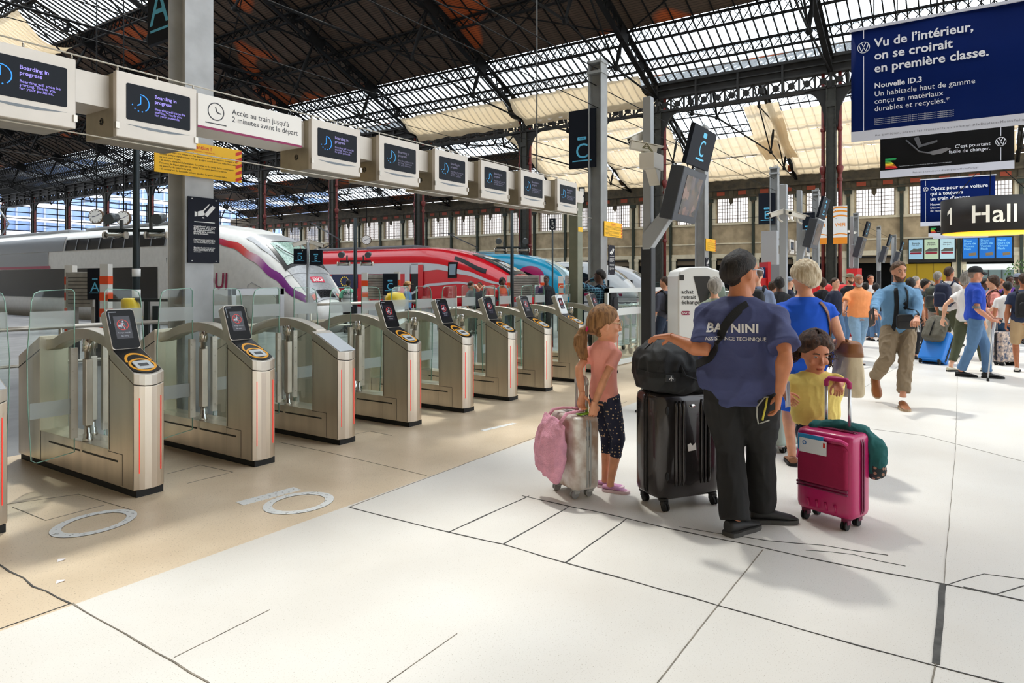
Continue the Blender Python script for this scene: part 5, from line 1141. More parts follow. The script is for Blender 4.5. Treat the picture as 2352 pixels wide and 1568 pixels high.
cb_ = thing('crossbody_bag', 'small black leather crossbody bag on the chest of the man in denim', 'bag', WM['root'].location, WM['root'].rotation_euler[2])
b = MB(); b.prism(rrect(-.145,.075,.955,1.135,.035), .175, .235, 'xz'); b.build('bag_body', mat('black bag leather', (24,25,28), .45, bump=.15, bscale=90), cb_, bevel=.015, seg=3)
b = MB(); b.prism(rrect(-.13,.06,.965,1.05,.02), .235, .247, 'xz'); b.build('front_pocket', mat('black bag leather'), cb_, bevel=.005)
b = ribbon(tr, [(-.12,.5,1.12),(-.15,.5,1.28),(-.13,.3,1.43),(-.11,.22,1.47)], .02, .006, 0); b.build('strap', mat('strap black'), cb_)
sg_ = thing('sunglasses', 'dark sunglasses hanging on the front of the denim shirt', 'sunglasses', WM['root'].location, WM['root'].rotation_euler[2]); b = MB()
for z in (1.265, 1.215): b.ell((-.035,.165,z), (.022,.008,.022), 14, 8)
b.bar((-.035,.165,1.25),(-.035,.165,1.23),.006,.006); b.tube([(-.035,.168,1.285),(-.03,.16,1.32)], .003, 6); b.build('lens', BGL, sg_)
tb_ = thing('tablet_case', 'black tablet case held in the right hand of the man in denim', 'tablet', WM['root'].location, WM['root'].rotation_euler[2]); w = WM['arms'][1][2]; b = MB(); b.cbox((w.x+.045, w.y+.05, w.z-.06), (.012,.26,.20), Matrix.Rotation(.25,3,'X')); b.build('case', mat('tablet black', (20,20,23), .5), tb_, bevel=.004)
cu = thing('plastic_cup', 'clear plastic cup in the left hand of the man in denim', 'cup', WM['root'].location, WM['root'].rotation_euler[2]); w = WM['arms'][0][2]; b = MB(); b.lathe([(.026,-.075),(.036,.035),(.034,.035),(.024,-.073)], (w.x, w.y+.045, w.z-.085), 16); b.build('cup', glassmat('clear plastic', (244,246,248), .2), cu)
# ------------------------------------------------------------------ man with cap and crutches
POLO = cmat('royal blue polo', (22,66,176)); JEAN = cmat('faded blue jeans', (84,118,156), wr=0) if False else cmat('faded blue jeans', (84,118,156))
C1 = at(2240, 868)
CM = human('man in a royal blue polo and black cap walking on crutches', C1, 112, 1.79, skn=(206,142,112), hs=.98, vox=.011, hand_vox=.0045, face=True, shoulder=.195,
  feet=[gpt(2268,868), gpt(2206,864)], hands=[(-.27,.30,.92), (.27,.16,.92)], curl=(.9,.9), look=(-12,0), pole=[(-.3,-1,-.2),(.3,-1,-.2)],
  top=dict(mat=POLO, ease=.02, hem=.90, sleeve=.72, wr=.008, wf=7, bag=.12, collar=mat('polo collar', (60,104,200), .8), name='polo_shirt'), bottom=dict(mat=JEAN, ease=.012, end=.97, width=.056, wr=.009),
  shoes=dict(mat=mat('black trainer', (26,26,27), .6), L=.30, W=.052, h=.09), toes=(0,6), hair=dict(mat=hairmat((120,104,92),(150,132,118)), front=40, side=80, back=118, t=.004, tb=.004, lock=.001), fdir=[(0,1,-.1),(0,1,-.1)], dors=[(-.5,0,.9),(.5,0,.9)])
k = .98*CM['s']; cp = thing('baseball_cap', 'black baseball cap on the man with crutches', 'cap', CM['root'].location, CM['root'].rotation_euler[2]); b = MB()
b.lathe([(.088*k,.03*k),(.09*k,.06*k),(.082*k,.09*k),(.06*k,.118*k),(.02*k,.132*k),(.005*k,.133*k)], (0,0,0), 24); b.v = [(p[0]*.93, p[1]*1.18-.004*k, p[2]) for p in b.v]; crown = b.xf(CM['HM']).build('crown', mat('cap black', (18,18,20), .8), cp)
b = MB(); b.grid(lambda u,v: ((u-.5)*.145*k*(1-.25*v*v), (.06+.115*v*math.sqrt(max(0,1-(2*u-1)**2*.8)))*k, (.052-.035*v-.07*(u-.5)**2*2)*k), 12, 8); b.xf(CM['HM']).build('visor', mat('cap black'), cp, solid=.012)
for i, lab in ((1,'grey elbow crutch on the near side of the man in the blue polo'),(0,'grey elbow crutch on the far side of the man in the blue polo')):
    cr_ = thing('crutch', lab, 'crutch', CM['root'].location, CM['root'].rotation_euler[2]); w = CM['arms'][i][2]; e = CM['arms'][i][1]; g = Vector((w.x+(.06 if i else -.06), w.y-.12+(.05 if i else .1), 0)); h = Vector((w.x, w.y+.08, w.z-.01))
    ax = h.lerp(w, .8); b = MB(); b.tube([g+Vector((0,0,.03)), ax], .011, 10); b.build('shaft', mat('crutch aluminium', (190,192,194), .35, .6), cr_)
    b = MB(); b.tube([ax, e+Vector((0,-.045,.06))], .011, 8); b.build('upper_tube', mat('crutch grey', (110,112,114), .5), cr_)
    b = MB(); b.tube([ax, h+Vector((0,.05,0))], .016, 10); b.build('grip', mat('grip black', (30,30,32), .7), cr_)
    b = MB(); b.lathe([(.016,0),(.020,.01),(.016,.05)], g, 10); b.build('rubber_foot', RUB, cr_)
    b = MB(); ringpoly(b, 0, 0, .052, .058, -.02, .02, 200, 520, 16, plane='xy'); b.xf(Matrix.Translation(e+Vector((0,-.01,.03)))).build('cuff', mat('crutch grey'), cr_)
# ------------------------------------------------------------------ man in orange polo
O1 = at(1972, 833)
OM = human('man with a grey beard in an orange polo and pale jeans', O1, 190, 1.68, skn=(170,112,82), hs=1.02, fat=1.12, vox=.012, hand_vox=.006, face=True,
  feet=[gpt(1968,826), gpt(1972,836)], hands=[(-.25,.1,.86), wpt(1925,758,12.3)], look=(8,0), top=dict(mat=cmat('orange polo cloth', (250,158,98)), ease=.026, hem=.90, sleeve=.75, wr=.007, bag=.12, collar=mat('orange collar', (250,170,112), .8), name='polo_shirt'),
  bottom=dict(mat=cmat('pale jeans', (136,168,196)), end=.97, width=.058, wr=.009), shoes=dict(mat=mat('white brown trainer', (190,160,140), .6), L=.28), hair=dict(mat=hairmat((96,88,82),(140,134,128)), front=40, side=82, back=120, t=.006, lock=.002), beard=mat('beard grey', (176,168,160), .8, bump=.5, bscale=150))
# ------------------------------------------------------------------ luggage
def suitcase(name, label, pos, heading, w, d, h, m, trim, wheel, ribs=0, rib_m=None, handle=None, corner=.06, lift=.065, wm=None, seamm=None):
    """w across the heading, d along it; local front face looks to +Y"""
    r = thing(name, label, 'suitcase', (pos[0], pos[1], 0), R(-56-heading)); b = MB(); n = 28; rings = []
    e = .32
    def sq(a, hx, hy): return (hx*math.copysign(abs(math.cos(a))**e, math.cos(a)), hy*math.copysign(abs(math.sin(a))**e, math.sin(a)))
    for t, k in ((0,.80),(.012,.90),(.035,.97),(.08,1.),(.92,1.),(.965,.97),(.988,.90),(1.,.80)):
        rings.append([(sq(a,w/2*(1-(1-k)*.7),d/2*k)+(lift+h*t,)) for a in [2*math.pi*i/n for i in range(n)]])
    b.loft(rings); b.build('shell', m, r)
    b = MB(); 
    for z in ((lift-.004, lift+h+.004),):
        P = rrect(-d/2*0-.012,.012,0,1,.001)
    for dy in (-.012,.012):
        pts = [(w/2+.003)*1. for _ in range(1)]
        path = [(x_, z_) for x_, z_ in rrect(-w/2-.004, w/2+.004, lift-.004, lift+h+.004, min(.07,w*.18), 6)]
        for i in range(len(path)):
            p, q = path[i], path[(i+1) % len(path)]; b.bar((p[0],dy,p[1]),(q[0],dy,q[1]),.010,.014,up=(0,1,0))
    b.build('zip_seam', seamm or trim, r)
    if ribs:
        for f in (-1, 1):
            b = MB()
            for k in range(ribs):
                x = -w*.36+w*.72*k/(ribs-1); b.tube([(x,f*d/2*.985,lift+h*.10),(x,f*(d/2+.006),lift+h*.16),(x,f*(d/2+.006),lift+h*.84),(x,f*d/2*.985,lift+h*.90)], .013, 8)
            b.build('rib_panel', rib_m or m, r)
    for sx in (-1, 1):
        for sy in (-1, 1):
            wb_ = MB(); cx, cy = sx*(w/2-.06), sy*(d/2-.05); wb_.lathe([(.034,lift+.012),(.034,lift-.006),(.018,lift-.012)], (cx,cy,0), 12); wb_.box(cx-.02,cx+.02,cy-.012,cy+.03,.034,lift-.005); wo = wb_.build('caster', trim, r)
            q = MB()
            for o in (-.017,.005): q.cyl((cx+o,cy+.022,.0275), .0275, .012, 16, 'x')
            q.build('wheel', wheel, wo)
    if handle:
        hh, hw, hm, gm = handle; b = MB()
        for x in (-hw/2, hw/2): b.tube([(x,-d/2*.55,lift+h-.02),(x,-d/2*.55,lift+h+hh)], .011, 8)
        ho = b.build('pull_rod', hm, r); b = MB(); b.tube([(-hw/2,-d/2*.55,lift+h+hh-.03),(-hw/2,-d/2*.55,lift+h+hh),(-hw/2+.02,-d/2*.55,lift+h+hh+.02),(hw/2-.02,-d/2*.55,lift+h+hh+.02),(hw/2,-d/2*.55,lift+h+hh),(hw/2,-d/2*.55,lift+h+hh-.03)], .016, 10); b.build('grip', gm, ho)
    return r
# big dark shell suitcase
SHELL = mat('dark metallic shell', (58,54,54), .22, .55, var=.15, vscale=3, coat=.5); DK = mat('dark trim', (20,20,21), .5)
BS = suitcase('suitcase', 'tall dark grey ribbed hard-shell suitcase under the black holdall', (4.63, 1.72), 158, .52, .34, .715, SHELL, DK, RUB, ribs=0, lift=.075)
for x in (-.135,-.105,-.075,.075,.105,.135): MB().tube([(x,.166,.17),(x,.176,.21),(x,.176,.70),(x,.166,.74)], .010, 8).build('rib', SHELL, BS)
b = MB(); b.ell((0,.171,.70), (.028,.006,.014), 16, 8); b.build('badge', CHROME, BS)
b = MB(); b.prism([(-.03,.40),(.035,.395),(.04,.44),(.015,.45),(.0,.43),(-.025,.45)], .1705, .173, 'xz'); b.build('torn_sticker', mat('torn paper', (226,220,214), .8), BS)
for z in (.68,.24):
    for x in (.20,): b = MB(); b.ell((x,.169,z), (.012,.006,.03), 10, 6); b.build('latch_dent', DK, BS)
b = MB(); b.tube([(-.265,.03,.30),(-.28,.03,.31),(-.28,.03,.58),(-.265,.03,.59)], .012, 8); b.build('side_handle', DK, BS)
# black holdall on top
HDB = mat('black holdall cloth', (24,25,26), .7, var=.2, vscale=6, bump=.25, bscale=260)
HD = thing('holdall', 'bulky black holdall bag lying on the big dark suitcase', 'bag', (4.62, 1.72, .792), R(-56-158)); rings = []
for t, hx, hy in ((0,.23,.16),(.02,.275,.19),(.12,.30,.21),(.22,.30,.21),(.29,.27,.18),(.335,.21,.12),(.345,.14,.06)): rings.append([(hx*math.copysign(abs(math.cos(a))**.5,math.cos(a)), hy*math.copysign(abs(math.sin(a))**.5,math.sin(a)), t) for a in [2*math.pi*i/28 for i in range(28)]])
hdm = fuse(MB().loft(rings), .011, 3, .016, 7); hdm.build('bag_body', HDB, HD, fix=False); ht = bvh(hdm)
def wrap(pts, w, off=.004, n=36):
    P = [Vector(p) for p in pts]; Q = []
    for i in range(n+1):
        t = i/n*(len(P)-1); k = min(int(t), len(P)-2); p = P[k].lerp(P[k+1], t-k); c = Vector((p.x*.3,0,.15)); d = (c-p).normalized(); h = ht.ray_cast(p, d); Q.append((h[0]-d*off, -d) if h[0] else (p, -d))
    rings = []
    for i, (q, nn) in enumerate(Q):
        d = (Q[min(i+1,n)][0]-Q[max(i-1,0)][0]).normalized(); x = d.cross(nn).normalized(); rings.append([q-x*w/2-nn*.003, q+x*w/2-nn*.003, q+x*w/2+nn*.004, q-x*w/2+nn*.004])
    return MB().loft(rings, smooth=False)
wrap([(.6,-.05,.11),(.45,.45,.11),(0,.5,.11),(-.45,.45,.11),(-.6,-.05,.11)], .034).build('compression_strap', mat('strap black'), HD)
wrap([(.45,.0,.5),(.2,.0,.6),(-.2,.0,.6),(-.45,.0,.5)], .012, .003).build('zip_line', mat('zip dark', (44,44,46), .5), HD)
b = MB(); b.tube([(.12,.205,.20),(.10,.235,.13),(.0,.245,.09),(-.10,.235,.13),(-.12,.205,.20)], .011, 8, flat=.6); b.build('carry_handle', mat('strap black'), HD)
b = MB(); b.box(.16,.235,.198,.212,.09,.135); bo_ = b.build('buckle', mat('buckle grey', (52,54,56), .4), HD, bevel=.004)
b = MB(); b.bar((.197,.2135,.095),(.197,.2135,.13),.006,.002,up=(0,1,0)); b.bar((.18,.2135,.106),(.197,.2135,.118),.005,.002,up=(0,1,0)); b.bar((.214,.2135,.106),(.197,.2135,.118),.005,.002,up=(0,1,0)); b.build('plane_symbol', WHT, bo_)
# marble suitcase and pink fleece bag
MARB = mat('white marble shell', (236,232,226), .35, rgb2=(170,142,122), vscale=8); SIL = mat('pale silver trim', (186,186,184), .4, .3)
MBS = suitcase('suitcase', 'white marble-patterned cabin suitcase beside the ponytail girl', (4.41, 2.42), 241, .35, .22, .52, MARB, SIL, mat('grey wheel', (150,150,150), .5), lift=.06, handle=(.24,.13,SIL,SIL))
b = MB()
for z in (.42,.48): b.box(-.181,-.173,-.02,.02,z,z+.03)
b.build('lock', mat('lock grey', (120,122,124), .4), MBS); b = MB(); b.tube([(-.173,0,.20),(-.188,0,.21),(-.188,0,.36),(-.173,0,.37)], .009, 8); b.build('side_handle', SIL, MBS)
b = MB(); b.box(-.03,.03,-.08,.06,.585,.592); b.xf(Matrix.Translation((-.09,-.03,.0))).build('luggage_tag', mat('lime tag', (150,220,40), .5), MBS, bevel=.003)
FLE = mat('pink fleece', (236,168,190), .95, var=.12, vscale=14, bump=.9, bscale=130)
FB = thing('fleece_bag', 'pink fluffy fleece bag hung over the front of the marble suitcase', 'bag', (4.41, 2.42, 0), R(-56-241)); rings = []
for t in range(13):
    k = t/12; z = .17+.40*k; hy = .07*math.sin(math.pi*min(1,max(.10,k*.96+.05)))**.6; hx = .15+.012*math.sin(k*5); rings.append([(hx*math.copysign(abs(math.cos(a))**.7,math.cos(a)), .225-.05*k+hy*math.sin(a)+.02*(1-k), z+.035*math.cos(a)) for a in [2*math.pi*i/22 for i in range(22)]])
fuse(MB().loft(rings), .009, 2, .012, 10).build('bag_body', FLE, FB, fix=False)
for x in (-.09,.09): b = MB(); b.tube([(x,.185,.545),(x,.13,.605),(x,.05,.61),(x*.7,-.03,.605),(x*.3,-.05,.603)], .017, 8, flat=.6); b.build('strap', FLE, FB)
# magenta suitcase with laptop pocket
MG = mat('magenta shell', (186,26,98), .35, coat=.3); MGF = cmat('magenta fabric', (150,14,66), bump=.3); MGL = mat('pink piping', (226,70,140), .4); MGD = mat('dark magenta', (112,12,60), .5)
pkx, pky = at(1905, 1200)[:2]
PK = suitcase('suitcase', 'magenta cabin suitcase with a front pocket, in front of the little girl', (4.81, .75), 234, .385, .24, .52, MG, MGD, RUB, lift=.07, handle=(.30,.155,mat('aluminium rod', (196,198,202), .3, .8),mat('pink grip', (176,32,96), .5)))
b = MB(); b.prism([(-.165,.25),(.165,.25),(.165,.50),(.14,.53),(-.14,.53),(-.165,.50)], .100, .140, 'xz'); b.build('front_pocket', MGF, PK, bevel=.02, seg=3)
b = MB(); b.tube([(.165,.128,.40),(.15,.132,.47),(.11,.128,.545),(.05,.126,.556),(-.13,.126,.556),(-.165,.124,.54)], .010, 8); b.build('piping', MGL, PK); b = MB(); b.tube([(-.168,.13,.248),(.168,.13,.248)], .009, 8); b.tube([(-.168,.13,.228),(.168,.13,.228)], .006, 8); b.build('zip_line', MGD, PK)
for k in range(4): x = -.09+.06*k; MB().tube([(x,.118,.10),(x+.008,.124,.15)], .008, 6).build('rib', MG, PK)
b = MB(); b.box(-.055,.025,.06,.085,.5712,.5735); b.build('label', WHT, PK)
b = MB(); b.tube([(-.05,.0,.572),(-.045,0,.59),(.045,0,.59),(.05,0,.572)], .009, 8); b.build('carry_handle', MGD, PK)
for (lab, x0, x1, z0, z1, y, rgb, nm) in (('blue magazine in the pocket of the magenta suitcase', -.02,.15,.46,.565,.146,(42,140,196),'magazine'),('white booklet with red mark in front of the blue magazine', -.045,.135,.45,.54,.153,(226,228,232),'booklet')):
    bk = thing(nm, lab, nm, (4.81,.75,0), R(-56-234)); b = MB(); b.box(x0,x1,y-.003,y+.003,z0,z1); b.build('cover', mat('cover '+nm, rgb, .4), bk)
    if nm == 'booklet':
        b = MB(); b.box(-.04,-.025,y+.003,y+.0035,.50,.53); b.build('red_mark', WARN, bk); b = MB(); ringpoly(b, .10,.512,.008,.014,y+.003,y+.0035,n=14); b.build('emblem', mat('booklet blue', (60,120,190), .5), bk)
TEA = cmat('teal jacket cloth', (26,92,92)); JK = thing('jacket', 'teal jacket bundled over the back of the magenta suitcase', 'jacket', (4.81,.75,0), R(-56-234)); b = MB()
b.tube([(.14,.02,.585),(.02,-.08,.60),(-.12,-.12,.575),(-.20,-.15,.50),(-.215,-.15,.40),(-.20,-.14,.33)], [.03,.05,.06,.065,.06,.03], 14); fuse(b, .010, 3, .014, 12).build('cloth', TEA, JK, fix=False)
b = MB(); b.tube([(-.205,-.15,.40),(-.205,-.155,.33),(-.19,-.145,.29)], [.055,.06,.02], 12); fuse(b, .010, 3, .010, 14).build('lining', dotmat('floral lining', (40,50,54), (170,130,110), 30, .3), JK, fix=False)
# grey-green trolley case behind the little girl, and the child with pink backpack
suitcase('suitcase', 'pale grey-green suitcase behind the little girl in yellow', at(1800, 1030), 150, .40, .26, .55, mat('grey green shell', (168,184,176), .4), SIL, RUB, lift=.06)
CK = human('child with a pale blue cap and a pink-purple backpack, half hidden behind the man', dpt(1786, 1000, 6.35), 30, 1.28, skn=(222,164,134), hs=1.25, fat=.9, vox=.012, hand_vox=.005, shoulder=.16, feet=[gpt(1766,1040),(.1,.05,0)],
  top=dict(mat=cmat('child top', (120,140,190)), hem=.88, sleeve=.5, name='t_shirt'), bottom=dict(mat=cmat('child shorts', (90,110,160)), end=-.35, name='shorts'), shoes=dict(mat=mat('tan sandal'), L=.24, h=.05), hair=dict(mat=HG, front=54, side=92, back=132, t=.012))
backpack(CK, 'backpack', 'pink-purple patterned child backpack half hidden behind the man', 'backpack', mat('pink purple print', (206,80,170), .6, rgb2=(96,70,170), vscale=16), z=1.16, w=.34, h=.5)
b = MB(); k = 1.25*CK['s']; b.lathe([(.13*k,.01*k),(.092*k,.05*k),(.086*k,.09*k),(.06*k,.125*k),(.01*k,.135*k)], (0,0,0), 22); b.v = [(p[0], p[1]*1.12, p[2]) for p in b.v]; hh_ = thing('sun_hat', 'pale blue sun hat of the child behind the man', 'hat', CK['root'].location, CK['root'].rotation_euler[2]); b.xf(CK['HM']).build('crown', cmat('pale blue hat', (170,198,220)), hh_)
pm = thing('papers', 'sheaf of papers held beside the man in the navy T-shirt', 'papers', dpt(1812, 905, 4.6), R(20)); b = MB()
for k in range(4): b.cbox((0,.006*k,0), (.006,.004,.17) if False else (.10,.003,.17), Matrix.Rotation(.15+.05*k,3,'Y'))
b.build('sheet', mat('paper', (232,230,238), .8), pm)
# ------------------------------------------------------------------ leaning screens, cameras, banners, hall lamp
AMB = mat('totem grey', (58,62,70), .45); LPOST = mat('light grey post', (168,172,176), .45, .2); DPOST = mat('dark sleeve', (40,43,48), .5)
def picmat(key, cols, sc=9):
    m = bpy.data.materials.new(key); m.use_nodes = True; nt = m.node_tree; N = nt.nodes; L = nt.links; tc = N.new('ShaderNodeTexCoord'); n = N.new('ShaderNodeTexVoronoi'); n.inputs['Scale'].default_value = sc
    L.new(tc.outputs['Object'], n.inputs['Vector']); sp = N.new('ShaderNodeSeparateColor'); L.new(n.outputs['Color'], sp.inputs[0]); cr = N.new('ShaderNodeValToRGB'); L.new(sp.outputs[0], cr.inputs[0])
    e = cr.color_ramp.elements; e[0].color = lin(cols[0]); e[1].color = lin(cols[-1])
    for i, c in enumerate(cols[1:-1]): q = e.new((i+1)/(len(cols)-1)); q.color = lin(c)
    b = N['Principled BSDF']; L.new(cr.outputs[0], b.inputs['Base Color']); b.inputs['Roughness'].default_value = .2; L.new(cr.outputs[0], b.inputs['Emission Color']); b.inputs['Emission Strength'].default_value = .08; return m
PIC = picmat('departure screen picture', [(20,22,26),(40,34,30),(96,70,48),(30,40,60),(120,90,80),(24,24,22)], 11)
TOT = [(7.6,3.18,2.62,'C'),(15.3,3.02,2.62,'D'),(22.3,2.95,2.62,'E'),(28.8,2.9,2.62,'F'),(34.2,2.9,2.62,'G')]
for i, (x, y, yf, ch) in enumerate(TOT):
    lab = ['leaning voie C screen on the dark lamp post beside the man','second leaning screen marked D, beside the three-camera pole','third leaning screen in the row, marked E','fourth leaning screen of the row','farthest leaning screen of the row'][i]
    t = thing('leaning_screen', lab, 'display', (x, y, 0), 0, 'leaning platform screens'); k = MB(); k.box(-.05,.05,-.05,.05,1.9,3.45 if i else 3.72); t0 = k.build('post', LPOST, t, bevel=.008)
    k = MB(); k.box(-.065,.065,-.065,.065,0,1.95); k.box(-.12,.12,-.12,.12,0,.03); k.build('post_sleeve', DPOST, t, bevel=.008)
    u = Vector((0,-.25,.97)).normalized(); F = frame((-.02, yf-y+.12, 2.22), (1,0,0), u)
    k = MB(); k.box(-.375,.375,0,.60,-.16,0); sc = k.xf(F).build('screen_case', AMB, t, bevel=.012)
    k = MB(); k.box(-.24,.27,.08,.52,0,.004); k.xf(F).build('screen', PIC, sc)
    k = MB(); k.box(-.375,.375,.635,1.07,-.05,0); sg = k.xf(F).build('sign_panel', SIGNB, t, bevel=.004)
    k = MB(); write(k, ch, .26, (0,.76,.002), (1,0,0), (0,1,0), align='CENTER', res=4); k.box(-.13,.13,.715,.735,0,.003); k.prism(rrect(-.055,.055,.965,1.02,.015), 0, .003, 'xy'); k.xf(F).build('lettering', CYAN, sg)
    k = MB(); k.prism([(.05,1.92),(-.05,1.92),(yf-y+.27,2.26),(yf-y+.27,2.62),(yf-y+.34,2.62),(yf-y+.38,2.36),(.05,2.10)], -.07, .05, 'yz'); k.build('arm', LPOST, t, bevel=.01)
CAMW = mat('camera housing white', (226,222,212), .4)
def cctv(p, aim, name_label, n=1):
    c = thing('security_camera', name_label, 'camera', p); d = Vector(aim).normalized(); x = d.cross(Vector((0,0,1))).normalized(); z = x.cross(d); M = Matrix(((x[0],d[0],z[0],0),(x[1],d[1],z[1],0),(x[2],d[2],z[2],0),(0,0,0,1)))
    b = MB(); b.box(-.045,.045,-.15,.17,-.045,.045); b.xf(M).build('housing', CAMW, c, bevel=.01); b = MB(); b.box(-.055,.055,-.17,.24,.047,.056); b.xf(M).build('sun_shield', CAMW, c, bevel=.003)
    b = MB(); b.cyl((0,.17,0), .03, .006, 14, 'y'); b.xf(M).build('lens', BGL, c); b = MB(); b.tube([(0,0,-.04),(0,-.03,-.13),(0,-.10,-.18)], .02, 8); b.build('bracket', CAMW, c); return c
cctv((7.52,3.22,3.12), (.55,-.75,-.18), 'lower white security camera on the lamp post, pointing right'); cctv((7.62,3.30,3.27), (-.75,.3,-.35), 'upper white security camera on the lamp post, pointing left')
b = MB(); b.box(-.17,.12,-.14,.04,2.84,3.02); b.prism([(-.10,2.84),(.06,2.84),(.04,2.66)], -.13, .0, 'xz'); bx = thing('junction_box', 'white junction box under the cameras on the lamp post', 'box', (7.50,3.14,0)); b.build('housing', CAMW, bx, bevel=.006)
b = MB()
for q in range(3): b.tube([(.0,-.1,3.0),(-.16-.03*q,-.1,3.05),(-.18,-.06,3.12-.03*q),(-.05,.05,3.10)], .006, 5)
b.build('cable', mat('cable yellow black', (110,104,60), .6), bx)
pl = thing('camera_pole', 'light grey pole with three white security cameras', 'post', (14.9, 3.25, 0)); MB().box(-.07,.07,-.07,.07,0,3.55).build('shaft', LPOST, pl, bevel=.01)
cctv((14.80,3.35,2.95), (-.6,.75,-.28), 'white security camera on the grey pole pointing left'); cctv((14.75,3.12,2.95), (-.9,-.35,-.15), 'white security camera on the grey pole facing the viewer'); cctv((14.95,3.0,2.9), (.5,-.85,-.3), 'white security camera on the grey pole pointing right')
cctv(tuple(Vector(dpt(1955,533,30))), (.5,-.85,-.25), 'white security camera beside the wifi flags'); pl = thing('camera_pole', 'grey pole holding the camera beside the wifi flags', 'post', dpt(1955,645,30)[:2]+(0,)); MB().box(-.08,.08,-.08,.08,0,3.6).build('shaft', LPOST, pl, bevel=.01)
# wifi flags on the riveted column
for yy, lab in ((.62,'left white-orange wifi flag on the riveted column'),(-.62,'right white-orange wifi flag on the riveted column')):
    f = thing('wifi_flag', lab, 'sign', (VX-.56, COLY[1]+yy, 4.0), R(-90)); MB().box(-.05,.05,0,.24,1.2,1.3).build('bracket', IRON, f); MB().box(-.42,.42,-.02,.0,0,2.5).build('panel', WHT, f)
    k = MB()
    for z in (1.75,2.05,2.3): k.grid(lambda u,v: (-.42+.84*u, -.024, z+.10*v+.07*math.sin(math.pi*u)), 10, 1)
    k.box(-.42,.42,-.024,-.021,0,.42); k.grid(lambda u,v: (-.42+.84*u, -.024, .56+.07*v+.07*math.sin(math.pi*u)), 10, 1); write(k, 'WIFI', .32, (0,-.024,1.15), (1,0,0), (0,0,1), align='CENTER', bold=.02); k.build('lettering', mat('wifi orange', (240,146,26), .5), f)
# second bank of boarding screens further along
srcs = [o for o in C.objects if o.name.startswith('boarding_screen') and o.parent is None]; last = sorted(srcs, key=lambda o: o.location.x)[-1]
for k in range(5): dup(last, (25.2+.98*k, FY, 2.55), 0, 'small boarding display of the far bank, %s from its left end' % ['first','second','third','fourth','fifth'][k])
b = MB(); b.box(24.2,30.2,FY+.15,FY+.45,2.80,3.0); b.box(24.1,24.4,FY,FY+.5,0,3.25); b.box(30.1,30.3,FY+.1,FY+.4,0,3.0); bb_ = thing('overhead_beam', 'far beam on grey uprights carrying the small bank of boarding displays', 'beam'); b.build('casing', LPOST, bb_)
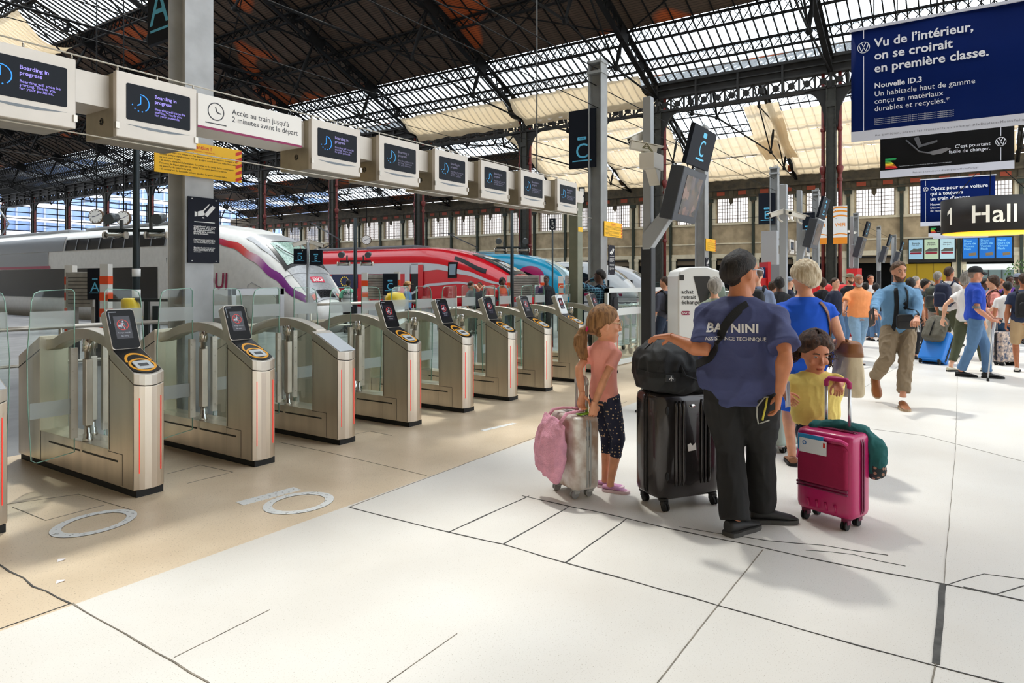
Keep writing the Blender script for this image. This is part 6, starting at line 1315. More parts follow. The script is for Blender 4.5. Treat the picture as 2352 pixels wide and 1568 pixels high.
# advertising banners
ABLU = mat('banner blue', (4,28,88), .8, var=.08, vscale=.6, spec=.1); ADK = mat('banner black', (15,15,17), .7, var=.3, vscale=.5, spec=.15); BWH = mat('banner white', (206,208,220), .6); AW = mat('banner lettering white', (232,234,242), .6)
def vw(k, cx, cz, r, y=-.004):
    ringpoly(k, cx, cz, r*.90, r, y, y+.002, n=36); w = r*.13
    def seg(a, b_): k.bar((cx+a[0]*r,y+.001,cz+a[1]*r),(cx+b_[0]*r,y+.001,cz+b_[1]*r),w,.002,up=(0,1,0))
    seg((-.34,.80),(0,.12)); seg((.34,.80),(0,.12)); seg((-.74,.48),(-.34,-.72)); seg((.74,.48),(.34,-.72)); seg((-.34,-.72),(0,-.02)); seg((.34,-.72),(0,-.02))
def banner(x, y0, w, h, z, kind, lab):
    s = thing('advert_banner', lab, 'banner', (x, y0, z), R(-90), 'advertising banners hung in a row over the hall'); m = ADK if kind == 'dark' else ABLU
    MB().grid(lambda u,v: (w*u, .02*math.sin(u*9)*u, .2+(h-.2)*v), 30, 2).build('cloth', m, s, solid=.004); MB().box(0,w,-.006,.006,0,.2).build('footer', BWH, s); MB().box(-.03,w+.03,-.03,.03,h-.02,h+.03).build('top_bar', BWH, s)
    k = MB()
    for xx in (.4,w/2,w-.4): k.tube([(xx,0,h),(xx,0,rz_(x)-z+.1)], .012, 5)
    k.build('cable', IRON, s); k = MB(); g = MB(); write(g, 'Au quotidien, prenez les transports en commun #SeDéplacerMoinsPolluer' if kind != 'dark' else 'Pensez à covoiturer #SeDéplacerMoinsPolluer', .062, (.42 if kind != 'dark' else .75,-.008,.07), (1,0,0), (0,0,1), spacing=1.25 if kind != 'dark' else 1.2)
    g.build('footer_lettering', mat('footer grey', (110,112,122), .6), s)
    if kind == 'vu':
        vw(k, .225, 1.83, .11, -.03); k.box(.219,.231,-.03,-.026,.2,1.66); k.box(.219,.231,-.03,-.026,2.0,2.19)
        write(k, 'Vu de l’intérieur,\non se croirait\nen première classe.', .235, (.41,-.032,1.80), (1,0,0), (0,0,1), bold=.022, line=1.05); write(k, 'Nouvelle ID.3', .142, (.41,-.032,1.00), (1,0,0), (0,0,1), bold=.02); write(k, 'Un habitacle haut de gamme\nconçu en matériaux\ndurables et recyclés.*', .142, (.41,-.032,.84), (1,0,0), (0,0,1), line=1.02)
        for q in range(4): write(k, 'Consommation en cycle mixte selon les versions et les options. Voir conditions chez votre distributeur participant', .028, (.41,-.032,.39-.035*q), (1,0,0), (0,0,1), res=1)
    elif kind == 'optez':
        vw(k, .225, 1.78, .11, -.03); k.box(.219,.231,-.03,-.026,.2,1.62); k.box(.219,.231,-.03,-.026,1.95,2.19)
        write(k, 'Optez pour une voiture\nqui a toujours\nun train d’avance.', .235, (.41,-.032,1.72), (1,0,0), (0,0,1), bold=.02, line=1.05); write(k, 'Nouvelle ID.3', .142, (.41,-.032,.98), (1,0,0), (0,0,1), bold=.02); write(k, 'Des mises à jour\nde nouvelles fonctions', .142, (.41,-.032,.82), (1,0,0), (0,0,1))
    else:
        vw(k, w-.27, .68, .11, -.03); k.box(w-.276,w-.264,-.03,-.026,.22,.54); k.box(w-.276,w-.264,-.03,-.026,.82,2.1)
        write(k, 'C’est pourtant\nfacile de changer.', .125, (w-.48,-.032,.62), (1,0,0), (0,0,1), align='RIGHT', line=.95); write(k, 'Consommation en cycle mixte selon les versions et les options. Voir conditions chez votre distributeur', .028, (.43,-.032,.27), (1,0,0), (0,0,1), res=1)
        for q, c in enumerate(((200,30,40),(226,86,40),(240,150,40),(236,204,50),(140,190,60),(70,160,70))):
            e = MB(); L_ = .27-.03*q; z = .235+.036*q; e.prism([(.12,z),(.12+L_,z),(.12+L_+.02,z+.014),(.12+L_,z+.028),(.12,z+.028)], -.03, -.026); e.build('energy_bar', mat('energy %d' % q, c, .5), s)
        e = MB(); e.prism([(.12,.455),(.36,.455),(.39,.48),(.36,.51),(.12,.51)], -.03, -.026); e.build('energy_tag', mat('energy green', (30,150,80), .5), s)
        e = MB(); e.tube([(.6,-.02,.95),(.9,-.02,.62),(1.15,-.02,.55)], .02, 6); e.prism([(.78,.98),(.88,1.02),(.95,.80),(1.3,.88),(1.3,.82),(.88,.72)], -.024, -.02); e.build('seat_shape', mat('car seat grey', (84,84,88), .6), s); e = MB(); e.prism([(1.05,.58),(1.5,.66),(1.6,.62),(1.4,.52),(1.2,.50)], -.024, -.02); e.build('cushion_shape', mat('car seat light', (112,110,112), .6), s)
    k.build('lettering', AW, s); return s
banner(15.0, 1.996, 2.90, 2.20, 4.30, 'vu', 'largest blue advert banner at the upper right, Vu de l’intérieur'); banner(20.7, 2.05, 2.90, 2.20, 4.30, 'dark', 'dark advert banner hanging just behind the largest blue one'); banner(38.6, 2.10, 2.98, 2.25, 4.2, 'optez', 'blue advert banner behind the hall lamp, Optez pour une voiture')
banner(47.0, 2.15, 2.98, 2.2, 4.15, 'dark', 'far dark banner of which only the foot shows left of the hall lamp'); banner(52.5, 2.15, 2.98, 2.2, 4.3, 'dark', 'farthest dark banner showing below the others left of the hall lamp')
# round hall lamp
hx, hy, hz = 24.4, -.44, 2.95; hl = thing('hall_lamp', 'round black hanging lamp lettered Hall 1 with a yellow underside', 'lamp', (hx, hy, hz)); RH, HH = 1.24, .98
b = MB(); b.lathe([(RH-.02,.02),(RH,0),(RH,HH),(RH-.02,HH),(.05,HH)], (0,0,0), 64); b.build('drum', mat('drum black', (34,30,28), .6), hl); MB().lathe([(RH-.05,.018),(RH-.05,-.014),(.02,-.014)], (0,0,0), 48).build('diffuser', mat('diffuser yellow', (255,190,40), .5, emit=1.3), hl)
base_a = math.atan2(-hy, -hx); o = MB(); src = text_mb('Hall  1  Hall  1  Hall  1', .70, bold=.012, spacing=1.02, res=4); xs = [p[0] for p in src.v]; x0, x1 = min(xs), max(xs)
hw = text_mb('Hall 1   ', .86, bold=.012, spacing=1.1, res=4); off = max(p[0] for p in hw.v)*1.0
flag = MB(); flag.join(src)
for pre in ('Hall  1', 'Hall  1  Hall  1', 'Hall  1  Hall  1  Hall  1'):
    xr = max(p[0] for p in text_mb(pre, .70, bold=.012, spacing=1.02, res=4).v); tp = max(p[1] for p in text_mb('1', .70, bold=.012, spacing=1.02, res=4).v); flag.add([(xr-.05,tp,0),(xr-.19,tp-.13,0),(xr-.19,tp-.22,0),(xr-.05,tp-.12,0)], [(0,1,2,3)])
src = flag
for p in src.v:
    a = base_a + ((p[0]-(x0+x1)/2)+.42)/RH; o.v.append(((RH+.006)*math.cos(a), (RH+.006)*math.sin(a), .24+p[1]))
o.f = src.f; o.sm = src.sm; o.build('lettering', mat('lamp lettering ivory', (240,236,220), .5, emit=.25), hl)
k = MB()
for a in (0,2.1,4.2): k.tube([(1.1*math.cos(a),1.1*math.sin(a),HH),(0,0,2.2)], .012, 5)
k.tube([(0,0,2.2),(0,0,rz_(hx)-hz-.3)], .014, 5); k.build('cable', IRON, hl)
# advert screens and yellow doors on the east wall
for (y0, lab, cols, kind) in ((6.75,'left group of three advert posters in a black frame on the far wall',((150,190,214),(176,198,170),(176,206,216)),0),(1.1,'right group of three blue sale posters in a black frame on the far wall',((22,110,200),(20,104,190),(24,114,204)),1)):
    s = thing('advert_screen', lab, 'display', (WX-.75, y0, 3.85), R(-90)); MB().box(0,5.1,0,.3,0,3.0).build('frame', mat('advert frame black', (14,15,18), .4), s)
    for i, c in enumerate(cols):
        x = .12+1.66*i; p = MB().box(x,x+1.5,-.01,0,.42,2.85).build('poster', mat('poster %d %d' % (kind, i), c, .3, emit=.35), s); k = MB()
        if kind: write(k, 'Deux\njours de\nVentes\nFlash', .36, (x+.12,-.014,2.42), (1,0,0), (0,0,1), bold=.01, line=.9); k.build('lettering', mat('poster pale blue', (130,200,236), .4, emit=.3), p); e = MB(); e.cbox((x+.98,-.014,.92), (.72,.006,.34), Matrix.Rotation(-.12,3,'Y')); e.build('parcel_picture', mat('parcel brown', (130,112,82), .5, emit=.1), p)
        else:
            write(k, 'Bénévole\nd’un jour !', .22, (x+.75,-.014,2.35), (1,0,0), (0,0,1), align='CENTER', bold=.02); k.build('lettering', mat('poster dark text', (40,50,60), .5), p)
            e = MB(); e.prism(rrect(x+.12,x+1.38,1.05,1.28,.11), -.014, -.01); e.build('red_pill', mat('poster red', (150,24,50), .5), p); e = MB(); e.prism([(x+.1,1.45),(x+.5,1.75),(x+.9,1.7),(x+1.4,1.8),(x+1.4,1.35),(x+.1,1.35)], -.013, -.01); e.build('photo_patch', mat('poster grey', (90,96,90), .5), p)
dd = thing('yellow_panel', 'yellow boarded doorway below the advert posters', 'panel', (WX-.35, 7.6, 0), R(-90)); MB().box(0,5.4,0,.1,0,3.7).build('board', mat('mustard board', (176,146,12), .6), dd); k = MB()
for x in (1.8,3.6): k.box(x-.03,x+.03,-.01,0,0,3.7)
k.build('joint', mat('mustard joint', (120,98,10), .6), dd)
sf = thing('shop_front', 'bright white shop front under the blue sale posters', 'shop front', (WX-.3, 1.0, 0), R(-90)); MB().box(0,5.5,0,.2,2.9,3.6).build('fascia', mat('fascia lit white', (236,240,240), .5, emit=.5), sf); MB().box(0,5.5,.05,.1,0,2.9).build('glass_panel', mat('shop glass pale', (120,140,140), .15), sf); k = MB()
for x in (0,1.3,2.6,3.9,5.4): k.box(x-.05,x+.05,-.02,.0,0,2.9)
k.build('mullion', mat('mullion dark', (40,44,46), .5), sf)
# ------------------------------------------------------------------ things around the gates and platforms
def clock(p, r, lab, rz=R(-56), up=6.):
    c = thing('station_clock', lab, 'clock', p, rz); b = MB(); b.cyl((0,-.09,0), r, .18, 28, 'y'); b.build('case', mat('clock bronze', (96,76,56), .5, .3), c); b = MB(); b.cyl((0,-.10,0), r*.9, .015, 28, 'y'); f = b.build('dial', mat('dial white', (232,230,224), .4), c); b = MB()
    for k in range(12): a = R(30*k); b.bar((r*.70*math.sin(a),-.105,r*.70*math.cos(a)),(r*.84*math.sin(a),-.105,r*.84*math.cos(a)),r*.07,.008,up=(0,1,0))
    b.build('numeral', RUB, f); b = MB(); b.bar((0,-.11,0),(-r*.45*math.sin(R(80)),-.11,-r*.45*math.cos(R(80))),r*.08,.006,up=(0,1,0)); b.bar((0,-.11,0),(r*.72*math.sin(R(62)),-.11,r*.72*math.cos(R(62))),r*.06,.006,up=(0,1,0)); b.build('clock_hand', mat('hand navy', (20,30,80), .4), f)
    b = MB(); b.tube([(0,0,r),(0,0,up)], .03, 6); b.build('hanger', IRON, c)
clock(dpt(222,497,34), .36, 'left one of the twin round station clocks above the white train', up=14); clock(dpt(284,501,36), .38, 'right one of the twin round station clocks above the white train', up=14); clock(dpt(842,551,60), .42, 'small round station clock above the red train', up=17)
TEAL = mat('dark teal pole', (30,42,46), .45, .2); LAMPT = glassmat('lamp tube glass', (240,240,236), .2)
def lamp_post(px, d, h, lab, arm=.34, za=None, bands=True):
    x, y, _ = dpt(px, 700, d); t = thing('lamp_post', lab, 'lamp post', (x, y, 0), R(-56)); b = MB(); b.tube([(0,0,0),(0,0,h*.45),(0,0,h)], [.062,.055,.045], 14); b.build('shaft', TEAL, t); za = za or 2.3
    if bands:
        b = MB()
        for z in (1.28,1.62): b.lathe([(.064,z),(.064,z+.13),(.05,z+.13)], (0,0,0), 14)
        b.build('white_band', WHT, t)
    b = MB(); b.bar((-arm*1.35,0,za+.08),(arm*1.35,0,za+.08),.04,.05); b.build('cross_arm', TEAL, t)
    for sx in (-1, 1):
        b = MB(); b.cyl((sx*arm-.17,0,za), .055, .34, 14, 'x'); l = b.build('tube_lamp', LAMPT, t); b = MB()
        for q in (-.19,.16): b.cyl((sx*arm+q,0,za), .062, .03, 14, 'x')
        b.cyl((sx*arm-.16,0,za), .02, .32, 8, 'x'); b.build('end_cap', mat('lamp cap pale', (208,200,188), .4), l)
        b = MB(); b.tube([(sx*(arm+.05),-.12,za+.25),(sx*(arm+.05),.10,za+.30)], [.09,.07], 14); b.box(sx*(arm-.1)-.02,sx*(arm-.1)+.02,-.02,.02,za+.08,za+.25); b.build('spotlight', mat('spot grey', (84,90,94), .4, .3), t)
    return t
lamp_post(313, 11.2, 4.3, 'dark lamp post with white bands and two tube lamps, left of the near post'); lamp_post(816, 20, 3.4, 'slim dark lamp post in front of the red train', za=2.05, bands=False); lamp_post(1176, 20, 3.6, 'slim dark lamp post between the red and the blue train', za=2.45, bands=False)
STRO = mat('stripe orange', (226,74,22), .5); STRW = mat('stripe silver', (214,212,206), .4)
def striped(px, d, h, lab, w=.075):
    x, y, _ = dpt(px, 700, d); t = thing('striped_post', lab, 'post', (x, y, 0), R(-56), 'orange and silver striped barrier posts'); b = MB(); b.box(-w,w,-w,w,0,h); b.build('shaft', STRW, t); b = MB(); z = h-.22
    while z > .3: b.box(-w-.003,w+.003,-w-.003,w+.003,z-.15,z); z -= .30
    b.build('stripe', STRO, t); b = MB(); b.box(-w*1.4,w*1.4,-w*1.4,w*1.4,0,.5); b.build('foot', RUB, t)
for px, d, h, lab in ((163,13.2,1.85,'striped post left of the low voie A panel'),(244,12.6,1.86,'striped post right of the low voie A panel'),(838,18.6,1.78,'striped post left of the low voie C panel'),(912,18.6,1.80,'striped post right of the low voie C panel'),(1170,21,1.72,'striped post before the tip of the red train'),(1247,21,1.72,'striped post before the blue train, right of the red tip'),(1288,21,1.70,'striped post at the nose of the blue train')): striped(px, d, h, lab)
GCAGE = mat('bumper cage grey', (150,146,138), .6, var=.15)
for px, d, w, lab in ((182,13.0,.52,'grey cabinet beside the low voie A panel'),(860,18.7,.55,'grey cabinet beside the low voie C panel'),(1208,21.2,.85,'grey bumper board between striped posts at the red train'),(1318,21.4,.5,'grey bumper board beside the blue train')):
    x, y, _ = dpt(px, 700, d); t = thing('bumper_cabinet', lab, 'cabinet', (x, y, 0), R(-56)); b = MB(); b.box(-w/2,w/2,0,.4,1.05,1.72); b.build('case', GCAGE, t, bevel=.01); b = MB()
    for q in range(8): b.box(-w/2+.05,w/2-.05,-.006,0,1.12+.07*q,1.13+.07*q)
    b.build('louvre', SEAM, t); b = MB(); b.box(-w/2,-w/2+.06,.05,.3,0,1.05); b.box(w/2-.06,w/2,.05,.3,0,1.05); b.build('stand', GCAGE, t)
def lowvoie(px, py0, py1, px1, d, ch, lab, st=True):
    x, y, z = dpt(px, py1, d); h = (py1-py0)/1568*d; w = (px1-px)/1568*d; t = voie(ch, (x, y, z), R(-56), w, h, lab, lz=.42, size=h*.44); b = MB(); b.box(w*.4,w*.6,.06,.10,-z,h*.2) if st else b.box(w*.2,w*.8,.06,.08,h*.4,h*.5); b.build('stand' if st else 'bracket', SIGNB, t)
lowvoie(200,617,688,236,12.8,'A','low dark voie A panel between striped posts'); lowvoie(879,628,678,913,18.4,'C','low dark voie C panel between striped posts'); lowvoie(1331,637,672,1350,17,'D','small low voie D panel behind the greenish beam post')
lowvoie(674,571,606,703,15.8,'D','small voie D panel on the left side of the twin camera pole', False); lowvoie(711,573,608,740,15.8,'E','small voie E panel on the right side of the twin camera pole', False)
x, y, _ = dpt(707, 700, 15.9); t = thing('camera_pole', 'slim grey pole carrying two cameras above the small D and E panels', 'post', (x, y, 0)); MB().tube([(0,0,0),(0,0,2.45)], .035, 10).build('shaft', LPOST, t)
cctv((x-.12,y+.12,2.42), (-.7,.5,-.25), 'left small camera above the D and E panels'); cctv((x+.12,y-.15,2.42), (.6,-.8,-.3), 'right small camera above the D and E panels')
# wheelchair sign
x, y, z = dpt(1262, 528, 16); t = thing('wheelchair_sign', 'small dark sign with a white wheelchair symbol', 'sign', (x, y, z), R(-56)); MB().box(0,.15,0,.02,0,.27).build('panel', SIGNB, t); b = MB(); ringpoly(b, .07,.08,.035,.045,-.003,0,150,400,18); b.cyl((.065,-.003,.225), .016, .003, 12, 'y'); b.bar((.065,-.002,.20),(.065,-.002,.11),.016,.002,up=(0,1,0)); b.bar((.065,-.002,.115),(.10,-.002,.115),.014,.002,up=(0,1,0)); b.bar((.10,-.002,.115),(.115,-.002,.06),.014,.002,up=(0,1,0)); b.bar((.065,-.002,.165),(.10,-.002,.165),.012,.002,up=(0,1,0)); b.build('symbol', WHT, t); b = MB(); b.tube([(.075,.03,-z),(.075,.03,.2)], .02, 8); b.build('post', TEAL, t)
x, y, z = dpt(1329, 468, 12.2); t = thing('ticket_symbol_sign', 'small dark square sign with white pictogram at the right end of the beam', 'sign', (x, y, z), R(-56)); MB().box(0,.11,0,.02,0,.30).build('panel', SIGNB, t); b = MB(); b.prism(rrect(.02,.09,.15,.27,.01), -.003, 0); b.prism(rrect(.02,.05,.03,.12,.01), -.003, 0); b.prism(rrect(.06,.09,.03,.12,.01), -.003, 0); b.build('symbol', WHT, t); b = MB(); b.box(-.3,.02,.005,.02,.1,.14); b.build('bracket', STEEL2, t)
# glass gate with silver frame behind the second gate, benches, rails, yellow sack holder
ALU = mat('silver frame', (186,186,190), .4, .4)
x, y = 4.83, 7.0; t = thing('glass_barrier', 'silver framed glass panel behind the plain-lid gate', 'panel', (4.70, 7.05, 0)); b = MB(); b.box(0,.06,0,.08,0,1.46); b.box(.66,.72,0,.08,0,1.46); b.box(0,.72,0,.08,1.38,1.46); b.box(0,.72,0,.08,.02,.12); b.build('frame', ALU, t, bevel=.004); MB().box(.06,.66,.035,.045,.12,1.38).build('glass', GL, t)
def rail(p, q, z, lab):
    t = thing('handrail', lab, 'railing', p+(0,)); d = Vector((q[0]-p[0], q[1]-p[1], 0)); b = MB(); b.tube([(0,0,z),(d.x,d.y,z)], .03, 10); b.tube([(0,0,z*.55),(d.x,d.y,z*.55)], .02, 8); b.build('rail', STEEL2, t); n = max(2, int(d.length/1.6))
    for i in range(n+1): b = MB(); b.tube([(d.x*i/n,d.y*i/n,0),(d.x*i/n,d.y*i/n,z)], .025, 8); b.build('post', STEEL2, t)
rail((2.2,9.4), (5.6,9.4), .98, 'steel handrail behind the leftmost gates'); rail((9.5,11.5), (14.2,11.5), 1.05, 'steel handrail before the white train nose'); rail((16.5,13.2), (24,13.2), 1.05, 'long steel handrail in front of the red train')
for (x, y, w, lab) in ((2.2,12.2,1.9,'white concrete block bench far left behind the gates'),(14.4,13.8,1.2,'white concrete block before the white train nose'),(18.5,15.0,1.2,'white concrete block before the red train')):
    t = thing('concrete_block', lab, 'block', (x, y, 0)); MB().box(0,w,0,.6,0,.62).build('block', mat('white concrete', (206,204,198), .8, var=.08), t, bevel=.03)
x, y, _ = dpt(300, 700, 9.6); t = thing('sack_holder', 'waste sack holder with a yellow lid behind the nearest gate', 'bin', (x, y, 0), R(-56)); b = MB(); rings = []
for z, hx, hy in ((1.02,.12,.10),(1.2,.125,.10),(1.28,.11,.08),(1.31,.07,.05)): rings.append([(hx*math.cos(a)+.25*(1.2-z), hy*math.sin(a), z) for a in [2*math.pi*i/18 for i in range(18)]])
b.loft(rings); b.build('lid', mat('bin yellow', (242,204,10), .4), t); b = MB(); b.bar((-.3,0,1.28),(.52,0,1.28),.05,.04); b.box(.20,.26,-.03,.03,0,1.26); b.box(.32,.40,-.03,.03,0,1.2); b.box(-.1,-.04,-.03,.03,0,1.1); b.build('stand', TEAL, t)
b = MB(); b.lathe([(.10,.35),(.13,.5),(.12,1.0),(.13,1.02)], (0,0,0), 16); b.build('sack', glassmat('sack plastic', (220,222,226), .1, milk=.5), t)
x, y, _ = dpt(908, 700, 16.5); t = thing('sack_holder', 'small yellow topped bin in front of the low voie C panel', 'bin', (x, y, 0)); b = MB(); b.lathe([(.20,0),(.22,.5),(.22,.95)], (0,0,0), 16); b.build('bin_body', WHT, t); b = MB(); b.lathe([(.24,.95),(.24,1.15),(.18,1.26),(.02,1.28)], (0,0,0), 16); b.build('lid', mat('bin yellow'), t)
bo = thing('bottle', 'small bottle with blue cap and orange label standing behind the leftmost gates', 'bottle', (2.75,9.35,1.03)); b = MB(); b.lathe([(.03,-.02),(.032,.09),(.012,.14),(.012,.155)], (0,0,0), 14); b.build('bottle_body', glassmat('clear plastic'), bo); b = MB(); b.lathe([(.033,.01),(.033,.06)], (0,0,0), 14); b.build('label', mat('bottle orange', (240,140,50), .5), bo); b = MB(); b.lathe([(.015,.15),(.015,.175),(.002,.175)], (0,0,0), 12); b.build('cap', mat('bottle blue', (40,120,200), .5), bo)
# white glass fence right of the last gate, trolleys behind it
fe = thing('glass_fence', 'white framed glass fence right of the last ticket gate', 'fence', (10.95, 5.35, 0)); b = MB()
for x in (0,1.5,3.0,4.5): b.box(x,x+.06,0,.06,0,1.42)
b.box(0,4.56,0,.06,1.34,1.42); b.box(0,4.56,0,.06,.02,.1); b.box(0,4.56,.01,.05,.92,1.05); b.build('frame', mat('fence white', (216,220,218), .45), fe); MB().box(.06,4.5,.025,.035,.1,1.34).build('glass', GL, fe)
for k in range(6):
    t = thing('luggage_trolley', ['first','second','third','fourth','fifth','sixth'][k]+' pale metal luggage trolley nested behind the glass fence', 'trolley', (13.5+.36*k, 6.3, 0), 0, 'luggage trolleys nested behind the fence'); b = MB()
    for x in (-.25,.25): b.tube([(x*.4,0,.15),(x*.4,.6,.15)], .015, 6); b.tube([(0,x,.12),(0,x,.98),(.0,x*.8,1.05)], .016, 6); b.tube([(0,x,.12),(.5,x*.7,.16)], .016, 6)
    b.tube([(0,-.25,1.02),(0,.25,1.02)], .018, 6); b.tube([(0,-.25,.55),(0,.25,.55)], .012, 6); b.tube([(0,-.1,.12),(0,-.1,1.0)], .01, 5); b.tube([(0,.1,.12),(0,.1,1.0)], .01, 5); b.build('frame', mat('trolley pale', (196,210,204), .35, .5), t); b = MB()
    for x, yy in ((0,-.25),(0,.25),(.5,0)): b.cyl((x,yy-.02,.06), .06, .04, 12, 'y')
    b.build('wheel', RUB, t)
# white ticket machine
x, y, _ = dpt(1608, 700, 10.2); tv = thing('ticket_machine', 'white ticket machine lettered achat retrait échange, behind the man', 'ticket machine', (x, y, 0), R(-56)); MW = mat('machine white', (230,230,228), .35)
P = [(-.33,0),(.46,0),(.46,1.0),(.36,1.55),(.30,1.70),(.10,1.765),(-.15,1.76),(-.30,1.70),(-.33,1.62)]; MB().prism(P, 0, .7, 'xz').build('casing', MW, tv, bevel=.03, seg=3); MB().prism([(-.10,1.62),(.14,1.62),(.40,.9),(.40,.5),(.08,.9)], -.006, .0, 'xz').build('dark_panel', mat('machine black', (44,44,46), .3), tv)
b = MB(); write(b, 'achat\nretrait\néchange', .085, (-.28,-.004,1.36), (1,0,0), (0,0,1), bold=.012, line=.92); b.build('lettering', mat('machine text', (40,40,42), .5), tv); b = MB(); b.prism(rrect(-.28,-.15,1.04,1.10,.02), -.005, 0); lp = b.build('logo_plate', mat('logo plum red', (150,20,70), .4), tv); b = MB(); write(b, 'SNCF', .05, (-.27,-.007,1.052), (1,0,0), (0,0,1), bold=.02); b.build('logo_lettering', WHT, lp)
b = MB(); b.prism(rrect(-.31,-.24,1.56,1.64,.005), -.005, 0); b.build('access_plate', mat('machine black'), tv); b = MB(); b.cyl((.28,-.06,1.30), .17, .02, 28, 'y'); b.build('round_mirror', glassmat('mirror glass', (226,236,232), .3), tv)
# red kiosk with blue screen behind
x, y, _ = dpt(1752, 700, 15.5); t = thing('kiosk', 'red kiosk with grey side and blue top behind the man in navy', 'kiosk', (x, y, 0), R(-56)); MB().box(-.55,.35,0,.6,0,1.62).build('body', mat('kiosk red', (206,22,24), .4), t, bevel=.02); MB().box(.15,.42,-.03,.5,1.10,1.92).build('side_panel', mat('kiosk grey', (120,120,122), .4), t); MB().box(-.6,.15,.1,.5,1.62,1.86).build('screen', mat('kiosk blue', (30,90,160), .3), t); MB().box(.10,.16,-.05,.5,1.0,1.98).build('edge', mat('kiosk red'), t)
x, y, _ = dpt(1930, 700, 19); t = thing('kiosk', 'red seat-like kiosk behind the woman in navy', 'kiosk', (x, y, 0), R(-56)); MB().box(-.65,.5,0,.5,0,1.45).build('body', mat('kiosk red'), t, bevel=.08, seg=3); MB().box(.42,.55,-.1,.5,0,1.9).build('edge', mat('kiosk red'), t)
# rings and bars painted on the floor
PNT = bpy.data.materials.new('worn floor paint'); PNT.use_nodes = True; nt = PNT.node_tree; N = nt.nodes; L = nt.links; bs = N['Principled BSDF']; bs.inputs['Base Color'].default_value = lin((226,226,222)); bs.inputs['Roughness'].default_value = .7
tc = N.new('ShaderNodeTexCoord'); nz = N.new('ShaderNodeTexNoise'); nz.inputs['Scale'].default_value = 34; nz.inputs['Detail'].default_value = 6; L.new(tc.outputs['Object'], nz.inputs['Vector']); mr = N.new('ShaderNodeMapRange'); mr.inputs[1].default_value = .30; mr.inputs[2].default_value = .40; L.new(nz.outputs['Fac'], mr.inputs[0]); L.new(mr.outputs[0], bs.inputs['Alpha'])
def ring_mark(pts_o, k_in, lab):
    P = [Vector(at(*p)) for p in pts_o]; c = sum(P, Vector())/len(P); n = 40; ax = (P[0]-P[2])/2; bx = (P[1]-P[3])/2; b = MB(); vs = []; fs = []
    for i in range(n):
        a = 2*math.pi*i/n; d = ax*math.cos(a)+bx*math.sin(a); vs += [tuple(d*k_in+Vector((0,0,.003))), tuple(d+Vector((0,0,.003)))]
    for i in range(n): j = (i+1) % n; fs.append((2*i,2*i+1,2*j+1,2*j))
    b.add(vs, fs); b.add([(v[0],v[1],.0) for v in vs], [f[::-1] for f in fs]); t = thing('floor_marking', lab, 'floor marking', (c.x,c.y,0)); b.build('paint', PNT, t, fix=False)
ring_mark([(315,1187),(240,1172),(118,1217),(190,1230)], .74, 'white painted 0 on the tan floor in front of the nearest gate'); ring_mark([(768,1147),(698,1131),(606,1161),(672,1181)], .74, 'white painted ring of the 10 on the tan floor')
def bar_mark(a, b_, w, lab):
    p, q = Vector(at(*a)), Vector(at(*b_)); t = thing('floor_marking', lab, 'floor marking', tuple(p)); b = MB(); b.bar((0,0,.0015), q-p+Vector((0,0,.0015)), w, .003); b.build('paint', PNT, t)
bar_mark((550,1157),(683,1122), .10, 'white painted bar of the 10 on the tan floor'); bar_mark((1108,989),(1182,972), .06, 'faint white bar on the floor left of the ponytail girl')
for (px, py, lab) in ((140,1287,'scrap of white red paper on the tan floor, the upper one'),(138,1336,'scrap of white red paper on the tan floor, the lower one')):
    t = thing('paper_scrap', lab, 'litter', at(px, py)); b = MB(); b.add([(-.022,-.008,.001),(.02,-.012,.004),(.024,.008,.002),(-.01,.014,.010)], [(0,1,2,3)]); b.build('scrap', mat('scrap white', (232,226,226), .8), t, solid=.001, fix=False)
# crowd luggage
def hard(px, py, w, d, h, rgb, lab, hd=150, rgb2=None, **k): return suitcase('suitcase', lab, at(px, py), hd, w, d, h, mat('case %d %d %d' % rgb, rgb, .4, rgb2=rgb2, vscale=22) if rgb2 else mat('case %d %d %d' % rgb, rgb, .4), DK, RUB, **k)
c_ = hard(2138, 836, .46, .28, .60, (38,126,218), 'bright blue suitcase tilted and pulled, with an olive backpack on it', 60, handle=(.25,.2,SIL,DK)); c_.rotation_euler = (0, 0, R(-56-60)); c_.rotation_euler.rotate_axis('X', R(-32)); c_.location.z = -.02
ob = thing('backpack', 'olive grey backpack strapped on the tilted blue suitcase', 'backpack', c_.location, c_.rotation_euler[2]); ob.rotation_euler = c_.rotation_euler; b = MB(); rings = [[(.20*k*math.copysign(abs(math.cos(a))**.6,math.cos(a)), -.22+.11*k*math.sin(a), .42+.5*t) for a in [2*math.pi*i/20 for i in range(20)]] for t, k in ((0,.8),(.1,1),(.7,1),(.92,.8),(1,.4))]; fuse(MB().loft(rings), .014, 3, .012, 9).build('bag_body', cmat('olive grey cloth', (92,88,76)), ob, fix=False); b.tube([(0,-.33,.45),(0,-.34,.7),(0,-.28,.9)], .02, 6, flat=.4); b.build('strap', mat('strap black'), ob)
hard(2306, 838, .36, .24, .56, (214,190,170), 'multicoloured patterned suitcase of the man at the right edge', 170, (40,60,90), handle=(.2,.16,SIL,DK)); hard(2270, 800, .44, .28, .66, (26,28,34), 'black suitcase beside the woman with the ponytail and backpack', 160, handle=(.35,.18,SIL,DK)); hard(2118, 768, .36, .26, .55, (30,28,30), 'black suitcase in the queue left of the tall man with navy backpack', 160); hard(1908, 788, .3, .22, .5, (26,26,28), 'black cabin suitcase behind the canvas bag of the woman in blue', 150)
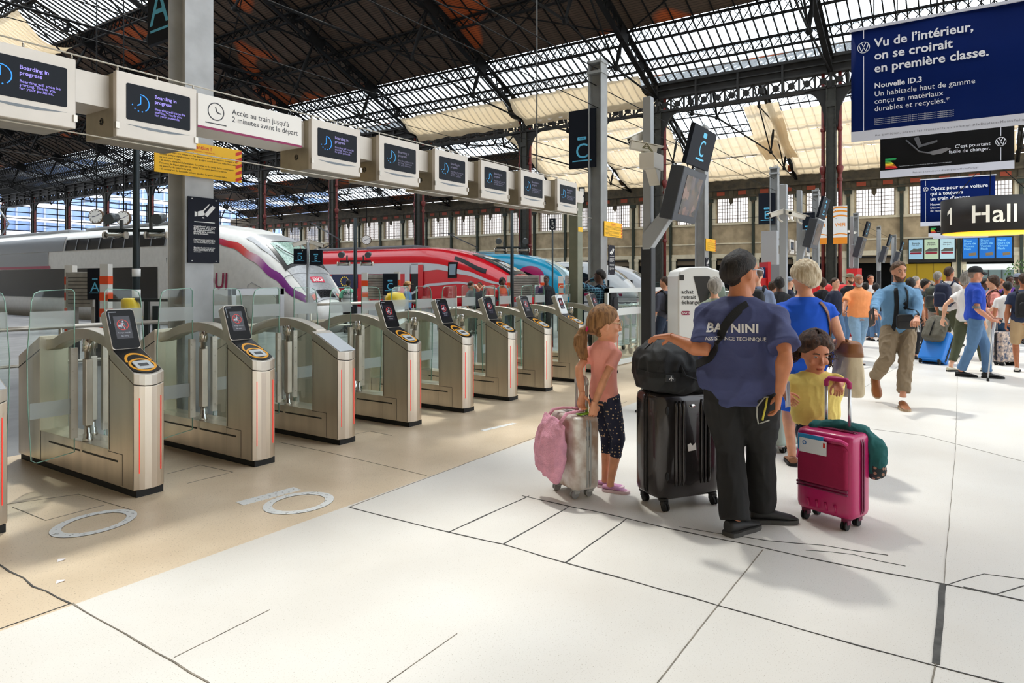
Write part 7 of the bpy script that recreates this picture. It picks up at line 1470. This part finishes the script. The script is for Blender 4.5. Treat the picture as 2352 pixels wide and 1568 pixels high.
for px, d, w, h, rgb, lab in ((958,19.5,.42,.62,(176,214,30),'lime suitcase beside the woman with the straw hat'),(1020,20,.38,.5,(120,20,60),'wine red suitcase before the red train'),(1060,20.5,.5,.45,(60,60,66),'grey bag pile before the red train, right of the lime suitcase')):
    x, y, _ = dpt(px, 700, d); suitcase('suitcase', lab, (x, y), 170, w, .28, h, mat('case %d %d %d' % rgb, rgb, .4), DK, RUB, handle=(.2,.2,SIL,DK))
t = thing('potted_shrub', 'leafy green shrub at the right edge above the queue', 'shrub', dpt(2346, 700, 40)[:2]+(0,)); rnd = random.Random(3); b = MB()
for k in range(420):
    a = rnd.uniform(0,6.28); e = rnd.uniform(-1,1); r = rnd.uniform(.5,.8); c = Vector((r*math.cos(a)*math.sqrt(1-e*e), r*math.sin(a)*math.sqrt(1-e*e), 1.9+e*.8)); d = Vector((rnd.uniform(-1,1),rnd.uniform(-1,1),rnd.uniform(-.6,1))).normalized()*.16; n_ = d.cross(Vector((0,0,1))).normalized()*.05; b.add([c, c+d*.5+n_, c+d, c+d*.5-n_], [(0,1,2,3)])
b.build('foliage', mat('leaf green', (70,110,44), .6, var=.3), t, fix=False); b = MB(); b.lathe([(.3,0),(.4,.7),(.42,.75),(.36,.75)], (0,0,0), 18); b.tube([(0,0,.6),(0,0,1.6)], .05, 6); b.build('pot', mat('pot dark', (60,58,54), .7), t)
# overhead wires and a hanging rod
for k, (p, q, r, lab) in enumerate((((-2,7.5,6.3),(95,7.5,6.3),.012,'thin cross wire strung over the platform ends from post to post'),((-2,7.45,5.75),(95,7.45,5.75),.010,'lower thin cross wire over the platform ends'),((15.2,8,5.6),(15.2,120,5.6),.012,'contact wire above the white train'),((31.5,8,5.7),(31.5,120,5.7),.012,'contact wire above the red train'),((45.5,8,5.7),(45.5,120,5.7),.012,'contact wire above the blue train'),((15.2,8,7.2),(15.2,120,7.0),.014,'carrier wire above the white train'),((31.5,8,7.2),(31.5,120,7.0),.014,'carrier wire above the red train'),((4.4,7.4,6.8),(14.8,7.4,6.6),.014,'wire between the near post and the middle grey post'),((-1,20.2,9.2),(49.7,20.2,9.6),.02,'cross wire high in front of the blue train'),((-1,20.2,8.2),(49.7,20.2,8.6),.014,'cross wire high above the trains'),((-1,32.4,8.8),(49.7,32.4,9.2),.02,'cross wire further back above the trains'),((-1,44.7,8.8),(49.7,44.7,9.2),.02,'farthest cross wire above the trains'))):
    t = thing('overhead_wire', lab, 'wire', p); d = Vector(q)-Vector(p); b = MB(); b.tube([tuple(d*(i/12)-Vector((0,0,r*9*math.sin(math.pi*i/12)))) for i in range(13)], r, 5); b.build('wire', IRON, t)
x, y, _ = dpt(1233, 100, 30); t = thing('hanging_rod', 'long thin vertical rod hanging from the roof near the tall C sign', 'rod', (x, y, 5.6)); b = MB(); b.tube([(0,0,0),(0,0,rz_(x)-5.4)], .03, 8); b.build('rod', mat('rod grey', (96,96,94), .5), t)
# ------------------------------------------------------------------ people further away
def hc(k): return {'bk': hairmat((22,18,17),(44,38,34)), 'br': HBn, 'dk': hairmat((46,32,24),(80,58,42)), 'gy': hairmat((120,114,106),(168,160,150)), 'bl': HG, 'rd': hairmat((120,62,32),(160,92,50)), 'lt': HW}[k]
WHITE_T = cmat('white cotton', (232,230,228)); BLKC = cmat('black cotton', (26,26,30)); JN = JEAN; OLV = cmat('olive cloth', (74,78,54)); NV = cmat('dark navy cotton', (28,34,56)); GRYB = cmat('grey blue cotton', (120,132,160)); BEI = cmat('beige shorts cloth', (186,158,120)); CREAMT = cmat('cream trousers', (214,206,192)); BLKTR = cmat('black trousers', (24,24,28))
SHD = mat('dark trainer', (44,42,42), .6); SHW = mat('white trainer', (214,208,200), .6)
FEM = dict(front=54, side=110, back=150, t=.016, tb=.03, lock=.008); MAL = dict(front=46, side=84, back=122, t=.012, tb=.010, lock=.004)
def crowd(px, yt, d, hd, label, sk, hk, top, bot, fem=False, sh=SHD, pack=None, packc=None, look=(0,0), hands=None, feet=None, hs=1.02, fat=1., kind='trousers', end=.95, sleeve=.6, hem=None, grp=None, hcap=None, face=True, **kw):
    p = dpt(px, 700, d); Hh = (1.55+(645-yt)/1568*d)*1.75/(1.5+.237*hs+.016); kw.setdefault('shoulder', .172 if fem else .19)
    o = human(label, p, hd, Hh, skn=sk, hs=hs, fat=fat, vox=.017, hand_vox=.007, face=face, group=grp, look=look, hands=hands, feet=feet, top=dict(mat=top, ease=.02, sleeve=sleeve, hem=hem or (.88 if kind != 'skirt' else .60), wr=.008, name='top', flare=(lambda z: .05*max(0,(1.1-z)/.4)) if kind == 'skirt' else None),
        bottom=None if kind == 'skirt' else dict(mat=bot, end=end, ease=.014, name='shorts' if end < .3 else 'trousers'), shoes=dict(mat=sh), hair=dict(mat=hc(hk), **(FEM if fem else MAL)), **kw)
    if pack: backpack(o, 'backpack', packc, 'backpack', pack, z=1.2)
    if hcap:
        k = o['s']*hs; c = thing('hat', hcap[0], 'hat', o['root'].location, o['root'].rotation_euler[2]); b = MB(); br = hcap[2]
        b.lathe([(br*k,.045*k),((br-.002)*k,.052*k),(.092*k,.055*k),(.09*k,.09*k),(.078*k,.125*k),(.02*k,.138*k)], (0,0,0), 22); b.v = [(q[0]*.95, q[1]*1.15, q[2]) for q in b.v]; b.xf(o['HM']).build('crown', hcap[1], c)
    return o
BPK = mat('black backpack cloth', (24,25,28), .75, bump=.2, bscale=200)
walk = [(-.10,.22,0),(.10,-.22,.04)]
phone = [(-.10,.24,1.50),(.24,.05,.86)]; hold = [(-.13,.33,1.12),(.13,.33,1.12)]
PL = mat('plaid shirt', (24,52,76), .85)
nt = PL.node_tree; N = nt.nodes; L = nt.links; tc = N.new('ShaderNodeTexCoord'); a_ = None
ws = []
for ax in ('X','Z'):
    w_ = N.new('ShaderNodeTexWave'); w_.bands_direction = ax; w_.inputs['Scale'].default_value = 7; L.new(tc.outputs['Object'], w_.inputs['Vector']); r_ = N.new('ShaderNodeMapRange'); r_.inputs[1].default_value = .86; r_.inputs[2].default_value = .95; L.new(w_.outputs['Fac'], r_.inputs[0]); ws.append(r_.outputs[0])
mx_ = N.new('ShaderNodeMath'); mx_.operation = 'MAXIMUM'; L.new(ws[0], mx_.inputs[0]); L.new(ws[1], mx_.inputs[1]); mm = N.new('ShaderNodeMix'); mm.data_type = 'RGBA'; L.new(mx_.outputs[0], mm.inputs[0]); mm.inputs[6].default_value = lin((20,44,66)); mm.inputs[7].default_value = lin((96,150,172)); L.new(mm.outputs[2], N['Principled BSDF'].inputs['Base Color'])
crowd(1378,617,12.5,-58,'man in a blue plaid shirt raising a hand to his face, past the gates',SK4,'bk',PL,BLKTR,pack=BPK,packc='black backpack on the man in the blue plaid shirt',hands=[(-.16,.30,1.42),(.02,.26,1.52)],sleeve=1.8,look=(-10,0))
q = crowd(1527,634,13.2,-35,'man in dark grey shirt and jeans with black backpack, left of the ticket machine',SK1,'dk',cmat('charcoal shirt', (66,68,82)),cmat('dark jeans', (36,50,74)),pack=BPK,packc='black backpack on the man left of the ticket machine',sleeve=1.25,hands=[(-.25,.12,.86),(.12,.30,1.42)],look=(-15,0))
tk = thing('paper_folder', 'red and white paper held down by the man left of the ticket machine', 'paper', q['root'].location, q['root'].rotation_euler[2]); w = q['arms'][0][2]; MB().box(w.x-.06,w.x+.06,w.y+.03,w.y+.036,w.z-.40,w.z-.10).build('sheet', mat('folder red', (136,40,52), .6), tk); MB().box(w.x-.07,w.x+.08,w.y+.04,w.y+.043,w.z-.46,w.z-.12).build('white_sheet', mat('paper'), tk)
crowd(1641,637,9.0,8,'woman with short streaked hair at the ticket machine, behind the shoulder of the man',SK3,'gy',cmat('sage top', (150,160,140)),BLKTR,fem=True,hs=1.04)
crowd(1541,645,20,60,'person in an orange vest far behind the glass fence',SK4,'bk',cmat('hi-vis orange', (240,90,30)),NV)
o = crowd(800,641,20.5,-4,'worker in a mint T-shirt and white reflective vest lettered on the back',SK4,'bk',cmat('mint cotton', (130,212,180)),BLKTR,sleeve=.8,hands=[(-.25,.16,.92),(.25,.16,.92)])
v = MB(); n = 20; rings = []
for z, hx, hy in ((.86,.175,.135),(.98,.185,.14),(1.15,.175,.135),(1.3,.19,.14),(1.40,.165,.125),(1.44,.12,.10)): rings.append([o['up']((hx*math.cos(a), -.005+hy*math.sin(a), z)) for a in [2*math.pi*i/n for i in range(n)]])
v.loft(rings); vo = v.build('vest', mat('vest white', (226,228,230), .7), o['root']); b = MB(); write(b, 'ONET', .13, tuple(o['up']((-.155,-.15,1.24))), (1,0,0), (0,0,1), bold=.02); b.build('lettering', mat('vest text', (40,50,70), .6), vo); b = MB()
for z in (.95,1.12): rings = [[o['up'](((.188)*math.cos(a), -.005+(.144)*math.sin(a), z+q_)) for a in [2*math.pi*i/n for i in range(n)]] for q_ in (0,.05)]; b.loft(rings)
b.build('reflective_band', mat('reflective grey', (160,164,166), .35, .3), vo)
crowd(742,640,27,170,'boy in a dark top in front of the red train',SK1,'rd',BLKC,JN); crowd(936,646,18.6,85,'woman in a denim jacket and straw hat beside the lime suitcase',SK3,'bl',cmat('denim jacket', (96,140,180)),NV,fem=True,sleeve=1.8,hcap=('straw hat on the woman in the denim jacket', mat('straw', (206,166,110), .8), .16))
crowd(1082,646,20,120,'woman with dark hair in a grey top holding a phone, before the red train',SK1,'dk',cmat('grey top', (90,92,98)),BLKTR,fem=True,hands=phone); crowd(1102,647,20.6,200,'man with sunglasses drinking, right of the dark-haired woman on the phone',SK2,'dk',cmat('dark grey shirt', (70,74,80)),BLKTR,hands=phone)
crowd(1154,637,18.5,160,'woman in a red T-shirt with a teal backpack before the red train tip',SK4,'bk',cmat('red cotton', (196,30,40)),BLKTR,fem=True,pack=mat('teal cloth', (30,110,130), .7),packc='teal backpack of the woman in the red T-shirt'); crowd(1255,632,19.5,200,'man in dark clothes before the blue train',SK4,'bk',cmat('charcoal jacket', (34,36,42)),BLKTR,sleeve=1.85)
# hall crowd
crowd(1738,612,10.2,28,'person in a grey-blue T-shirt with a black backpack, right behind the man in navy',SK3,'br',GRYB,BEI,pack=BPK,packc='black backpack with bottle behind the head of the man in navy',sleeve=.8,hands=hold,end=-.2)
crowd(1790,636,13,12,'woman in a short black dress, seen from behind',SK4,'bk',BLKC,None,fem=True,kind='skirt',fat=1.15)
crowd(1812,636,15.5,95,'man with grey flat cap in navy shirt beside the woman in the black dress',SK3,'gy',NV,JN,hcap=('grey flat cap near the blond woman', cmat('grey cap cloth', (130,138,152)), .11)); crowd(1776,645,14.5,60,'woman with reddish face by the red kiosk',SK1,'dk',cmat('rose top', (170,110,110)),JN,fem=True)
crowd(1889,638,16,10,'person with curly brown hair right of the blond woman',SK1,'dk',BLKC,JN,fem=True); crowd(1918,637,14.6,150,'woman with tied dark hair in a navy V-neck with red strap',SK3,'dk',NV,JN,hands=[(-.1,.28,1.2),(.26,.0,.86)],sleeve=.7); crowd(1952,628,16.5,172,'bearded man in a black T-shirt and olive brimmed hat',SK3,'rd',BLKC,JN,hcap=('olive brimmed hat on the bearded man', cmat('olive hat', (120,116,92)), .17),beard=mat('beard brown'))
crowd(2000,630,19,188,'young man with thick dark hair in a white top, far between the screens',SK1,'dk',WHITE_T,JN); crowd(1988,648,18,20,'person with black hair seen from behind left of the denim shirt man',SK1,'bk',cmat('dark blue top', (40,50,90)),JN,fem=True); crowd(2012,650,17.6,30,'person with long black hair close behind the denim shirt shoulder',SK1,'bk',BLKC,JN,fem=True)
crowd(2091,638,13.6,40,'black-haired woman in a white top, right of the denim shirt man',SK1,'bk',WHITE_T,BLKTR,fem=True); crowd(2103,633,16.5,80,'grey-haired man with glasses in the queue',SK3,'gy',cmat('slate shirt', (96,104,120)),BLKTR)
crowd(2120,640,18,30,'balding person in the queue behind the tall man with navy backpack',SK3,'gy',GRYB,JN); crowd(2127,641,15.6,150,'person with black hair and dark bag in the queue',SK1,'bk',BLKC,BLKTR,fem=True)
crowd(2154,622,14.6,55,'man with curly dark grey hair and taupe trousers in the queue',SK2,'gy',cmat('dark green top', (44,54,50)),cmat('taupe trousers', (150,138,128)),pack=mat('olive navy pack', (96,100,78), .7, rgb2=(40,44,58), vscale=5),packc='olive and grey backpack in the queue, left of the navy one')
crowd(2180,611,14.0,62,'tall man in a white T-shirt and olive shorts with a big navy backpack',SK2,'dk',WHITE_T,OLV,pack=mat('navy pack', (26,36,66), .7, bump=.2),packc='big navy backpack on the tall man in white',end=.05,sleeve=.7,sh=SHD)
crowd(2194,637,16.4,110,'woman with sunglasses behind the tall man in white',SK2,'dk',cmat('brown top', (110,80,70)),BLKTR,fem=True); crowd(2222,624,11.7,70,'grey-haired woman in white T-shirt and olive trousers pulling the bright blue suitcase',SK3,'gy',WHITE_T,OLV,fem=True,sh=mat('cream sneaker', (206,198,176), .6),feet=[(-.1,-.28,.0),(.1,.30,0)],hands=[(-.26,-.26,.92),(.24,.1,.86)],end=.8,sleeve=.5)
crowd(2262,640,16.5,190,'person with dark curly hair behind the man on crutches',SK4,'bk',GRYB,JN,fem=True); crowd(2280,632,13.2,-62,'woman with dark ponytail in a pink T-shirt with black backpack',SK3,'dk',cmat('rose pink cotton', (220,140,130)),CREAMT,fem=True,pack=BPK,packc='black backpack on the woman in the pink T-shirt',hands=[(-.2,.25,.98),(.2,.28,1.0)],sleeve=.7)
crowd(2299,641,17,170,'person with ginger hair in the queue at the right',SK3,'rd',cmat('moss top', (90,100,70)),JN,fem=True); crowd(2320,632,16.5,200,'person in a purple top in the queue at the right',SK4,'bk',cmat('purple top', (90,50,140)),JN); crowd(2314,645,12.6,20,'boy with dark hair in a white T-shirt and jeans, seen from behind',SK2,'bk',WHITE_T,cmat('blue jeans', (36,70,104)))
crowd(2338,628,17,190,'person with a grey cap far back at the right edge',SK4,'bk',cmat('dark olive top', (60,66,50)),JN,hcap=('grey cap at the right edge of the queue', cmat('grey cap cloth'), .10)); crowd(2352,626,11.6,30,'man in beige shorts with a black backpack at the right picture edge',SK2,'dk',cmat('navy tee', (40,52,80)),BEI,pack=BPK,packc='black backpack at the right picture edge',end=.0,sh=SHW,fat=1.1)
for i, (px, yt, d, hk, col_, lab) in enumerate(((2066,646,22,'dk',(80,80,90),'distant person in grey behind the shoulder of the denim shirt man'),(2112,648,23,'bk',(120,40,50),'distant person in dark red deep in the queue'),(2140,645,24,'gy',(60,80,110),'distant person in slate blue deep in the queue'),(2170,648,22,'dk',(200,200,196),'distant person in off-white deep in the queue'),(2208,646,24,'bl',(150,120,100),'distant person in tan deep in the queue'),(2250,648,24,'bk',(70,60,60),'distant person in brown-black behind the crutch man'),(2290,648,23,'dk',(70,110,150),'distant person in mid blue behind the pink T-shirt woman'),(2330,650,22,'br',(170,80,80),'distant person in dull red near the right edge'),(1850,648,24,'bk',(90,96,100),'distant person in grey behind the blond woman'),(1900,650,23,'gy',(180,170,160),'distant person in beige behind the woman in blue'),(1935,650,25,'dk',(40,60,90),'distant person in blue behind the navy V-neck woman'),(1975,648,26,'bk',(150,150,160),'distant person in light grey behind the orange polo man'))):
    crowd(px, yt, d, (20,170,95,200,-60)[i % 5], lab, (SK1,SK3,SK2,SK4)[i % 4], hk, cmat('distant top %d' % i, col_), JN if i % 2 else BLKTR, fem=i % 2 == 0, face=False, grp=None)
